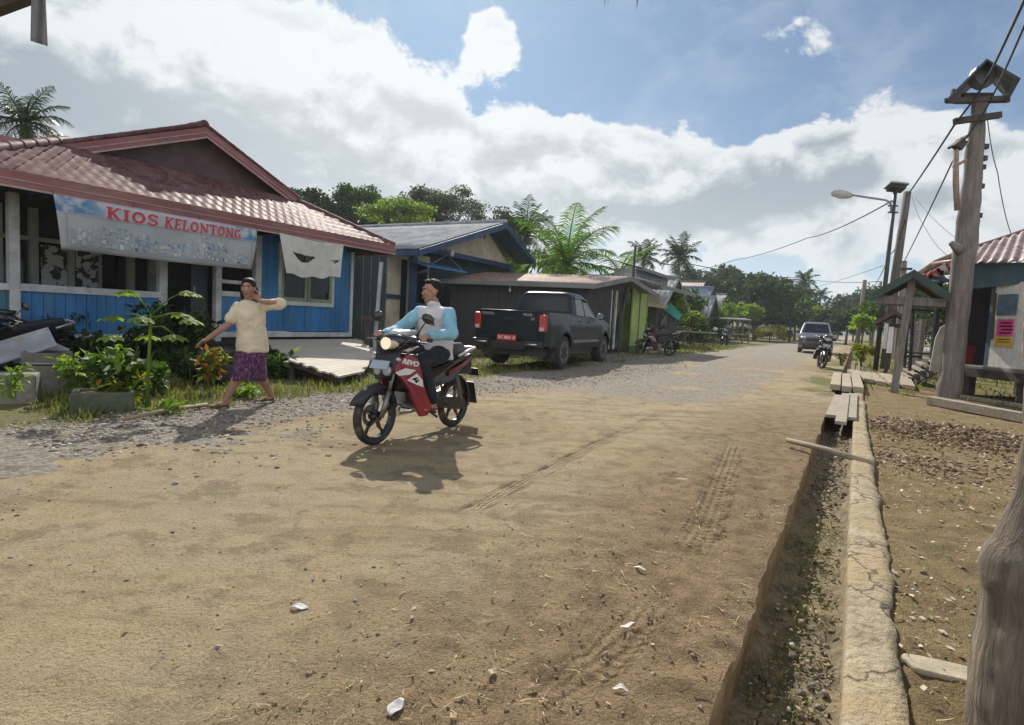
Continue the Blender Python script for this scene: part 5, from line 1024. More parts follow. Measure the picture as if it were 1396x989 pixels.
# papaya with palmate leaves on long stalks
p = G(200,558); pap = thing('papaya_plant', (p.x, p.y, 0), 0, 'young papaya plant with long stalked spread leaves before the blue wall', 'plant'); H_ = 1.02
mb = MB(); mb.tube([(0, 0, -.05), (.02, 0, .5), (.04, .0, H_)], [.02, .017, .012], 8); mb.build('stem', LF['light'], pap, sm=True)
g = np.random.default_rng(8)
for k, (a, lz, L) in enumerate(((2.75,.30,.50), (.35,.36,.45), (.1,.02,.52), (3.4,.03,.46), (1.2,.12,.5), (5.0,.1,.42), (4.2,-.12,.5), (-.5,-.06,.55), (2.2,-.1,.42))):
    b = Vector((.04, 0, H_-.02*k)); L *= .74; tip = b+Vector((math.cos(a)*L, math.sin(a)*L, lz*.8)); o = MB().tube([b, b.lerp(tip, .5)+Vector((0, 0, .04)), tip], [.008, .006, .005], 5).build('stalk', LF['light'], pap, sm=True)
    mb = MB()
    for j in range(7):
        aa = a+(j-3)*.62; l = .17*(1-.06*abs(j-3)); d = Vector((math.cos(aa), math.sin(aa), -.35-.1*g.random())).normalized(); s_ = d.cross(Vector((0, 0, 1))).normalized(); w_ = .036
        pts = [tip, tip+d*l*.3+s_*w_*.7, tip+d*l*.45+s_*w_*1.5, tip+d*l*.6+s_*w_*.7, tip+d*l*.78+s_*w_*1.1, tip+d*l-Vector((0, 0, .02)), tip+d*l*.78-s_*w_*1.1, tip+d*l*.6-s_*w_*.7, tip+d*l*.45-s_*w_*1.5, tip+d*l*.3-s_*w_*.7]
        mb.add(pts, [tuple(range(10))])
    mb.build('leaf', LF['light'], pap)
# containers
p = G(65,533); dr_ = thing('concrete_ring', (p.x, p.y, 0), .3, 'weathered grey cylindrical concrete planter at the left road edge', 'planter')
mb = MB(); mb.lathe([(.235, -.05), (.245, .25), (.25, .46), (.25, .475), (.215, .475), (.21, .36), (.0, .36)], 28); mb.build('drum', MT['concrete'], dr_, sm=35); MB().lathe([(.252, .33), (.26, .35), (.252, .37)], 28, closed=True).build('hoop', MT['galv'], dr_, sm=True)
p = G(18,546); mb = MB(); mb.bb(-.5, .22, -.14, .16, -.05, .30); o = mb.build('stone_block', MT['concrete'], sm=None, bev=.03); o.location = p; o.rotation_euler = (0, 0, .5); tag(o, 'rough low concrete block at the very left edge of the road', 'block')
p = G(135,561); tr_ = thing('planter_trough', (p.x, p.y, 0), .55, 'mossy rectangular concrete trough holding green shrubs', 'planter'); mb = MB()
mb.bb(-.24, .30, -.02, .03, -.05, .19); mb.bb(-.24, .30, .37, .42, -.05, .19); mb.bb(-.24, -.19, .031, .369, -.05, .19); mb.bb(.25, .30, .031, .369, -.05, .19); mb.build('walls', paint('mossy_concrete', (.11, .12, .085), .9, .35, 4, .4, 40, dirt=(.07, .09, .03)), tr_, bev=.012); MB().bb(-.18, .24, .032, .368, 0, .16).build('soil', wallm, tr_)
p = G(288,521); ty = thing('tyre_planter', (p.x, p.y, 0), 0, 'old car tyre cut as a planter for orange leaved plants', 'planter'); ty.rotation_euler = (R(4), R(-5), 0)
mb = MB(); mb.lathe([(.20, .0), (.32, .01), (.37, .06), (.375, .14), (.33, .21), (.25, .22), (.235, .19), (.31, .15), (.31, .07), (.22, .03)], 32, closed=True); mb.build('tyre', MT['rubber'], ty, sm=50); MB().lathe([(.30, .1), (.2, .15), (0, .17)], 20).build('soil', wallm, ty)
t = leafy(287,521,.42,.2,'orange and green croton plant growing in the tyre planter','croton',220,.11,mat2='light',frac=.6,stems=10,z0=.14)
p = G(187,505); o = MB().box((0, 0, .5), (.26, .03, .2)).build('white_panel', MT['white_pl'], bev=.01); o.location = (p.x, p.y, 0.05); o.rotation_euler = (.1, 0, .4); tag(o, 'small white panel half hidden behind the papaya leaves', 'panel')
mb = MB(); q0, q1 = G(168,577), G(282,556); mb.tube([(q0.x, q0.y, .035), ((q0.x+q1.x)/2, (q0.y+q1.y)/2, .05), (q1.x, q1.y, .035)], .022, 8); o = mb.build('bamboo_pole', MT['wood_tan'], sm=True); tag(o, 'pale bamboo pole lying along the grass edge below the papaya', 'pole')
# ------------------------------------------------------------------ right side: poles, lamps, wires
def pole_pts(lst, Y): return [D(px, py, Y) for px, py in lst]
BP = G(1291,541); BY = BP.y
bp = thing('wooden_pole', BP, 0, 'thick weathered leaning wooden utility pole with nailed step blocks and a small roof', 'pole')
def bl(px, py, dy=0.0): return D(px, py, BY+dy)-BP
mb = MB(); pl = [(1291,548,.275),(1293,536,.262),(1296,520,.25),(1300,490,.236),(1305,440,.228),(1311,380,.236),(1314,350,.25),(1317,335,.232),(1321,290,.215),(1327,230,.19),(1332,180,.165),(1336,128,.145)]
pts = []; rr = []
for i in range(len(pl)-1):
    for k in range(4):
        f = k/4; a, b = pl[i], pl[i+1]; pts.append(bl(a[0]+(b[0]-a[0])*f, a[1]+(b[1]-a[1])*f)); rr.append(.86*(a[2]+(b[2]-a[2])*f)*(1+.03*math.sin(i*4+k*1.7)))
mb.tube(pts, rr, 18); po_ = mb.build('shaft', MT['wood_pole'], bp, sm=True)
dm = po_.modifiers.new('d', 'DISPLACE'); tx = bpy.data.textures.new('pole_bumps', 'CLOUDS'); tx.noise_scale = .35; dm.texture = tx; dm.strength = .06; dm.texture_coords = 'LOCAL'
for px, py in ((1331,254),(1328,294),(1322,335),(1337,200),(1335,216),(1333,228)):
    MB().box(bl(px+3, py, -.05), (.20, .09, .10)).build('step_block', MT['wood_dark'], bp, bev=.01)
MB().tube([bl(1310,342,-.1), bl(1296,331,-.1)], [.12, .05], 8).build('knot', MT['wood_pole'], bp, sm=True)
mb = MB(); mb.beam(bl(1301,166,-.2), bl(1364,157,-.2), .10, .12); mb.build('crossarm', MT['wood_dark'], bp, bev=.008)
mb = MB(); mb.beam(bl(1297,201,-.25), bl(1317,186,-.25), .22, .05); mb.beam(bl(1304,203,-.25), bl(1312,192,-.25), .16, .16); mb.build('bracket_box', MT['wood_dark'], bp, bev=.01)
mb = MB(); mb.tube([bl(1303,205,-.3), bl(1303,250,-.3), bl(1305,287,-.3)], [.05, .055, .05], 8)
mb.build('bamboo_length', MT['wood_tan'], bp, sm=True); MB().beam(bl(1300,228,-.3), bl(1317,218,-.2), .05, .05).build('bamboo_tie', MT['wood_tan'], bp)
# small open roof on top of the pole
ap = bl(1345,82,.0); mb = MB()
RL = [bl(1345,80,-.55), bl(1290,136,-.55), bl(1302,138,.9), bl(1343,100,.9)]; RRt = [bl(1345,80,-.55), bl(1392,107,-.55), bl(1376,136,.9), bl(1343,100,.9)]
def plate(mb, q, th=.03):
    n = (q[1]-q[0]).cross(q[3]-q[0]).normalized()*th; mb.add([p for p in q]+[p+n for p in q], [(0,1,2,3), (7,6,5,4), (0,4,5,1), (1,5,6,2), (2,6,7,3), (3,7,4,0)])
plate(mb, RL); plate(mb, [RRt[0], RRt[3], RRt[2], RRt[1]]); mb.build('small_roof', paint('dark_blue_roof_sheet', (.05, .065, .08), .6, .35, 3, dirt=(.12, .08, .06)), bp)
mb = MB(); mb.beam(bl(1291,138,-.5), bl(1374,134,-.3), .06, .09); mb.beam(bl(1304,139,.6), bl(1375,137,.6), .06, .09); mb.beam(bl(1290,137,-.5), bl(1304,139,.7), .06, .08); mb.beam(bl(1374,134,-.4), bl(1375,137,.7), .06, .08); mb.beam(bl(1300,122,-.5), bl(1296,139,-.5), .05, .05); mb.beam(bl(1312,131,0), bl(1352,131,0), .08, .1)
mb.build('roof_frame', MT['wood_dark'], bp)
M_ = Matrix.Rotation(R(80), 3, 'X'); mb = MB(); mb.lathe([(0, -.12), (.20, -.12), (.23, -.06), (.23, .1), (0, .1)], 8, M_); o = mb.build('drum', paint('grey_drum', (.14, .15, .16), .6, .25, 5), bp); o.location = bl(1338,106,-.15)
# big grey post right beside the camera
fp = thing('fence_post', (0,0,0), 0, 'thick grey weathered tree trunk post at the right edge beside the camera', 'post')
YF = 1.66; mb = MB(); pl = [(1428,1080,.235),(1426,1000,.205),(1424,940,.195),(1423,880,.178),(1420,830,.158),(1416,800,.150),(1411,780,.146),(1410,768,.14),(1414,752,.122),(1421,715,.098),(1424,680,.083),(1431,630,.077),(1436,560,.078),(1438,450,.078),(1438,372,.076),(1438,360,.070),(1438,353,.045)]
pts = []; rr = []
for i in range(len(pl)-1):
    for k in range(8):
        f = k/8; a, b = pl[i], pl[i+1]; pts.append(Vector((8+a[0]+(b[0]-a[0])*f, a[1]+(b[1]-a[1])*f, a[2]+(b[2]-a[2])*f)))
for _ in range(14): pts = [pts[0]]+[(pts[i-1]+pts[i]*2+pts[i+1])/4 for i in range(1, len(pts)-1)]+[pts[-1]]
rr = [p.z for p in pts]; pts = [D(p.x, p.y, YF) for p in pts]
mb.tube(pts, rr, 40); o = mb.build('trunk', None or wood('grey_weathered_trunk', (.255, .21, .16), 'z', .6, .9, .9, 26, .6), fp, sm=True)
o.data.materials[0].node_tree.nodes['Bump'].inputs['Distance'].default_value = .03
dm = o.modifiers.new('d', 'DISPLACE'); tx = bpy.data.textures.new('trunk_bumps', 'CLOUDS'); tx.noise_scale = .09; tx.noise_depth = 3; dm.texture = tx; dm.strength = .018; dm.texture_coords = 'LOCAL'
# solar street lamp
L0 = G(1193,505); LY = L0.y; sl_ = thing('street_lamp', L0, 0, 'slender steel street lamp with a curved arm and a solar panel on top', 'street lamp')
def ll(px, py, dy=0): return D(px, py, LY+dy)-L0
mb = MB(); mb.tube([ll(1193,507), ll(1206,395), ll(1221,258)], [.085, .075, .06], 10); mb.build('pole', MT['steel_d'], sl_, sm=True)
mb = MB(); mb.tube([ll(1215,290), ll(1215,280), ll(1213,276), ll(1207,273), ll(1160,266)], .035, 8); mb.build('arm', MT['galv'], sl_, sm=True)
for py in (281, 290): MB().beam(ll(1211,py-.3), ll(1224,py), .05, .05).build('clamp', MT['steel_d'], sl_)
mb = MB(); q0, q1 = ll(1162,267), ll(1133,263); mb.tube([q0, q0.lerp(q1, .2), q0.lerp(q1, .6), q0.lerp(q1, .92), q1], [.06, .12, .15, .11, .03], 12, flat=.5, up=(0, 1, 0)); hd = mb.build('lamp_head', paint('lamp_grey', (.42, .42, .40), .5, .1), sl_, sm=True)
mb = MB(); a = q0.lerp(q1, .25)-Vector((0, 0, .07)); b = q0.lerp(q1, .85)-Vector((0, 0, .07)); mb.tube([a, a.lerp(b, .5), b], [.06, .10, .05], 10, flat=.45, up=(0, 1, 0)); mb.build('lamp_lens', MT['white_pl'], hd, sm=True)
mb = MB(); c_ = ll(1222,254); M_ = Matrix.Rotation(R(-22), 3, 'X') @ Matrix.Rotation(R(4), 3, 'Y'); mb.box(c_, (.62, .42, .06), M_); sp_ = mb.build('solar_panel', MT['galv'], sl_, bev=.01); MB().box(c_+M_ @ Vector((0, 0, .034)), (.57, .38, .006), M_).build('cells', MT['glass'], sp_); MB().box(c_-Vector((0, 0, .10)), (.5, .3, .07), M_).build('battery_box', MT['steel_d'], sl_)
# wooden service poles
U0 = G(1206,503); o = MB().tube([(0, 0, -.2), D(1220,380,U0.y)-U0, D(1237,262,U0.y)-U0], [.16, .145, .125], 12).build('utility_pole', wood('brown_pole', (.15, .125, .11), 'z'), sm=True); o.location = U0; tag(o, 'tall plain brown wooden utility pole close beside the solar street lamp', 'pole')
def farpole(base, top, Y, r, label, arm=None, r1=None):
    b, t = D(*base, Y), D(*top, Y); b.z = 0; th_ = thing('utility_pole', b, 0, label, 'pole'); MB().tube([(0, 0, -.2), t-b], [r, r1 or r*.8], 8).build('shaft', MT['wood_pole'], th_, sm=True)
    if arm:
        for (p, q) in arm: MB().beam(D(*p, Y-.1)-b, D(*q, Y-.1)-b, .09, .10).build('crossarm', MT['wood_dark'], th_)
    return th_
farpole((1226,486),(1232,356),26,.16,'utility pole with a short crossarm rising behind the green gate roof',arm=[((1223,367),(1243,367))])
farpole((1168,470),(1179,382),44,.17,'lone leaning grey utility pole on the right verge beyond the gate')
farpole((1188,462),(1201,384),58,.16,'farthest utility pole with a little crossarm against the sky left of the gate roof',arm=[((1193,391),(1206,391))])
farpole((1068,456),(1070,388),92,.09,'distant thin lamp pole in front of the bluish trees')
lp2 = D(1058,385,92); fl = thing('street_lamp', (lp2.x, lp2.y, 0), 0, 'distant solar street lamp with long arm over the bluish trees', 'street lamp')
mb = MB(); mb.tube([(0, 0, -.1), (0, 0, lp2.z)], .08, 6); mb.build('pole', MT['steel_d'], fl); q = D(1083,384,92)-fl.location; mb = MB(); mb.tube([(0, 0, lp2.z-.5), (1.2, 0, q.z-.15), q], .06, 6); mb.build('arm', MT['galv'], fl); MB().box(q+Vector((.2, 0, 0)), (1.0, .4, .14)).build('lamp_head', MT['galv'], fl); MB().box((0, 0, lp2.z+.05), (1.0, .8, .06), Matrix.Rotation(R(-15), 3, 'X')).build('solar_panel', MT['glass'], fl)
# gate shelters: post, cross beam, little gable roof
def gate(loc, Y, sc_, label, roofm, woodm, second, dz=1.0):
    g = thing('gate_shelter', loc, R(-33), label, 'gate roof'); 
    mb = MB(); mb.beam((0, 0, -.1), (.13, 0, 2.55), .14, .14, (0, 1, 0)); mb.build('post', woodm, g, bev=.012)
    mb = MB(); mb.beam((.02, 1.25, -.1), (.12, 1.25, 2.5), .11, .11, (0, 1, 0)); mb.build('post', MT['wood_dark'], g, bev=.012)
    MB().beam((-.50, -.02, 1.98), (.74, -.02, 1.93), .05, .17).build('cross_beam', woodm, g, bev=.008); MB().beam((-.5, 1.25, 1.98), (.74, 1.25, 1.93), .05, .13).build('cross_beam', woodm, g, bev=.008)
    for s_ in (-1, 1):
        mb = MB(); e = (.12+s_*.66, 0, 2.0); t = (.14, 0, 2.56); mb.prism([(t[0]-s_*.01, t[2]-.14), (e[0], e[2]-.06), (e[0]+s_*.02, e[2]+.10), (t[0]-s_*.01, t[2]+.03)], -.28, -.22, lambda a, b, h: (a, h, b)); mb.build('barge_board', roofm, g)
        mb = MB(); mb.prism([(t[0], t[2]-.05), (e[0], e[2]+.03), (e[0], e[2]+.06), (t[0], t[2]-.02)], -.215, 1.5, lambda a, b, h: (a, h, b)); mb.build('roof_sheet', paint('gate_roof_sheet', (.11, .06, .055), .7, .3, 3), g)
        mb = MB(); mb.beam((t[0], 1.3, t[2]-.12), (e[0], 1.3, e[2]), .05, .09); mb.build('rafter', MT['wood_dark'], g)
    return g
gt = gate(G(1218,536), 0, 1, 'grey wooden gate shelter with green barge boards in front of the stairs', paint('green_board', (.028, .065, .05), .6, .3, 3), wood('grey_gate_post', (.22, .20, .175), 'z', .4), True)
gt.scale = (1.0,)*3
g2 = gate(G(1207,508), 0, 1, 'dark maroon roofed gate shelter farther back behind the green one', MT['maroon_d'], MT['wood_dark'], True); g2.scale = (.82, 1, .80)
p = D(1217,464,G(1218,536).y-.09); o = MB().box((0, 0, 0), (.10, .015, .55)).build('paper_notice', MT['white_pl']); o.location = (p.x-.04, p.y+.02, p.z); tag(o, 'narrow white paper notice fixed to the grey gate post', 'notice')
p = D(1199,458,19.0); o = MB().box((0, 0, 0), (.12, .015, .8)).build('paper_notice', MT['white_pl']); o.location = (p.x, p.y-.3, p.z); tag(o, 'pale paper strip on the dark rear gate post', 'notice')
# wire fence along the right verge
wf = thing('wire_fence', (0,0,0), 0, 'wire mesh fence on grey posts running back along the right verge', 'fence')
fpts = [G(1176,486), G(1168,473), G(1192,481), G(1160,468)]
line = [ST(20.5+i*3.2, 1.6+.05*i) for i in range(9)]
for x_, y_ in line: MB().bb(x_-.06, x_+.06, y_-.06, y_+.06, -.1, 1.75).build('post', MT['wood_pole'], wf)
mb = MB()
for h in np.arange(.15, 1.7, .22):
    for a, b in zip(line[:-1], line[1:]): mb.tube([(a[0], a[1], h), (b[0], b[1], h)], .009, 4, cap=False)
for a, b in zip(line[:-1], line[1:]):
    for k in range(14): f = k/14; mb.tube([(a[0]+(b[0]-a[0])*f, a[1]+(b[1]-a[1])*f, .12), (a[0]+(b[0]-a[0])*f, a[1]+(b[1]-a[1])*f, 1.69)], .006, 3, cap=False)
mb.build('wire', MT['galv'], wf)
# steel frame in front of the house, with its little canopy
sf = thing('steel_frame', (0,0,0), 0, 'thin dark steel gate frame with wire mesh left of the raised house', 'frame')
mb = MB(); YS = 14.6
for px, y0, y1 in ((1243,422,506), (1236,424,500)): MB().beam(D(px+2, y0, YS), D(px-3, y1, YS), .055, .055, (0, 1, 0)).build('upright', MT['steel_d'], sf)
for a_, b_ in ((D(1240,423,YS), D(1284,424,YS)), (D(1229,485,YS), D(1268,488,YS)), (D(1231,480,YS+1), D(1268,483,YS+1))): MB().beam(a_, b_, .05, .05).build('rail', MT['steel_d'], sf)
mb = MB()
for k in range(9): mb.tube([D(1241+k*4.6, 424, YS), D(1236+k*4.4, 486, YS)], .006, 3)
for k in range(8): mb.tube([D(1241-k*.6, 428+k*7.5, YS), D(1281-k*1.4, 428+k*7.5, YS)], .006, 3)
mb.build('mesh', MT['galv'], sf)
cn_ = thing('small_canopy', (0,0,0), 0, 'small blue grey peaked canopy on one thin dark post beside the big pole', 'canopy'); YC = 13.6
mb = MB(); ap = D(1279,369,YC+.6); ring = [D(1262,385,YC), D(1298,384,YC), D(1300,383,YC+1.3), D(1266,383,YC+1.3)]; mid_ = [r_.lerp(ap, .45)-Vector((0, 0, .06)) for r_ in ring]
mb.add(ring+mid_+[ap], [(0,1,5,4), (1,2,6,5), (2,3,7,6), (3,0,4,7), (4,5,8), (5,6,8), (6,7,8), (7,4,8)]); mb.build('roof', paint('blue_grey_board', (.045, .085, .11), .6, .25, 3), cn_, solid=.03)
MB().beam(D(1281,386,YC+.5), D(1271,489,YC+.5), .08, .08, (0, 1, 0)).build('post', MT['steel_d'], cn_)
# raised house
H3 = thing('raised_house', (0,0,0), 0, 'raised house on stilts with blue grey eave and rusty corrugated roof at the right edge', 'house')
A_ = Vector((10.15, 13.3, 0)); fz = .66
mb = MB(); mb.bb(10.0, 16, 8.6, 13.9, fz-.13, fz); mb.build('floor', paint('weathered_floor', (.20, .19, .175), .8, .3, 3), H3, bev=.01); mb = MB(); mb.bb(9.96, 9.999, 8.55, 13.95, fz-.24, fz-.06); mb.bb(10, 16, 8.55, 8.599, fz-.24, fz-.06); mb.bb(10.1, 16, 8.7, 13.8, fz-.18, fz-.135); mb.build('floor_beam', MT['wood_dark'], H3)
each('stilt', wood('stilt_wood', (.12, .105, .09), 'z'), H3, [(x_, x_+.16, y_, y_+.16, -.1, fz-.14) for y_ in (8.8, 10.2, 11.6, 13.0, 13.7) for x_ in (10.15, 11.9, 13.6)]); mb = MB(); mb.bb(14.5, 14.6, 8.7, 13.8, 0, .5); mb.build('underfloor', MT['dark_in'], H3)
w0, w1 = D(1342,498,12.55), D(1386,500,11.75); X0 = 10.12
mb = MB()
yy = 12.5
while yy > 11.62: mb.bb(X0, X0+.05, yy-.145, yy, fz+.01, 2.42); yy -= .15
mb.build('white_wall', paint('white_board', (.68, .67, .63), .6, .15, 3, dirt=(.35, .33, .28)), H3, bev=.004)
mb = MB(); mb.bb(X0+.02, X0+.1, 8.7, 11.58, fz+.01, 2.6); mb.bb(X0+.06, 16, 13.7, 13.78, fz, 2.7); mb.bb(12.9, 13, 8.7, 13.7, fz, 2.7); mb.build('dark_wall', paint('dark_plum_wall', (.045, .03, .04), .7, .3), H3)
bgm = MT['blue_grey'] = paint('blue_grey_eave', (.06, .12, .155), .6, .25, 2, stretch=(1, 1, .4), dirt=(.14, .17, .18))
e0, e1 = D(1306,359,13.2), D(1440,356,11.2)
mb = MB(); a, b = D(1312,395,13.1), D(1440,383,11.3); t0, t1 = D(1310,360,13.1), D(1440,357,11.3); mb.add([a, b, t1, t0]+[p+Vector((.1, .25, 0)) for p in (a, b, t1, t0)], [(0,1,2,3), (7,6,5,4), (0,4,5,1), (1,5,6,2), (2,6,7,3), (3,7,4,0)]); mb.build('eave_board', bgm, H3)
mb = MB(); t0, t1 = D(1316,342,15.0), D(1440,301,15.5); corr(mb, D(1296,359,13.1), e1, t0, t1, .20, .028, nb=8); mb.build('roof', MT['rust_pale'], H3, sm=60, solid=.008)
mb = MB(); mb.tube([D(1247,377,14.2), D(1274,358,14.6), D(1310,343,15.0), D(1355,329,15.2), D(1440,300,15.5)], .055, 8); mb.beam(D(1272,360,14.4), D(1318,354,13.4), .1, .08); mb.build('hip_cap', MT['rust'], H3, sm=True)
mb = MB(); a, b, c, d_ = D(1247,378,14.2), D(1300,347,14.8), D(1306,359,13.1), D(1275,378,13.3); 
mb.add([D(1247,378,14.3), D(1308,345,15.0), D(1470,330,20), D(1330,372,20)], [(0,1,2,3)]); mb.build('side_roof', MT['rust'], H3, solid=.03)
mb = MB(); mb.bb(10.3, 15.8, 9, 13.5, 2.72, 2.78); mb.build('ceiling', bgm, H3)
MB().bb(X0+.0, X0+.12, 12.5, 12.62, fz, 2.8).build('corner_post', bgm, H3, bev=.008)
# posters and hanging things on the white wall
def wallitem(name, px0, py0, px1, py1, mat, label, cat, off=.01, th=.012, parts=None):
    # on the plane X = X0 - off
    def W(px, py): d = ray(px, py); k = (X0-off)/d.x; return (d.y*k, CH+d.z*k)
    a, b = W(px0, py0), W(px1, py1); t = thing(name, (X0-off, (a[0]+b[0])/2, 0), 0, label, cat); yc = (a[0]+b[0])/2
    MB().bb(-th, 0, a[0]-yc, b[0]-yc, a[1], b[1]).build('sheet', mat, t)
    for (f0, f1, g0, g1, m_) in parts or []: MB().bb(-th-.006, -th-.001, (a[0]-yc)*(1-2*f0), (a[0]-yc)*(1-2*f1), a[1]+(b[1]-a[1])*g0, a[1]+(b[1]-a[1])*g1).build('printed_block', m_, t)
    return t
pk_, yl_ = paint('pink_print', (.62, .05, .22), .5, .1), paint('yellow_print', (.62, .40, .04), .5, .1)
wallitem('poster', 1360,435,1381,474, paint('poster_paper', (.55, .42, .42), .5), 'pink and yellow poster on the white wall of the raised house', 'poster', parts=[(.08,.92,.02,.62,pk_), (.02,.98,.64,.98,yl_), (.25,.8,.12,.17,MT['white_txt']), (.2,.85,.24,.29,MT['white_txt']), (.3,.9,.36,.41,MT['white_txt']), (.2,.8,.48,.53,MT['white_txt']), (.15,.85,.72,.75,redm), (.15,.85,.81,.84,redm)])
wallitem('window_sheet', 1362,402,1385,430, paint('bluish_plastic', (.10, .15, .20), .3, .3, 6), 'bluish plastic sheet hanging above the pink poster', 'sheet', off=.02)
t = thing('wall_strap', (0,0,0), 0, 'dark brown strap hanging on the white wall left of the pink poster', 'strap'); q0 = ray(1357,400); q1 = ray(1352,463); 
q0 = q0*((X0-.03)/q0.x)+Vector((0,0,CH)); q1 = q1*((X0-.03)/q1.x)+Vector((0,0,CH)); MB().beam(q0, q1, .03, .04).build('strap', MT['sandal'], t)
o = MB().bb(0, .05, 0, .75, 0, .42).build('red_panel', paint('red_board', (.38, .05, .045), .5, .2)); q = D(1305,494,13.45); o.location = (q.x, q.y, fz); o.rotation_euler = (0, 0, R(-62)); tag(o, 'red board standing on the platform edge right of the big wooden pole', 'board')
# bunting
bu = thing('bunting', (0,0,0), 0, 'red and white scalloped bunting hung under the roof edge left of the big pole', 'bunting'); rdm, whm2 = paint('flag_red', (.48, .05, .06), .7, .15), paint('flag_white', (.66, .62, .62), .7, .1)
def fan(cx, cy, w_, h_, Y, flip=1):
    for k, (r0, r1, m_) in enumerate(((0, .36, rdm), (.36, .55, whm2), (.55, .78, rdm), (.78, 1.0, whm2))):
        mb = MB(); rows = []
        for i in range(2):
            r_ = (r0, r1)[i]; rows.append([D(cx-w_*r_*math.cos(PI*j/16), cy+h_*r_*math.sin(PI*j/16), Y+.05*math.sin(j*1.3)*r_) for j in range(17)])
        mb.grid(rows); mb.build('fan_band', m_, bu, sm=True, solid=.004)
fan(1303,359,18,17,13.5); fan(1334,357,16,14,13.3)
mb = MB(); g = np.random.default_rng(4)
for k in range(22): px = 1252+g.random()*34; py = 378-(px-1250)*.42+g.uniform(2, 15); p = D(px, py, 13.9); mb.box(p, (.10*g.uniform(.5, 1.2), .02, .10*g.uniform(.5, 1.3)), Matrix.Rotation(g.uniform(0, 3), 3, 'Y'))
mb.build('ribbon', rdm, bu); mb = MB(); mb.add([D(1250,380,13.95), D(1290,359,13.95), D(1288,372,13.95), D(1276,380,13.95), D(1262,390,13.95)], [(0,1,2,3,4)]); mb.build('white_cloth', whm2, bu, solid=.004)
# stairs
stt = thing('wooden_stairs', (0,0,0), 0, 'short open wooden stairs climbing to the raised house behind the big pole', 'stairs'); a0, a1 = G(1243,521), G(1228,513); b0, b1 = D(1290,497,12.9), D(1272,488,14.1)
mb = MB(); mb.beam(a0, b0, .05, .20, (0, 0, 1)); mb.build('stringer', MT['wood_dark'], stt); mb = MB(); mb.beam(a1, b1, .05, .20); mb.build('stringer', MT['wood_dark'], stt)
for k in range(5): f = (k+.5)/5; MB().beam(a0.lerp(b0, f)+Vector((0, 0, .06)), a1.lerp(b1, f)+Vector((0, 0, .06)), .30, .04).build('tread', MT['plank_grey'], stt)
# things behind the frame
o = MB().ell((0, 0, .38), (1.0, .6, .42), 20, 12).build('water_tub', paint('pale_grey_plastic', (.42, .42, .41), .5, .1), sm=True); q = D(1262,478,22); o.location = (q.x+.5, q.y, .1); tag(o, 'pale rounded tub standing on the court behind the steel frame', 'tub')
mb = MB(); mb.prism([(-.26, 0), (.26, 0), (.26, .75), (.2, 1.0), (.08, 1.12), (-.08, 1.12), (-.2, 1.0), (-.26, .75)], 0, .05, lambda a, b, h: (a, h, b)); o = mb.build('round_board', paint('yellowish_board', (.45, .44, .38), .6, .2, 3), bev=.01); q = D(1287,497,13.0); o.location = (q.x, q.y, .45); o.rotation_euler = (R(-8), R(6), R(-20)); tag(o, 'pale round topped board leaning between stairs and the big pole', 'board')
pts = [G(1226,488), G(1300,492), G(1310,474), G(1226,472)]; o = MB().prism([(p.x, p.y) for p in pts], -.03, .02, lambda a, b, h: (a, b, h)).build('path', MT['concrete']); tag(o, kind='structure')
# slabs over the ditch, planks, sticks, beams
def slab(name, quad, z0, th, mat, label, cat, nb=1, gap=.02):
    t = thing(name, (0,0,0), 0, label, cat); q = [G(px, py, z) for px, py, z in quad]
    for i in range(nb):
        f0, f1 = i/nb+gap*(i > 0), (i+1)/nb-gap*(i < nb-1); c = [q[0].lerp(q[1], f0), q[0].lerp(q[1], f1), q[3].lerp(q[2], f1), q[3].lerp(q[2], f0)]; jz = RNG.uniform(-.008, .008)
        mb = MB(); mb.add([p+Vector((0,0,jz)) for p in c]+[p+Vector((0,0,jz-th)) for p in c], [(0,1,2,3), (7,6,5,4), (0,4,5,1), (1,5,6,2), (2,6,7,3), (3,7,4,0)]); mb.build('board', mat, t, bev=.008)
    return t
pal = wood('sunbleached_slab', (.43, .36, .26), 'y', .2, stain=.25)
slab('footbridge', [(1132,524,.14),(1178,529,.14),(1172,510,.14),(1136,508,.14)], 0, .12, pal, 'thick sunlit plank footbridge over the ditch before the gate', 'bridge', nb=3)
slab('footpath_slabs', [(1178,516,.1),(1248,527,.1),(1240,513,.1),(1155,504,.1)], 0, .10, pal, 'row of pale slabs leading from the footbridge to the stairs', 'slabs', nb=4)
def plankover(a, b, w_, label, z=.06):
    p, q = G(*a, z), G(*b, z); o = MB().beam((0, 0, 0), q-p, w_, .045).build('loose_plank', MT['plank_grey'], bev=.006); o.location = p; tag(o, label, 'plank', 'loose planks laid along the ditch')
plankover((1146,577),(1153,538),.13,'middle and longest loose plank jutting out over the open ditch',.07); plankover((1134,568),(1144,540),.16,'left loose plank lying beside the road edge of the ditch',.03); plankover((1159,571),(1163,538),.15,'right loose plank lying against the ditch kerb',.05)
p, q = G(1073,600,.05), G(1190,633,.035); o = MB().tube([(0, 0, 0), (q-p)*.5+Vector((0, 0, .012)), q-p], [.026, .03, .025], 10).build('bamboo_stick', MT['wood_tan'], sm=True); o.location = p; tag(o, 'bamboo stick laid across the ditch from lip to kerb', 'stick')
def lying(px0, py0, px1, py1, w_, h_, label, name='timber_beam'):
    p, q = G(px0, py0, h_/2), G(px1, py1, h_/2); o = MB().beam((0, 0, 0), q-p, w_, h_).build(name, MT['plank_grey'], bev=.012); o.location = p; tag(o, label, 'beam', 'timber beams lying in the yard')
lying(1268,546,1420,574,.16,.15,'weathered timber beam lying at the foot of the big wooden pole'); lying(1310,541,1420,558,.07,.08,'thin timber batten lying behind the heavier beam near the raised house')
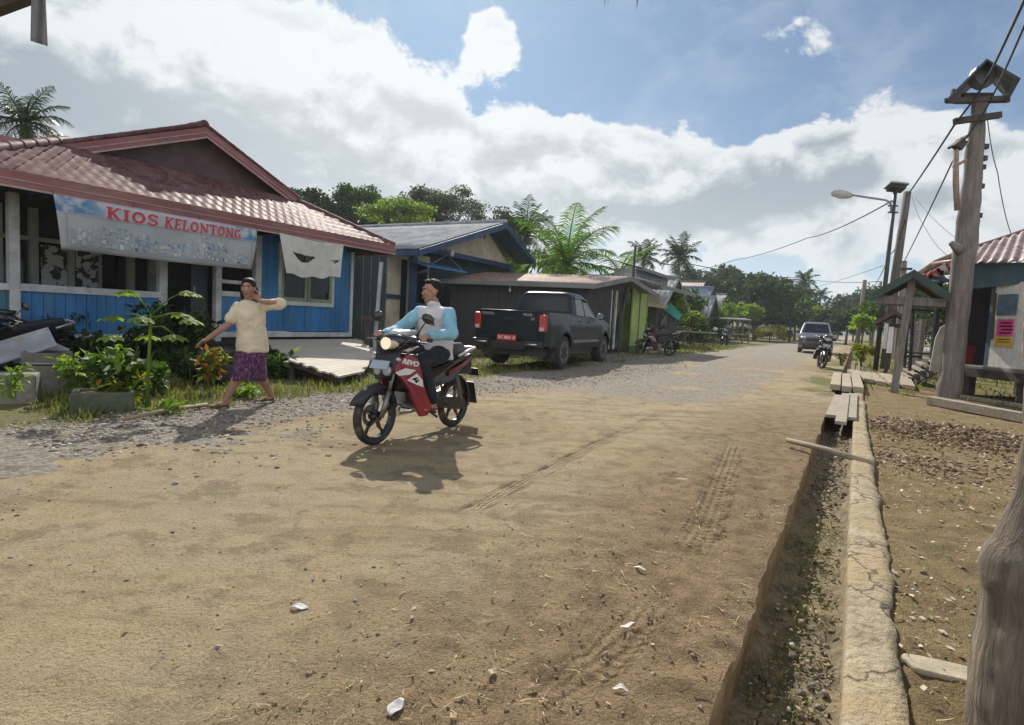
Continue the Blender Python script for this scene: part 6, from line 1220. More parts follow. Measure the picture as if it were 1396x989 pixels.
# cables
def cable(pts, r, label, sag=0):
    P = []; V = [D(px, py, Y) for px, py, Y in pts]
    for a, b in zip(V[:-1], V[1:]):
        for k in range(10): f = k/10; P.append(a.lerp(b, f)-Vector((0, 0, sag*4*f*(1-f))))
    P.append(V[-1]); o = MB().tube(P, r*.75, 5).build('cable', MT['wire'], sm=True); tag(o, label, 'cable', 'overhead cables'); return o
cable([(1420,-52,7.2),(1345,110,BY-.6),(1304,166,BY-.25),(1236,268,18.9)], .028, 'thick black cable from the top right corner past the small pole roof', .03)
cable([(1420,-20,7.4),(1349,140,BY-.5),(1310,196,BY-.3),(1232,358,26)], .022, 'black cable from the pole bracket box down to the pole behind the gate roof', .05)
cable([(1346,160,BY),(1360,235,12.5),(1378,318,13.5)], .012, 'thin wire dropping from the crossarm to the rusty roof', .1)
cable([(1243,268,18.9),(1262,312,17),(1297,352,14.9)], .010, 'lower thin wire from the brown utility pole to the bunting eave', .1)
cable([(1245,266,18.9),(1310,330,14.5)], .010, 'upper thin wire from the brown utility pole to behind the big pole', .1)
cable([(1234,300,18.9),(1214,346,30),(1186,398,56)], .03, 'slack cable from the brown utility pole down to the farthest pole', .3)
cable([(1216,274,LY),(1100,325,40),(1000,355,60),(930,371,62)], .035, 'long cable from the lamp post to the row of palms', .2)
cable([(872,347,26),(930,358,50),(1090,379,75),(1200,384,58)], .045, 'long sagging cable crossing the road behind the palms', .3)
cable([(1205,362,40),(1080,398,90)], .025, 'faint far wire toward the tall slender palm', .25)
cable([(866,340,23.5),(800,362,26),(700,380,28)], .012, 'thin wire from the thin dark pole into the young palm', .1)
# things hanging into the top of the view
ob = thing('roof_edge_board', (0,0,0), 0, 'dark eave board cutting the top left corner', 'board'); MB().beam(D(-160,66,2.5), D(230,-78,2.7), .06, .05).build('board', MT['wood_dark'], ob)
hs = thing('hanging_strip', (0,0,0), 0, 'grey cloth strip hanging down from the eave near the top left corner', 'cloth strip'); mb = MB(); rows = []
for i in range(13):
    f = i/12; rows.append([D(43-1.2*f+ (18+5*f)*k/6, -20+(76*f if k == 0 else 76*f+1.2*k*f), 2.5+.012*math.sin(k*1.6+f*2)) for k in range(7)])
mb.grid(rows); mb.build('cloth', paint('grey_cloth', (.20, .20, .215), .85, .15, 9, .3, 40), hs, sm=True, solid=.002)
tf = thing('thatch_fringe', (0,0,0), 0, 'dark dry leaf tips hanging from above at the top centre edge', 'leaf tips'); MB().tube([D(-500,-62,2.3), D(300,-60,2.3), D(850,-60,2.3), D(1500,-75,2.3), D(2300,-90,2.3)], .022, 8).build('batten', MT['wood_dark'], tf)
mb = MB()
for (x0, y0, x1, y1, w_) in ((829,-58,824,9,2.2), (834,-58,829,5,1.8), (873,-58,868,13,3.2)):
    a, b = D(x0, y0, 2.3), D(x1, y1, 2.3); m_ = a.lerp(b, .75); k = w_*2.3/800; mb.tube([a, m_, b], [k, k*.9, k*.1], 5, flat=.4)
mb.build('leaf_tip', paint('dry_leaf_dark', (.05, .045, .04), .8, .2), tf)
# ------------------------------------------------------------------ motorcycles (local: x forward, y left)
RX90 = Matrix.Rotation(R(-90), 3, 'X')
def sidepoly(mb, poly, yfn, th=.018, side=1, mi=None):
    n = len(poly); a = [Vector((x, side*yfn(x, z), z)) for x, z in poly]; b = [Vector((x, side*(yfn(x, z)-th), z)) for x, z in poly]
    mb.add(a+b, [tuple(range(n)), tuple(reversed(range(n, 2*n)))]+[(i, n+i, n+(i+1) % n, (i+1) % n) for i in range(n)], mi)
def make_bike(label, loc, rz, pal, lit=False, lean=0.0, scale=1.0, steer=0.0, plate=True, box=False):
    t = thing('motorcycle', loc, 0, label, 'motorcycle', scale=scale); t.rotation_euler = Euler((R(lean), 0, rz)); main, body2 = pal
    blk, bgl = MT['black_pl'], MT['black_gl']
    st = Matrix.Translation((.62, 0, .27)) @ Matrix.Rotation(R(steer), 4, 'Z')
    for wx in (.62, -.62):
        mb = MB(); mb.lathe([(.235+.037*math.cos(a), .036*math.sin(a)) for a in [k*PI/6 for k in range(12)]], 40, RX90, closed=True); wt = mb.build('wheel', MT['rubber'], t, sm=True); wt.location = (wx, 0, .272)
        if wx > 0: wt.rotation_euler = (0, 0, R(steer))
        mb = MB(); mb.lathe([(.212, -.026), (.212, .026), (.198, .022), (.198, -.022)], 40, RX90, closed=True); mb.lathe([(0, -.05), (.045, -.05), (.05, -.02), (.05, .02), (.045, .05), (0, .05)], 16, RX90)
        for k in range(5):
            a = 2*PI*k/5+.35; c, s_ = math.cos(a), math.sin(a); c2, s2 = math.cos(a+.14), math.sin(a+.14); mb.beam((.03*c, 0, .03*s_), (.125*c2, 0, .125*s2), .024, .034, (0, 1, 0)); mb.beam((.12*c2, 0, .12*s2), (.205*c, 0, .205*s_), .02, .026, (0, 1, 0))
        mb.build('rim', bgl, wt, sm=40)
        mb = MB(); mb.lathe([(.105, -.062), (.105, -.058), (.06, -.058), (.06, -.062)] if wx > 0 else [(.075, -.07), (.075, .0), (.0, .0), (0, -.07)], 24, Matrix.Rotation(R(-90), 3, 'X'), closed=wx > 0); mb.build('brake_disc' if wx > 0 else 'brake_drum', MT['alloy'], wt, sm=40)
    mb = MB()
    for s_ in (-1, 1): mb.tube([(.62, s_*.075, .27), (.53, s_*.075, .50)], .024, 10); mb.tube([(.53, s_*.075, .50), (.42, s_*.07, .80)], .017, 10)
    mb.build('fork', MT['alloy'], t, sm=True)
    def fender(nm, cx, cz, a0, a1, r, wd, mat, n=18, nose=.0):
        rows = []
        for i in range(n+1):
            f = i/n; a = R(a0+(a1-a0)*f); rr = r+nose*max(0, .25-f); ww = wd*(.45+.55*math.sin(PI*min(1, .15+f*.8))**.5); rows.append([(cx+(rr-.03*(2*abs(k)/4)**2)*math.cos(a), ww*k/4, cz+(rr-.035*(abs(k)/4)**2)*math.sin(a)) for k in range(-4, 5)])
        return MB().grid(rows).build(nm, mat, t, sm=True, solid=.006)
    fender('front_fender', .62, .27, 22, 165, .305, .075, blk, nose=.18); fender('rear_fender', -.62, .27, 50, 190, .31, .075, blk)
    mb = MB(); mb.box((-.945, 0, .36), (.012, .15, .26), Matrix.Rotation(R(18), 3, 'Y')); mb.build('mud_flap', blk, t, bev=.004)
    # leg shield: coloured side wings, dark middle, pale inserts
    yf = lambda x, z: .085+max(0, (.52-x))*.42+.02*math.sin((z-.25)*5)
    wing = [(.515,.70),(.47,.775),(.36,.85),(.27,.80),(.235,.68),(.215,.56),(.17,.44),(.115,.345),(.14,.25),(.215,.24),(.27,.32),(.315,.42),(.36,.52),(.43,.61)]
    mb = MB(); [sidepoly(mb, wing, yf, .03, s_) for s_ in (1, -1)]; lsd = mb.build('leg_shield', main, t, bev=.006)
    yw = lambda x, z: yf(x, z)+.004
    for s_ in (1, -1):
        for pg in ([(.50,.675),(.40,.715),(.30,.695),(.36,.655),(.46,.645)], [(.385,.60),(.29,.665),(.235,.60),(.222,.53),(.30,.56)]): mb = MB(); sidepoly(mb, pg, yw, .003, s_); mb.build('pale_insert', body2, lsd)
    mb = MB(); [sidepoly(mb, [(.30,.57),(.262,.60),(.30,.605),(.272,.625),(.315,.625),(.345,.61),(.315,.60)], lambda x, z: yw(x, z)+.003, .002, s_) for s_ in (1, -1)]; mb.build('wing_mark', bgl, lsd)
    mb = MB(); mb.grid([[(.545-.015*abs(k)/3, .032*k, .60), (.555-.02*abs(k)/3, .04*k, .68), (.52-.02*abs(k)/3, .045*k, .78), (.44, .05*k, .90)] for k in range(-3, 4)]); mb.grid([[(.30, .065*k, .84), (.24, .065*k, .70), (.235, .06*k, .55), (.20, .05*k, .36)] for k in range(-3, 4)]); mb.build('front_cowl', blk, t, sm=True, solid=.01)
    mb = MB(); mb.ell((.545, .055, .69), (.03, .05, .05)); mb.ell((.545, -.055, .69), (.03, .05, .05)); mb.build('position_light', MT['silver'], t, sm=True)
    if plate: o = MB().box((.585, 0, .745), (.006, .21, .085), Matrix.Rotation(R(-28), 3, 'Y')).build('number_plate', paint('bluish_plate', (.33, .42, .48), .5, .1), t)
    # handlebar nacelle
    hb = bpy.data.objects.new('handlebar', None); COL.objects.link(hb); hb.parent = t
    mb = MB(); mb.ell((.375, 0, .955), (.125, .165, .085), 20, 12); mb.ell((.33, .17, .97), (.075, .10, .05), 14, 10); mb.ell((.33, -.17, .97), (.075, .10, .05), 14, 10); ncl = mb.build('nacelle', bgl, t, sm=True); 
    bpy.data.objects.remove(hb)
    mb = MB(); mb.ell((.458, 0, .94), (.048, .115, .058), 20, 12, Matrix.Rotation(R(-20), 3, 'Y')); mb.build('headlight', emis('headlight_glass', (.5, .45, .36), .02) if lit else paint('clear_lens', (.5, .5, .48), .12, .2, 12, coat=.8), ncl, sm=True)
    mb = MB(); mb.lathe([(0, 0), (.05, 0), (.058, .03), (.0, .03)], 16, Matrix.Rotation(R(90), 3, 'Y')); o = mb.build('bulb', emis('headlight_bulb', (1, .86, .62), .35) if lit else MT['silver'], ncl, sm=40); o.location = (.487, 0, .94)
    mb = MB(); mb.grid([[(.45-.012*k*k, .035*k, 1.01), (.425-.012*k*k, .033*k, 1.045), (.38-.01*k*k, .030*k, 1.07)] for k in range(-4, 5)]); mb.build('visor', MT['silver'] if lit else bgl, ncl, sm=True, solid=.006)
    for s_ in (-1, 1):
        MB().tube([(.31, s_*.20, .975), (.285, s_*.36, .985)], .018, 10).build('grip', MT['rubber'], t, sm=True)
        MB().tube([(.36, s_*.19, .975), (.375, s_*.27, .97), (.355, s_*.37, .965)], [.009, .008, .010], 8).build('brake_lever', MT['chrome'], t, sm=True)
        mr = MB().tube([(.32, s_*.19, .99), (.315, s_*.25, 1.09), (.30, s_*.29, 1.155)], .0065, 6).build('mirror', blk, t, sm=True); MB().ell((.295, s_*.31, 1.185), (.018, .075, .048), 16, 10, Matrix.Rotation(R(-18*s_), 3, 'X')).build('mirror_shell', bgl, mr, sm=True)
        MB().ell((.50, s_*.15, .80), (.028, .022, .02), 12, 8).build('turn_signal', MT['silver'], t, sm=True)
    for s_ in (-1, 1): MB().tube([(.33, s_*.22, .965), (.42, s_*.24, 1.0), (.47, s_*.12, .90), (.46, s_*.05, .80)], .006, 6).build('control_cable', MT['rubber'], t, sm=True)
    # seat, tail, side covers
    mb = MB(); mb.tube([(.14, 0, .685), (.02, 0, .715), (-.15, 0, .735), (-.35, 0, .765), (-.55, 0, .80), (-.73, 0, .825), (-.80, 0, .83)], [.07, .115, .13, .14, .135, .11, .05], 16, flat=.42, up=(0, 1, 0)); mb.build('seat', MT['seat'], t, sm=True)
    yt = lambda x, z: .135-.05*smooth(-.5, -.9, x)+.02*smooth(.8, .6, z)
    tail = [(.10,.67),(-.15,.705),(-.45,.755),(-.78,.815),(-.90,.80),(-.86,.765),(-.62,.66),(-.36,.545),(-.10,.50),(.06,.54)]
    mb = MB(); [sidepoly(mb, tail, yt, .03, s_) for s_ in (1, -1)]; tc = mb.build('tail_panel', bgl, t, bev=.006)
    mb = MB(); [sidepoly(mb, [(-.30,.60),(-.62,.70),(-.82,.775),(-.80,.79),(-.55,.715),(-.30,.64)], lambda x, z: yt(x, z)+.004, .003, s_) for s_ in (1, -1)]; mb.build('side_stripe', main, tc)
    mb = MB(); mb.bb(-.80, .05, -.10, .10, .60, .72); mb.build('under_seat', blk, t)
    mb = MB(); mb.tube([(-.50, .13, .80), (-.70, .125, .855), (-.90, .07, .875), (-.93, 0, .875), (-.90, -.07, .875), (-.70, -.125, .855), (-.50, -.13, .80)], .016, 8); mb.build('grab_rail', MT['silver'], t, sm=True)
    mb = MB(); mb.ell((-.885, 0, .775), (.04, .075, .035)); tlp = mb.build('tail_light', MT['redlens'], t, sm=True)
    if plate: MB().box((-.945, 0, .60), (.006, .2, .09), Matrix.Rotation(R(20), 3, 'Y')).build('number_plate', bgl, t)
    # engine and running gear
    mb = MB(); mb.ell((-.02, 0, .35), (.17, .12, .10), 16, 10); mb.lathe([(0, -.12), (.085, -.12), (.095, -.09), (.095, .09), (.085, .12), (0, .12)], 20, Matrix.Translation((-.03, 0, .35)) @ RX90.to_4x4()); eng = mb.build('engine', MT['alloy'], t, sm=40)
    mb = MB(); mb.lathe([(0, 0), (.10, 0), (.10, .02), (.09, .03), (0, .03)], 20, RX90); o = mb.build('side_cover', MT['alloy'], eng, sm=40); o.location = (-.03, .12, .35)
    mb = MB()
    for k in range(6): mb.box((.14+.028*k, 0, .37+.008*k), (.014, .17-.008*k, .15-.008*k))
    mb.build('cylinder_fins', MT['alloy'], eng)
    mb = MB(); mb.tube([(.28, .0, .33), (.2, -.1, .22), (-.1, -.13, .22), (-.35, -.15, .30)], .02, 8); mb.tube([(-.35, -.15, .30), (-.5, -.16, .34), (-.86, -.165, .42)], [.03, .048, .045], 12); mb.build('exhaust', MT['chrome'], t, sm=True)
    mb = MB()
    for s_ in (-1, 1): mb.beam((-.12, s_*.09, .34), (-.64, s_*.09, .275), .03, .05)
    mb.build('swingarm', blk, t, bev=.005); mb = MB(); mb.prism([(-.05,.40),(-.60,.345),(-.69,.29),(-.66,.22),(-.58,.215),(-.05,.30)], .10, .125, lambda a, b, h: (a, h, b)); mb.build('chain_cover', blk, t, bev=.006)
    for s_ in (-1, 1): mb = MB(); mb.tube([(-.60, s_*.115, .30), (-.48, s_*.115, .62)], .012, 8); [mb.lathe([(.027, -.006), (.027, .006), (.018, .006), (.018, -.006)], 12, Matrix.Translation((-.585+.0105*k, s_*.115, .34+.028*k)).to_4x4() @ Matrix.Rotation(R(20), 4, 'Y'), closed=True) for k in range(9)]; mb.build('shock_absorber', MT['alloy'], t, sm=40)
    mb = MB(); mb.tube([(.06, -.27, .275), (.06, .27, .275)], .014, 8); mb.tube([(-.27, -.2, .31), (-.27, .2, .31)], .012, 8); mb.build('foot_pegs', MT['rubber'], t, sm=True)
    mb = MB(); mb.tube([(-.02, .1, .27), (-.08, .19, .0 if lean else .2)], .012, 6); mb.tube([(.42, 0, .78), (.2, 0, .55), (-.1, 0, .5), (-.5, 0, .66)], .03, 8); mb.build('frame_tube', blk, t, sm=True)
    if box: MB().box((-.75, 0, .97), (.34, .36, .26)).build('luggage_box', blk, t, bev=.03)
    return t
f0, f1 = G(502,608), G(622,580); hd_ = math.atan2(f0.y-f1.y, f0.x-f1.x); mid_ = (f0+f1)/2
bike = make_bike('red and black underbone motorcycle with lit headlight ridden along the dirt road', (mid_.x, mid_.y, -.005), hd_, (MT['red_pl'], MT['white_pl']), lit=True, scale=.955)
yfm = lambda x, z: .085+max(0, (.52-x))*.42+.02*math.sin((z-.25)*5)
ls_ = [o for o in bike.children if o.name.startswith('leg_shield')][0]
tx_ = text('lettering', 'REVO', .062, MT['white_txt'], ls_, (.36, yfm(.36,.77)+.012, .765), Euler((R(90), 0, R(180-23)), 'XYZ'), .001, .003, 1.1, .25); tx_.rotation_euler = Euler((R(90), R(12), R(157)), 'XYZ')

# ------------------------------------------------------------------ people
def limb(mb, p, q, r0, r1, seg=12, bulge=0.0):
    p, q = Vector(p), Vector(q); n = 5; mb.tube([p.lerp(q, i/n) for i in range(n+1)], [r0+(r1-r0)*i/n+bulge*math.sin(PI*min(1, i/n*1.3)) for i in range(n+1)], seg); mb.ell(p, (r0,)*3, 12, 8); mb.ell(q, (r1,)*3, 12, 8)
def chain(mb, pts, rs, seg=8):
    for a, b, r0, r1 in zip(pts[:-1], pts[1:], rs[:-1], rs[1:]): limb(mb, a, b, r0, r1, seg)
def torso(mb, rows, seg=24):       # rows of (center, half width dir vector, half depth dir vector): elliptical sections
    rr = [[Vector(c)+Vector(a)*math.cos(2*PI*k/seg)+Vector(b)*math.sin(2*PI*k/seg) for k in range(seg)] for c, a, b in rows]
    n0 = len(mb.v); mb.grid(rr, close=True); mb.add(rr[0], [tuple(reversed(range(seg)))]); mb.add(rr[-1], [tuple(range(seg))])
def fuse(o, vox=.007, it=6, fac=.5):
    m = o.modifiers.new('r', 'REMESH'); m.mode = 'VOXEL'; m.voxel_size = vox; m.use_smooth_shade = True
    if it: s = o.modifiers.new('s', 'SMOOTH'); s.iterations = it; s.factor = fac
    return o
def head(mb, M, woman=False):
    r3 = M.to_3x3(); P = lambda x, y, z: M @ Vector((x, y, z))
    mb.ell(P(-.012, 0, .035), (.092, .074, .085), 20, 14, r3); mb.ell(P(.012, 0, -.025), (.068, .060, .078), 18, 12, r3); mb.ell(P(.045, 0, -.078), (.030, .034, .024), 12, 8, r3)
    mb.ell(P(.062, 0, -.005), (.026, .048, .04), 12, 8, r3); mb.tube([P(.076, 0, .022), P(.093, 0, -.012), P(.086, 0, -.022)], [.008, .013, .011], 8); mb.ell(P(.083, .012, -.02), (.010, .008, .007), 8, 6, r3); mb.ell(P(.083, -.012, -.02), (.010, .008, .007), 8, 6, r3)
    for s_ in (-1, 1): mb.ell(P(-.005, s_*.074, .0), (.020, .009, .032), 10, 8, r3); mb.ell(P(.052, s_*.036, -.012), (.024, .022, .022), 10, 8, r3)
    mb.ell(P(.073, 0, .043), (.018, .05, .012), 10, 8, r3); mb.ell(P(.078, 0, -.05), (.013, .022, .012), 10, 8, r3)
def face(par, M, brow=True):
    r3 = M.to_3x3(); P = lambda x, y, z: M @ Vector((x, y, z))
    for s_ in (-1, 1):
        e = MB().ell(P(.070, s_*.031, .018), (.011, .013, .0075), 12, 8, r3).build('eye', MT['eye_w'], par, sm=True); MB().ell(P(.0795, s_*.031, .018), (.003, .0062, .0062), 10, 8, r3).build('iris', MT['hair'], e, sm=True)
        mb = MB(); mb.tube([P(.083, s_*.014, .037), P(.084, s_*.032, .042), P(.070, s_*.05, .036)], [.004, .0045, .002], 6); mb.build('eyebrow', MT['hair'], par, sm=True)
    mb = MB(); mb.tube([P(.077, -.024, -.050), P(.0895, -.008, -.0465), P(.0895, .008, -.0465), P(.077, .024, -.050)], [.003, .0055, .0055, .003], 8); mb.tube([P(.077, -.022, -.052), P(.088, 0, -.057), P(.077, .022, -.052)], [.003, .0065, .003], 8); mb.build('mouth', MT['lip'], par, sm=True)
def gripping_hand(mb, wrist, bar, s_, out):
    """hand closed round a bar that runs along y; s_ = +1 left hand"""
    wrist, bar = Vector(wrist), Vector(bar); k = bar+Vector((-.012, 0, .032)); limb(mb, wrist, k, .026, .034); mb.ell(k+Vector((.005, 0, 0)), (.034, .044, .024), 12, 8)
    for i in range(4):
        y = (i-1.5)*.021; r = (.0098, .0102, .0098, .0085)[i]; pts = [bar+Vector((.028*math.cos(a), y, .028*math.sin(a))) for a in (R(95), R(45), R(0), R(-50), R(-105))]; chain(mb, pts, [r*1.15, r*1.1, r, r*.95, r*.85])
    pts = [bar+Vector((-.03, -s_*.035, .01)), bar+Vector((-.018, -s_*.045, -.018)), bar+Vector((.008, -s_*.042, -.028)), bar+Vector((.026, -s_*.036, -.018))]; chain(mb, pts, [.014, .012, .0105, .009])
def relaxed_hand(mb, wrist, d, palm_n, side, sc_=1.0, curl=.35):
    """d along the hand, palm_n out of the palm, side towards the thumb"""
    w_, d, n, s_ = Vector(wrist), Vector(d).normalized(), Vector(palm_n).normalized(), Vector(side).normalized(); M = Matrix((d, s_, n)).transposed(); mb.ell(w_+d*.045*sc_, (.05*sc_, .037*sc_, .017*sc_), 14, 10, M); limb(mb, w_, w_+d*.03*sc_, .022*sc_, .024*sc_)
    for i, (L, y) in enumerate(((.068, .027), (.076, .009), (.070, -.009), (.054, -.026))):
        b = w_+d*.082*sc_+s_*y*sc_; pts = [b]; dd = d.copy()
        for j in range(3): dd = (dd+n*curl*(.7+.25*i*.3)).normalized(); pts.append(pts[-1]+dd*L*sc_*(.42, .32, .26)[j])
        chain(mb, [w_+d*.05*sc_+s_*y*.8*sc_]+pts, [.011*sc_, .0105*sc_, .0098*sc_, .0088*sc_, .0075*sc_])
    b = w_+d*.025*sc_+s_*.03*sc_; chain(mb, [b, b+(d*.5+s_*.75+n*.2)*.035*sc_, b+(d*.85+s_*.75+n*.45)*.06*sc_, b+(d*1.2+s_*.6+n*.6)*.078*sc_], [.015*sc_, .013*sc_, .0105*sc_, .0085*sc_])
# rider (seated on the moving motorcycle, built in the motorcycle's axes)
rd_ = thing('person', bike.location, 0, 'man in white shirt with light blue sleeves and dark trousers riding the red motorcycle', 'person'); rd_.rotation_euler = bike.rotation_euler; rd_.scale = bike.scale
Hh = Matrix.Translation((-.165, -.01, 1.450)) @ Matrix.Rotation(R(-38), 4, 'Z') @ Matrix.Rotation(R(2), 4, 'Y') @ Matrix.Scale(1.04, 4)
hipL, hipR = (-.24, .095, .83), (-.24, -.095, .83); kneL, kneR = (.165, .155, .755), (.165, -.155, .755); ankL, ankR = (.02, .19, .36), (.02, -.19, .36)
shL, shR = (-.205, .195, 1.235), (-.205, -.195, 1.235); elL, elR = (-.05, .335, 1.045), (-.03, -.325, 1.045); wrL, wrR = (.215, .275, 1.02), (.215, -.275, 1.02); barL, barR = (.297, .285, .982), (.297, -.285, .982)
def trs(k=1.0): return [((-.26, 0, .80), (0, .175*k, 0), (.125*k, 0, .01)), ((-.265, 0, .90), (0, .172*k, 0), (.122*k, 0, 0)), ((-.262, 0, 1.0), (0, .175*k, 0), (.122*k, 0, 0)), ((-.245, 0, 1.11), (0, .192*k, 0), (.125*k, 0, 0)), ((-.225, 0, 1.195), (0, .205*k, 0), (.115*k, 0, 0)), ((-.212, 0, 1.25), (0, .185*k, 0), (.092*k, 0, 0)), ((-.205, 0, 1.285), (0, .13*k, 0), (.072*k, 0, 0)), ((-.20, 0, 1.31), (0, .075*k, 0), (.06*k, 0, 0))]
mb = MB(); torso(mb, trs(.84)); limb(mb, (-.205, 0, 1.27), (-.175, 0, 1.39), .060, .055); head(mb, Hh)
for sh, el_, wr, br, s_ in ((shL, elL, wrL, barL, 1), (shR, elR, wrR, barR, -1)): limb(mb, sh, el_, .046, .036); limb(mb, el_, wr, .036, .024, bulge=.003); gripping_hand(mb, wr, br, s_, 0)
for hp, kn, an in ((hipL, kneL, ankL), (hipR, kneR, ankR)): limb(mb, hp, kn, .072, .050); limb(mb, kn, an, .048, .034, bulge=.01); limb(mb, an, (an[0]+.0, an[1], .325), .034, .036); limb(mb, (an[0]-.035, an[1], .318), (an[0]+.10, an[1]+.01, .308), .03, .028); mb.ell((an[0]+.135, an[1]+.012, .305), (.05, .042, .020))
fuse(mb.build('body', MT['skin'], rd_), .0065, 4); face(rd_, Hh)
mb = MB(); torso(mb, trs(1.05)); [limb(mb, Vector(a)+Vector((0, -.045*(1 if a[1] > 0 else -1), .0)), Vector(a).lerp(Vector(b), .08), .066, .060) for a, b in ((shL, elL), (shR, elR))]; limb(mb, (-.205, 0, 1.27), (-.19, 0, 1.322), .072, .064); torso(mb, [((-.27, 0, .775), (0, .185, 0), (.14, 0, 0)), ((-.265, 0, .86), (0, .175, 0), (.125, 0, 0)), ((-.262, 0, .95), (0, .165, 0), (.118, 0, 0))])
shirt = fuse(mb.build('shirt', MT['shirt_white'], rd_), .008, 5)
tx = bpy.data.textures.new('cloth_folds', 'CLOUDS'); tx.noise_scale = .10; tx.noise_depth = 3
def folds(o, k=.018, vec=None): d = o.modifiers.new('d', 'DISPLACE'); d.texture = tx; d.strength = k; d.texture_coords = 'LOCAL'; d.mid_level = .30
folds(shirt, .04)
for sh, el_, wr in ((shL, elL, wrL), (shR, elR, wrR)):
    mb = MB(); limb(mb, Vector(sh)+Vector((0, -.01*(1 if sh[1] > 0 else -1), .0)), el_, .070, .056); limb(mb, el_, Vector(el_).lerp(Vector(wr), .92), .053, .038); o = fuse(mb.build('sleeve', MT['sleeve'], rd_), .007, 4); folds(o, .036)
mb = MB()
for hp, kn, an in ((hipL, kneL, ankL), (hipR, kneR, ankR)): limb(mb, hp, kn, .095, .068); limb(mb, kn, (an[0], an[1], an[2]+.03), .066, .052)
mb.ell((-.25, 0, .815), (.14, .17, .10)); o = fuse(mb.build('trousers', MT['navy'], rd_), .009, 5); folds(o, .036)
for an in (ankL, ankR): mb = MB(); mb.tube([(an[0]-.065, an[1], .287), (an[0]+.06, an[1]+.006, .287), (an[0]+.175, an[1]+.012, .287)], [.036, .044, .036], 12, flat=.28); mb.tube([(an[0]+.05, an[1]-.04, .30), (an[0]+.07, an[1], .338), (an[0]+.05, an[1]+.045, .30)], .01, 6); mb.build('sandal', MT['sandal'], rd_, sm=True)
def hairshell(par, M, woman=False):
    r3 = M.to_3x3(); P = lambda x, y, z: M @ Vector((x, y, z)); mb = MB(); g = np.random.default_rng(2)
    if woman: mb.ell(P(-.018, 0, .048), (.092, .082, .080), 20, 14, r3); mb.ell(P(-.055, 0, -.01), (.060, .074, .085), 16, 12, r3)
    mb.ell(P(-.030, 0, .058), (.083, .0785, .074), 20, 14, r3); mb.ell(P(-.052, 0, .005), (.053, .067, .072), 16, 12, r3); mb.ell(P(.022, .0, .098), (.05, .058, .026), 14, 10, r3)
    if not woman:
        for k in range(26): a = g.uniform(-1, 1); mb.ell(P(.055-.09*g.random(), .06*a, .112+.016*g.random()-.02*a*a), (.018, .014, .014), 8, 6, r3)
    return mb
o = fuse(hairshell(rd_, Hh).build('hair', MT['hair'], rd_), .006, 2)
text('shirt_print', 'WA', .05, paint('dark_print', (.03, .03, .05), .6), rd_, (-.112, .035, 1.13), (R(90), 0, R(90)), .001, .002, 1.1)
mb = MB(); mb.bb(-.108, -.104, -.11, -.05, 1.185, 1.192); mb.bb(-.108, -.104, .03, .10, 1.183, 1.189); mb.build('shirt_mark', paint('grey_print2', (.2, .22, .28), .6), rd_)
# woman walking at the roadside
wo = G(332,554); wm = thing('person', wo, R(22), 'woman in cream t-shirt and purple patterned skirt walking at the roadside with one elbow raised', 'person')
Hw = Matrix.Translation((.03, -.03, 1.345)) @ Matrix.Rotation(R(-104), 4, 'Z') @ Matrix.Rotation(R(4), 4, 'Y') @ Matrix.Scale(.98, 4)
sR, sL = (-.075, -.03, 1.135), (.165, .03, 1.155); eR, eL = (-.175, -.09, .925), (.385, -.03, 1.20); wR, wL = (-.375, -.16, .765), (.165, -.075, 1.215)
hR, hL = (.02, -.02, .69), (.13, .02, .69); kR, kL = (-.045, -.06, .385), (.155, .12, .385); aR, aL = (-.185, -.04, .075), (.285, .34, .085)
def wt_(k=1.0): return [((.075, 0, .66), (.15*k, .03, 0), (-.02, .115*k, 0)), ((.075, 0, .78), (.145*k, .03, 0), (-.02, .112*k, 0)), ((.07, 0, .90), (.138*k, .03, 0), (-.02, .108*k, 0)), ((.055, -.01, 1.02), (.148*k, .03, 0), (-.02, .12*k, 0)), ((.047, 0, 1.11), (.148*k, .035, 0), (-.02, .10*k, 0)), ((.042, 0, 1.17), (.115*k, .03, .01), (-.02, .075*k, 0)), ((.04, 0, 1.205), (.065*k, .01, 0), (0, .055*k, 0))]
mb = MB(); torso(mb, wt_(.82)); limb(mb, (.04, 0, 1.18), (.032, -.015, 1.27), .050, .047); head(mb, Hw)
limb(mb, sR, eR, .045, .036); limb(mb, eR, wR, .036, .024, bulge=.004); relaxed_hand(mb, wR, (-.75, -.15, -.55), (.2, .6, -.6), (-.2, -.9, .2), .92, .45)
limb(mb, sL, eL, .047, .038); limb(mb, eL, wL, .037, .025, bulge=.004); relaxed_hand(mb, wL, (-.75, .25, .55), (-.4, .75, .1), (.3, -.2, .9), .92, .35)
for hp, kn, an, tv in ((hR, kR, aR, (-.92, -.30, -.05)), (hL, kL, aL, (-.85, -.25, -.10))):
    limb(mb, hp, kn, .072, .052); limb(mb, kn, an, .050, .033, bulge=.012); tv = Vector(tv); heel = Vector(an)+Vector((.02, .01, -.035)); toe = Vector(an)+tv*.13+Vector((0, 0, -.043)); limb(mb, heel, toe, .031, .024); sd2_ = Vector((tv.y, -tv.x, 0)).normalized()
    for j in range(5): b = toe+sd2_*(j-2)*.015; limb(mb, b, b+tv*(.045-.004*abs(j-1)), .011, .008, 8)
    limb(mb, an, heel, .033, .031)
fuse(mb.build('body', MT['skin_d'], wm), .0065, 4); face(wm, Hw)
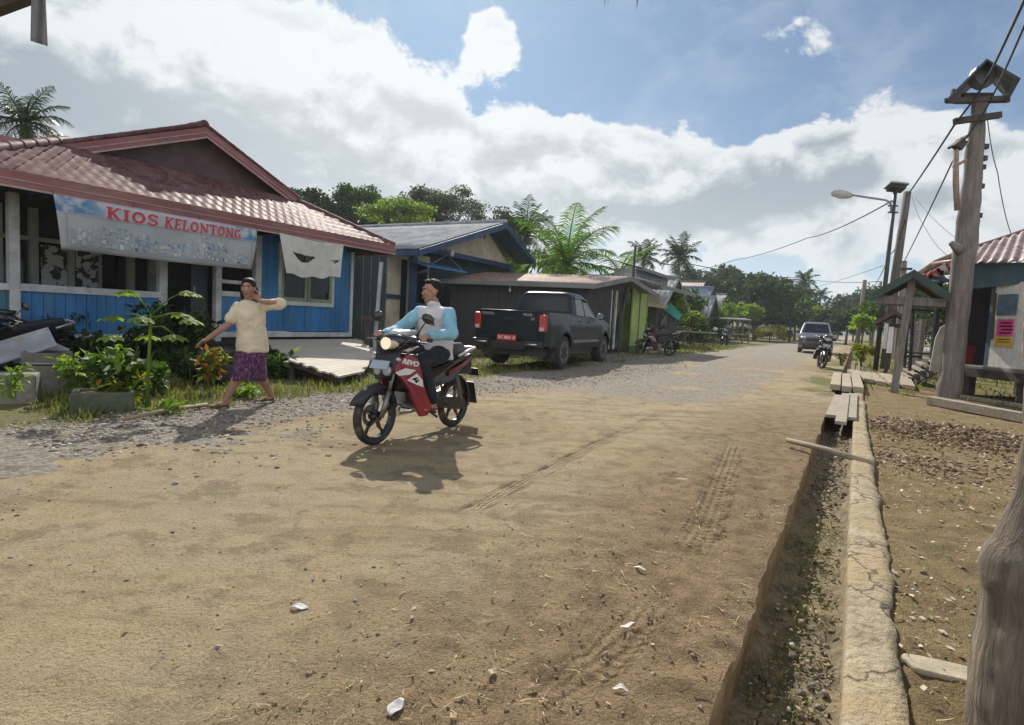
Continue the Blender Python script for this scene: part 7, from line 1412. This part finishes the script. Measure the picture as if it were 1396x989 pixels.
mb = MB(); torso(mb, [((.085, 0, .635), (.168, .03, 0), (-.02, .14, 0)), ((.08, 0, .76), (.158, .03, 0), (-.02, .13, 0)), ((.07, 0, .89), (.147, .03, 0), (-.02, .12, 0))]+wt_(1.03)[3:]); limb(mb, sR, Vector(sR).lerp(Vector(eR), .62), .054, .058); limb(mb, sL, Vector(sL).lerp(Vector(eL), .93), .056, .058); o = fuse(mb.build('t_shirt', MT['shirt_cream'], wm), .008, 5); folds(o, .04)
m = NT('purple_print_cloth'); v = m.obj((1, 1, .45)); n1 = m.noise(v, 26, 4, .6, dist=1.5); n2 = m.noise(v, 11, 3, .5, dist=1); c = m.mix(m.sstep(n1, .42, .56), (.035, .015, .035), (.15, .045, .13)); c = m.mix(m.sstep(n2, .56, .64), c, (.05, .035, .06)); c = m.mix(m.math('MULTIPLY', m.sstep(n1, .60, .68), .7), c, (.42, .24, .36)); m.l(c, m.b.inputs['Base Color']); m.b.inputs['Roughness'].default_value = .9
mb = MB(); rows = []
for i in range(13):
    f = i/12; z = .76-.445*f; cx = .073-.022*f; rows.append([Vector((cx+(.138+.05*f)*math.cos(a)*(1+.03*f*math.sin(7*a)), .02*f+(.118+.10*f)*math.sin(a)*(1+.05*f*math.sin(5*a+1)), z+.012*f*math.sin(3*a))) for a in [2*PI*k/48 for k in range(48)]])
mb.grid(rows, close=True); mb.build('skirt', m.mat, wm, sm=True, solid=.006)
r3 = Hw.to_3x3(); P = lambda x, y, z: Hw @ Vector((x, y, z)); mb = hairshell(wm, Hw, True); mb.tube([P(-.06, .02, .03), P(-.10, .03, -.04), P(-.07, .06, -.11), P(-.02, .085, -.15)], [.04, .045, .04, .02], 10); mb.tube([P(-.03, -.066, .03), P(-.035, -.07, -.03), P(-.03, -.06, -.08)], [.016, .016, .010], 10); mb.tube([P(-.035, -.066, .02), P(-.045, -.074, -.08), P(-.03, -.055, -.165)], [.026, .032, .016], 10); mb.tube([P(-.035, .066, .02), P(-.045, .08, -.08), P(-.02, .07, -.175)], [.026, .034, .016], 10); mb.tube([P(-.03, .066, .03), P(-.03, .075, -.04), P(-.01, .08, -.11)], [.016, .02, .014], 10); fuse(mb.build('hair', MT['hair'], wm), .006, 3)
for an, tv in ((aR, (-.92, -.30, -.0)), (aL, (-.85, -.25, 0))):
    tv = Vector(tv).normalized(); a = Vector(an)+Vector((.05, .01, -.066)); mb = MB(); mb.tube([a, a+tv*.11, a+tv*.235], [.034, .042, .034], 12, flat=.25); s2 = Vector((tv.y, -tv.x, 0)); q = a+tv*.13+Vector((0, 0, .0)); mb.tube([q+s2*.045, q+Vector((0, 0, .042)), q-s2*.045], .009, 6); mb.build('sandal', MT['sandal'], wm, sm=True)
# far pedestrian
q = D(1076,465,60); fpn = thing('person', (q.x, q.y, 0), 0, 'distant person in dark clothes walking on the road beside the yellow hedge', 'person')
mb = MB(); mb.ell((0, 0, 1.52), (.10, .10, .13)); torso(mb, [((0, 0, .85), (.17, 0, 0), (0, .12, 0)), ((0, 0, 1.15), (.19, 0, 0), (0, .13, 0)), ((0, 0, 1.36), (.20, 0, 0), (0, .10, 0))]); limb(mb, (0, 0, 1.35), (0, 0, 1.45), .06, .06); limb(mb, (-.08, 0, .85), (-.1, -.12, .05), .09, .05); limb(mb, (.08, 0, .85), (.1, .15, .05), .09, .05); limb(mb, (-.2, 0, 1.32), (-.27, .02, .8), .05, .035); limb(mb, (.2, 0, 1.32), (.27, -.04, .8), .05, .035); fuse(mb.build('body', MT['navy'], fpn), .03, 2)
MB().ell((0, 0, 1.54), (.11, .11, .12)).build('hair', MT['hair'], fpn, sm=True)
# parked motorcycles
dkm = paint('dark_maroon_plastic', (.10, .015, .025), .25, .2, 5, coat=.4); bkp = MT['black_gl']
def park(label, pf, pr, pal, lean=-9, scale=1.0, **kw):
    a, b = G(*pf), G(*pr); c = (a+b)/2; return make_bike(label, (c.x, c.y, -.01), math.atan2(a.y-b.y, a.x-b.x), pal, lean=lean, scale=scale, **kw)
park('dark maroon motorcycle with a pale seat parked on its stand by the shed apron', (873,484), (911,485), (dkm, MT['silver']), scale=1.12, steer=14)
park('black motorcycle with a luggage box and pale round bag parked on the far left verge', (972,472.5), (1000,471), (bkp, bkp), scale=1.15, box=True)
park('dark motorcycle parked on the right side of the road in front of the van', (1122,505), (1112,497.5), (bkp, MT['silver']), scale=1.08, steer=22)
park('dusty black motorcycle squeezed behind the concrete ring at the left edge', (-45,520), (62,509), (bkp, bkp), scale=.92, lean=-13)
o = MB().ell((0, 0, 0), (.16, .16, .15)).build('helmet', MT['white_pl'], sm=True); q = D(975,449,41.5); o.location = q; tag(o, 'white round helmet resting on the far parked black motorcycle', 'helmet')
b0, b1 = D(-20,487,6.9), D(72,459,7.3); o = MB().beam((0, 0, 0), b1-b0, .55, .02, (.25, -.3, 1)).build('metal_sheet', MT['zinc'], bev=.004); o.location = b0; tag(o, 'slanting grey metal sheet leaning over the clutter at the left edge', 'sheet')
q = D(79,478,7.6); mb = MB(); mb.box((0, 0, 0), (.2, .02, .15)); mb.bb(-.08, .08, -.014, -.011, -.05, -.04); mb.bb(-.08, .08, -.014, -.011, 0, .01); mb.bb(-.08, .08, -.014, -.011, .04, .05); o = mb.build('pale_tile', paint('pale_blue_grey_tile', (.33, .36, .38), .5, .2, 8)); o.location = q; o.rotation_euler = (-.3, .5, .5); tag(o, 'tilted pale grey tile among the clutter behind the concrete ring', 'tile')
q = G(30,515); mb = MB(); g = np.random.default_rng(12)
for k in range(9): mb.box((g.uniform(-.6, .6), g.uniform(-.2, .3), .1+.3*g.random()), (.5, .08, .05), Euler((g.uniform(-.6, .6), g.uniform(-.6, .6), g.uniform(0, 3))).to_matrix())
o = mb.build('scrap_wood', MT['wood_dark']); o.location = q; tag(o, 'heap of dark scrap boards under the slanting metal sheet', 'scrap heap')

# ------------------------------------------------------------------ pickup and van
def vehicle(t, S, hw, zb, zt, axles, rw, gh, paintm, top, hwmod, nrow=8, floor=.42, arch=.44):
    """side skin with wheel arches; S stations; zt(x) belt height; top(x,hw,zt) list of (y,z) for the deck path"""
    def zbot(x):
        b = zb(x)
        for ax in axles:
            if abs(x-ax) < arch: b = max(b, rw+math.sqrt(arch**2-(x-ax)**2)*1.02)
        return b
    rows = []
    for x in S:
        zB, zT = zbot(x), zt(x); r = []
        for k in range(nrow+1): z = zB+(zT-zB)*k/nrow; r.append((x, hwmod(x, z), z))
        r += [(x, y, z) for y, z in top(x, hwmod(x, zT), zT)]; rows.append(r)
    mb = MB(); mb.grid(rows); mb.grid([[(x, -y, z) for x, y, z in r] for r in rows])
    for r in (rows[0], rows[-1]): k = nrow; n = len(r); full = [p for p in r]+[(p[0], -p[1], p[2]) for p in reversed(r) if abs(p[1]) > 1e-6]; mb.add(full, [tuple(range(len(full)))])
    return mb.build('body', paintm, t, sm=35)
def wheel(t, x, y, r, wdt, s_):
    mb = MB(); mb.lathe([(r*.62, -wdt/2), (r*.93, -wdt/2), (r, -wdt*.36), (r, wdt*.36), (r*.93, wdt/2), (r*.62, wdt/2)], 40, RX90); w_ = mb.build('wheel', MT['rubber'], t, sm=40); w_.location = (x, y, r)
    mb = MB(); yo = s_*wdt*.5; mb.lathe([(r*.64, yo*.2), (r*.64, yo*1.02), (r*.58, yo*1.03), (r*.54, yo*.75), (r*.54, yo*.3)], 32, RX90, closed=False)
    for k in range(6):
        a = 2*PI*k/6; c, s2 = math.cos(a), math.sin(a); mb.beam((r*.12*c, yo*.85, r*.12*s2), (r*.57*c, yo*.9, r*.57*s2), r*.17, wdt*.12, (0, 1, 0))
    mb.lathe([(0, yo*.98), (r*.17, yo*.95), (r*.2, yo*.7), (0, yo*.7)], 16, RX90); mb.build('rim', MT['alloy'], w_, sm=40); MB().lathe([(0, yo*.28), (r*.6, yo*.28), (r*.6, yo*.3), (0, yo*.3)], 24, RX90).build('brake_disc', MT['steel_d'], w_)
    return w_
def rrect(x0, x1, y, z, cr, yr=None):
    out = []
    for cx, cy, a0 in ((x1-cr, y-cr, 0), (x0+cr, y-cr, 90), (x0+cr, -y+cr, 180), (x1-cr, -y+cr, 270)):
        for k in range(5): a = R(a0+90*k/4); out.append(Vector((cx+cr*math.cos(a), cy+cr*math.sin(a), z)))
    return out
# pickup
r0_, r1_ = G(757,504.5), G(821,493.5); ph = R(90-25.5); pkp = thing('pickup_truck', (0,0,0), ph, 'dark green double cab pickup truck with a red number plate parked before the plank shed', 'pickup truck', scale=1.05)
ux, uy = math.cos(ph), math.sin(ph); RAX, FAX, YO = -1.50, 1.585, -.80
pc = (r0_+r1_)/2; xm = (RAX+FAX)/2; pkp.location = (pc.x-1.05*(ux*xm-uy*YO), pc.y-1.05*(uy*xm+ux*YO), 0)
def phw(x, z):
    h = .885-.10*smooth(.95, 1.35, z)-.05*smooth(.62, .40, z)-.30*smooth(1.9, 2.75, x)**2-.05*smooth(-2.3, -2.7, x)
    for ax in (RAX, FAX): d = math.hypot(x-ax, z-.40); h += .035*float(smooth(.62, .47, d))
    return float(h)
def pzt(x): return float(1.27-.05*smooth(-.95, -.75, x)-.03*smooth(.7, 1.3, x)-.20*smooth(1.5, 2.45, x)-.15*smooth(2.35, 2.58, x))
def pzb(x): return float(.46+.10*smooth(-2.0, -2.6, x)+.0*x-.02)
def ptop(x, h, z):
    if x < -.82: return [(h-.07, z), (h-.085, .80), (0, .80)]
    if x < 1.15: return [(h-.04, z+.005), (h*.6, z+.005), (0, z+.005)]
    return [(h-.10, z+.03), (h*.55, z+.055), (0, z+.06)]
S = sorted(set([-2.62, -2.6, -.83, -.815]+list(np.arange(-2.55, 2.58, .055))))
bd = vehicle(pkp, S, .88, pzb, pzt, (RAX, FAX), .39, None, MT['truck'], ptop, phw)
mb = MB(); mb.bb(-2.5, 2.4, -.72, .72, .30, .46); mb.bb(-2.45, -.8, -.7, .7, .46, .78); mb.bb(-.8, 2.3, -.75, .75, .46, .9); mb.build('chassis', MT['steel_d'], pkp)
def gy(z): return .775-.17*(max(0,z-1.2)/.6)**1.3
def gxr(z): return -.80+.16*((z-1.2)/.58)
def gxf(z): return 1.18-.86*((z-1.2)/.58)
mb = MB(); rows = [rrect(gxr(z), gxf(z), gy(z), z, .06) for z in (1.2, 1.35, 1.5, 1.62, 1.70)]+[rrect(gxr(1.76), gxf(1.74), gy(1.76)-.012, 1.76, .09), rrect(gxr(1.79)+.05, gxf(1.76)-.05, gy(1.78)-.07, 1.795, .12), rrect(gxr(1.8)+.2, gxf(1.76)-.2, gy(1.8)-.2, 1.815, .12)]
mb.grid(rows, close=True); mb.add(rows[-1], [tuple(range(len(rows[-1])))]); cabn = mb.build('cab', MT['truck'], pkp, sm=40)
def sidewin(nm, q, s_, off=.008):
    pts = [Vector((x, s_*(gy(z)+off), z)) for x, z in q]; mb = MB(); mb.add(pts, [tuple(range(len(pts)))]); return mb.build(nm, MT['glass'], cabn, solid=.006)
for s_ in (-1, 1):
    sidewin('side_window', [(-.50,1.26),(.10,1.24),(.10,1.66),(-.05,1.68),(-.37,1.66)], s_); sidewin('side_window', [(.17,1.24),(.93,1.22),(.86,1.31),(.50,1.58),(.36,1.645),(.17,1.665)], s_)
    mb = MB()
    for x in (-.58, .135, 1.02): mb.beam((x, s_*(phw(x, 1.18)+.001), 1.18), (x, s_*(phw(x, .52)+.001), .52), .012, .006, (0, 1, 0))
    mb.build('door_seam', MT['steel_d'], pkp)
    for x in (-.42, .30): MB().box((x, s_*(phw(x, 1.12)+.018), 1.11), (.16, .03, .035)).build('door_handle', MT['black_gl'], pkp, bev=.01)
    mr = MB().ell((.93, s_*.95, 1.26), (.07, .10, .085), 14, 10).build('wing_mirror', MT['black_gl'], pkp, sm=True); MB().box((.87, s_*.95, 1.26), (.012, .15, .12)).build('mirror_glass', MT['chrome'], mr)
    mb = MB(); rows = [[(x, s_*(phw(x, z)+.012), z) for z in (.60, .66)] for x in np.arange(-.95, 1.08, .1)]; mb.grid(rows); mb.build('side_moulding', paint('grey_moulding', (.16, .165, .17), .4, .2), pkp, solid=.02)
    mb = MB(); mb.beam((-.45, s_*(gy(1.69)+.03), 1.685), (.12, s_*(gy(1.7)+.03), 1.70), .05, .012, (0, s_, 1)); mb.beam((.15, s_*(gy(1.69)+.03), 1.69), (.50, s_*(gy(1.6)+.03), 1.615), .05, .012, (0, s_, 1)); mb.build('rain_visor', MT['black_gl'], pkp)
    tlm = MB().bb(-2.655, -2.50, s_*.70, s_*.855, .84, 1.21).build('tail_light', MT['redlens'], pkp, bev=.025); MB().bb(-2.662, -2.648, s_*.725, s_*.83, .86, .94).build('clear_lens', MT['silver'], tlm, bev=.004); MB().bb(-2.660, -2.648, s_*.725, s_*.83, 1.0, 1.08).build('amber_lens', MT['amber'], tlm, bev=.004) if s_ > 5 else None
    for x, y_ in ((RAX, s_*.76), (FAX, s_*.76)): wheel(pkp, x, y_, .385, .25, s_)
    MB().bb(RAX-.56, RAX-.545, s_*.62, s_*.90, .17, .50).build('mud_flap', MT['rubber'], pkp, bev=.005)
    MB().box((2.50, s_*.60, .88), (.2, .34, .18)).build('headlight', MT['silver'], pkp, bev=.04)
mb = MB(); mb.add([Vector((gxr(z)-.008, y, z)) for y, z in ((-.64,1.33),(.64,1.33),(.60,1.60),(.55,1.665),(-.55,1.665),(-.60,1.60))], [(0,1,2,3,4,5)]); mb.build('rear_window', MT['glass'], cabn, solid=.006)
mb = MB(); mb.add([Vector((gxf(z)+.008, y, z)) for y, z in ((-.66,1.24),(.66,1.24),(.57,1.68),(-.57,1.68))], [(0,1,2,3)]); mb.build('windscreen', MT['glass'], cabn, solid=.006)
mb = MB(); mb.bb(-2.64, -2.62, -.69, .69, .70, 1.25); tg = mb.build('tailgate', MT['truck'], pkp, bev=.012); mb = MB(); mb.tube([(-2.63, -.72, 1.262), (-2.63, .72, 1.262)], .022, 8); mb.build('top_lip', MT['truck'], tg, sm=True); mb = MB(); mb.beam((-2.645, -.68, .695), (-2.645, .68, .695), .01, .012); mb.build('seam', MT['steel_d'], tg); MB().box((-2.65, 0, 1.08), (.02, .24, .09)).build('handle', MT['black_gl'], tg, bev=.012)
sil = paint('silver_letter', (.42, .42, .42), .35, .1, metal=.4)
for body, y, z, sz in (('TOYOTA', .52, 1.19, .075), ('HILUX', -.44, 1.195, .075), ('2.5', -.56, 1.11, .07)): text('badge', body, sz, sil, tg, (-2.652, y, z), (R(90), 0, R(-90)), .003, .002, 1.0)
mb = MB(); mb.bb(-2.78, -2.58, -.82, -.42, .50, .64); mb.bb(-2.78, -2.58, .42, .82, .50, .64); mb.bb(-2.72, -2.6, -.42, .42, .42, .60); mb.build('rear_bumper', MT['black_pl'], pkp, bev=.02); mb = MB(); mb.tube([(-2.80, -.75, .57), (-2.80, -.45, .57)], .02, 8); mb.tube([(-2.80, .45, .57), (-2.80, .75, .57)], .02, 8); mb.build('bumper_bar', MT['chrome'], pkp, sm=True)
pl_ = MB().bb(-2.74, -2.732, -.23, .23, .615, .755).build('number_plate', MT['plate_red'], pkp, bev=.004); text('plate_lettering', 'DC 8021 X', .093, MT['white_txt'], pl_, (-2.743, 0, .685), (R(90), 0, R(-90)), .002, .002, .95)
mb = MB(); mb.bb(2.42, 2.62, -.78, .78, .45, .70); mb.build('front_bumper', MT['truck'], pkp, bev=.05); MB().bb(2.46, 2.58, -.4, .4, .74, .92).build('grille', MT['black_pl'], pkp, bev=.02)
# van
v0, v1 = G(1093,481), G(1127,483.5); vh = R(-90-27); van = thing('van', (0,0,0), vh, 'dark grey people carrier with pale roof facing along the far road', 'van', scale=1.06)
def vhw(x, z): return float(.84-.16*smooth(1.0, 1.75, z)-.04*smooth(.5, .25, z)-.26*smooth(1.6, 2.35, x)**2-.05*smooth(-1.9, -2.2, x))
def vzt(x): return float(1.10-.02*smooth(.9, 1.4, x)-.22*smooth(1.35, 2.15, x)-.12*smooth(2.0, 2.22, x))
def vtop(x, h, z): return [(h-.06, z+.02), (h*.55, z+.045), (0, z+.05)]
VA = (-1.33, 1.35); S = list(np.arange(-2.15, 2.24, .06)); vehicle(van, S, .84, lambda x: .28, vzt, VA, .32, None, paint('dark_grey_paint', (.11, .115, .12), .25, .2, 2, coat=.7), vtop, vhw, arch=.37)
vg = lambda z: .78-.17*(max(0,z-1.1)/.65)**1.4; vxf = lambda z: 1.45-1.0*((z-1.1)/.6); vxr = lambda z: -2.1+.18*((z-1.1)/.6)
mb = MB(); rows = [rrect(vxr(z), vxf(z), vg(z), z, .06) for z in (1.08, 1.25, 1.4, 1.55, 1.65)]+[rrect(vxr(1.7)+.04, vxf(1.68), vg(1.7)-.03, 1.715, .1), rrect(vxr(1.7)+.2, vxf(1.68)-.2, vg(1.7)-.15, 1.75, .12)]
mb.grid(rows, close=True); mb.add(rows[-1], [tuple(range(len(rows[-1])))]); vc = mb.build('cabin', paint('silver_grey_paint', (.20, .21, .22), .3, .15, 2, coat=.6), van, sm=40)
mb = MB(); mb.add([Vector((vxf(z)+.01, y, z)) for y, z in ((-.68,1.14),(.68,1.14),(.56,1.63),(-.56,1.63))], [(0,1,2,3)]); mb.build('windscreen', MT['glass'], vc, solid=.006)
for s_ in (-1, 1):
    for q in ([(.30,1.16),(1.22,1.14),(.62,1.56),(.36,1.6)], [(-.62,1.17),(.22,1.16),(.26,1.6),(-.6,1.62)], [(-1.85,1.2),(-.70,1.17),(-.68,1.62),(-1.72,1.6)]): pts = [Vector((x, s_*(vg(z)+.008), z)) for x, z in q]; MB().add(pts, [tuple(range(4))]).build('side_window', MT['glass'], vc, solid=.006)
    MB().ell((1.2, s_*.92, 1.16), (.06, .10, .08), 12, 8).build('wing_mirror', MT['black_gl'], van, sm=True); mb = MB(); mb.ell((2.02, s_*.58, .84), (.18, .17, .09), 14, 10); mb.build('headlight', MT['silver'], van, sm=True)
    for x in VA: wheel(van, x, s_*.74, .32, .2, s_)
    MB().box((2.1, s_*.55, .45), (.14, .18, .1)).build('fog_light', MT['black_pl'], van, bev=.02)
mb = MB(); mb.bb(2.10, 2.235, -.45, .45, .62, .84); mb.build('grille', MT['black_pl'], van, bev=.02); mb = MB(); mb.bb(2.05, 2.28, -.62, .62, .28, .56); mb.build('front_bumper', MT['black_pl'], van, bev=.05); MB().bb(2.285, 2.292, -.23, .23, .46, .57).build('number_plate', MT['black_gl'], van); mb = MB(); mb.bb(-2.0, 2.0, -.7, .7, .2, .5); mb.build('chassis', MT['steel_d'], van)
vm = (v0+v1)/2; van.location = (vm.x-1.06*2.1*math.cos(vh), vm.y-1.06*2.1*math.sin(vh), 0)

# ------------------------------------------------------------------ the damp air that pales far things
m = NT('air'); m.t.nodes.remove(m.b); pv = m.n('VolumePrincipled'); pv.inputs['Color'].default_value = (.86, .93, 1, 1); pv.inputs['Density'].default_value = .0006; pv.inputs['Anisotropy'].default_value = .3; m.l(pv.outputs[0], m.out.inputs['Volume'])
o = MB().bb(-1500, 2200, -30, 1300, -5, 110).build('haze', m.mat); tag(o, kind='stuff')
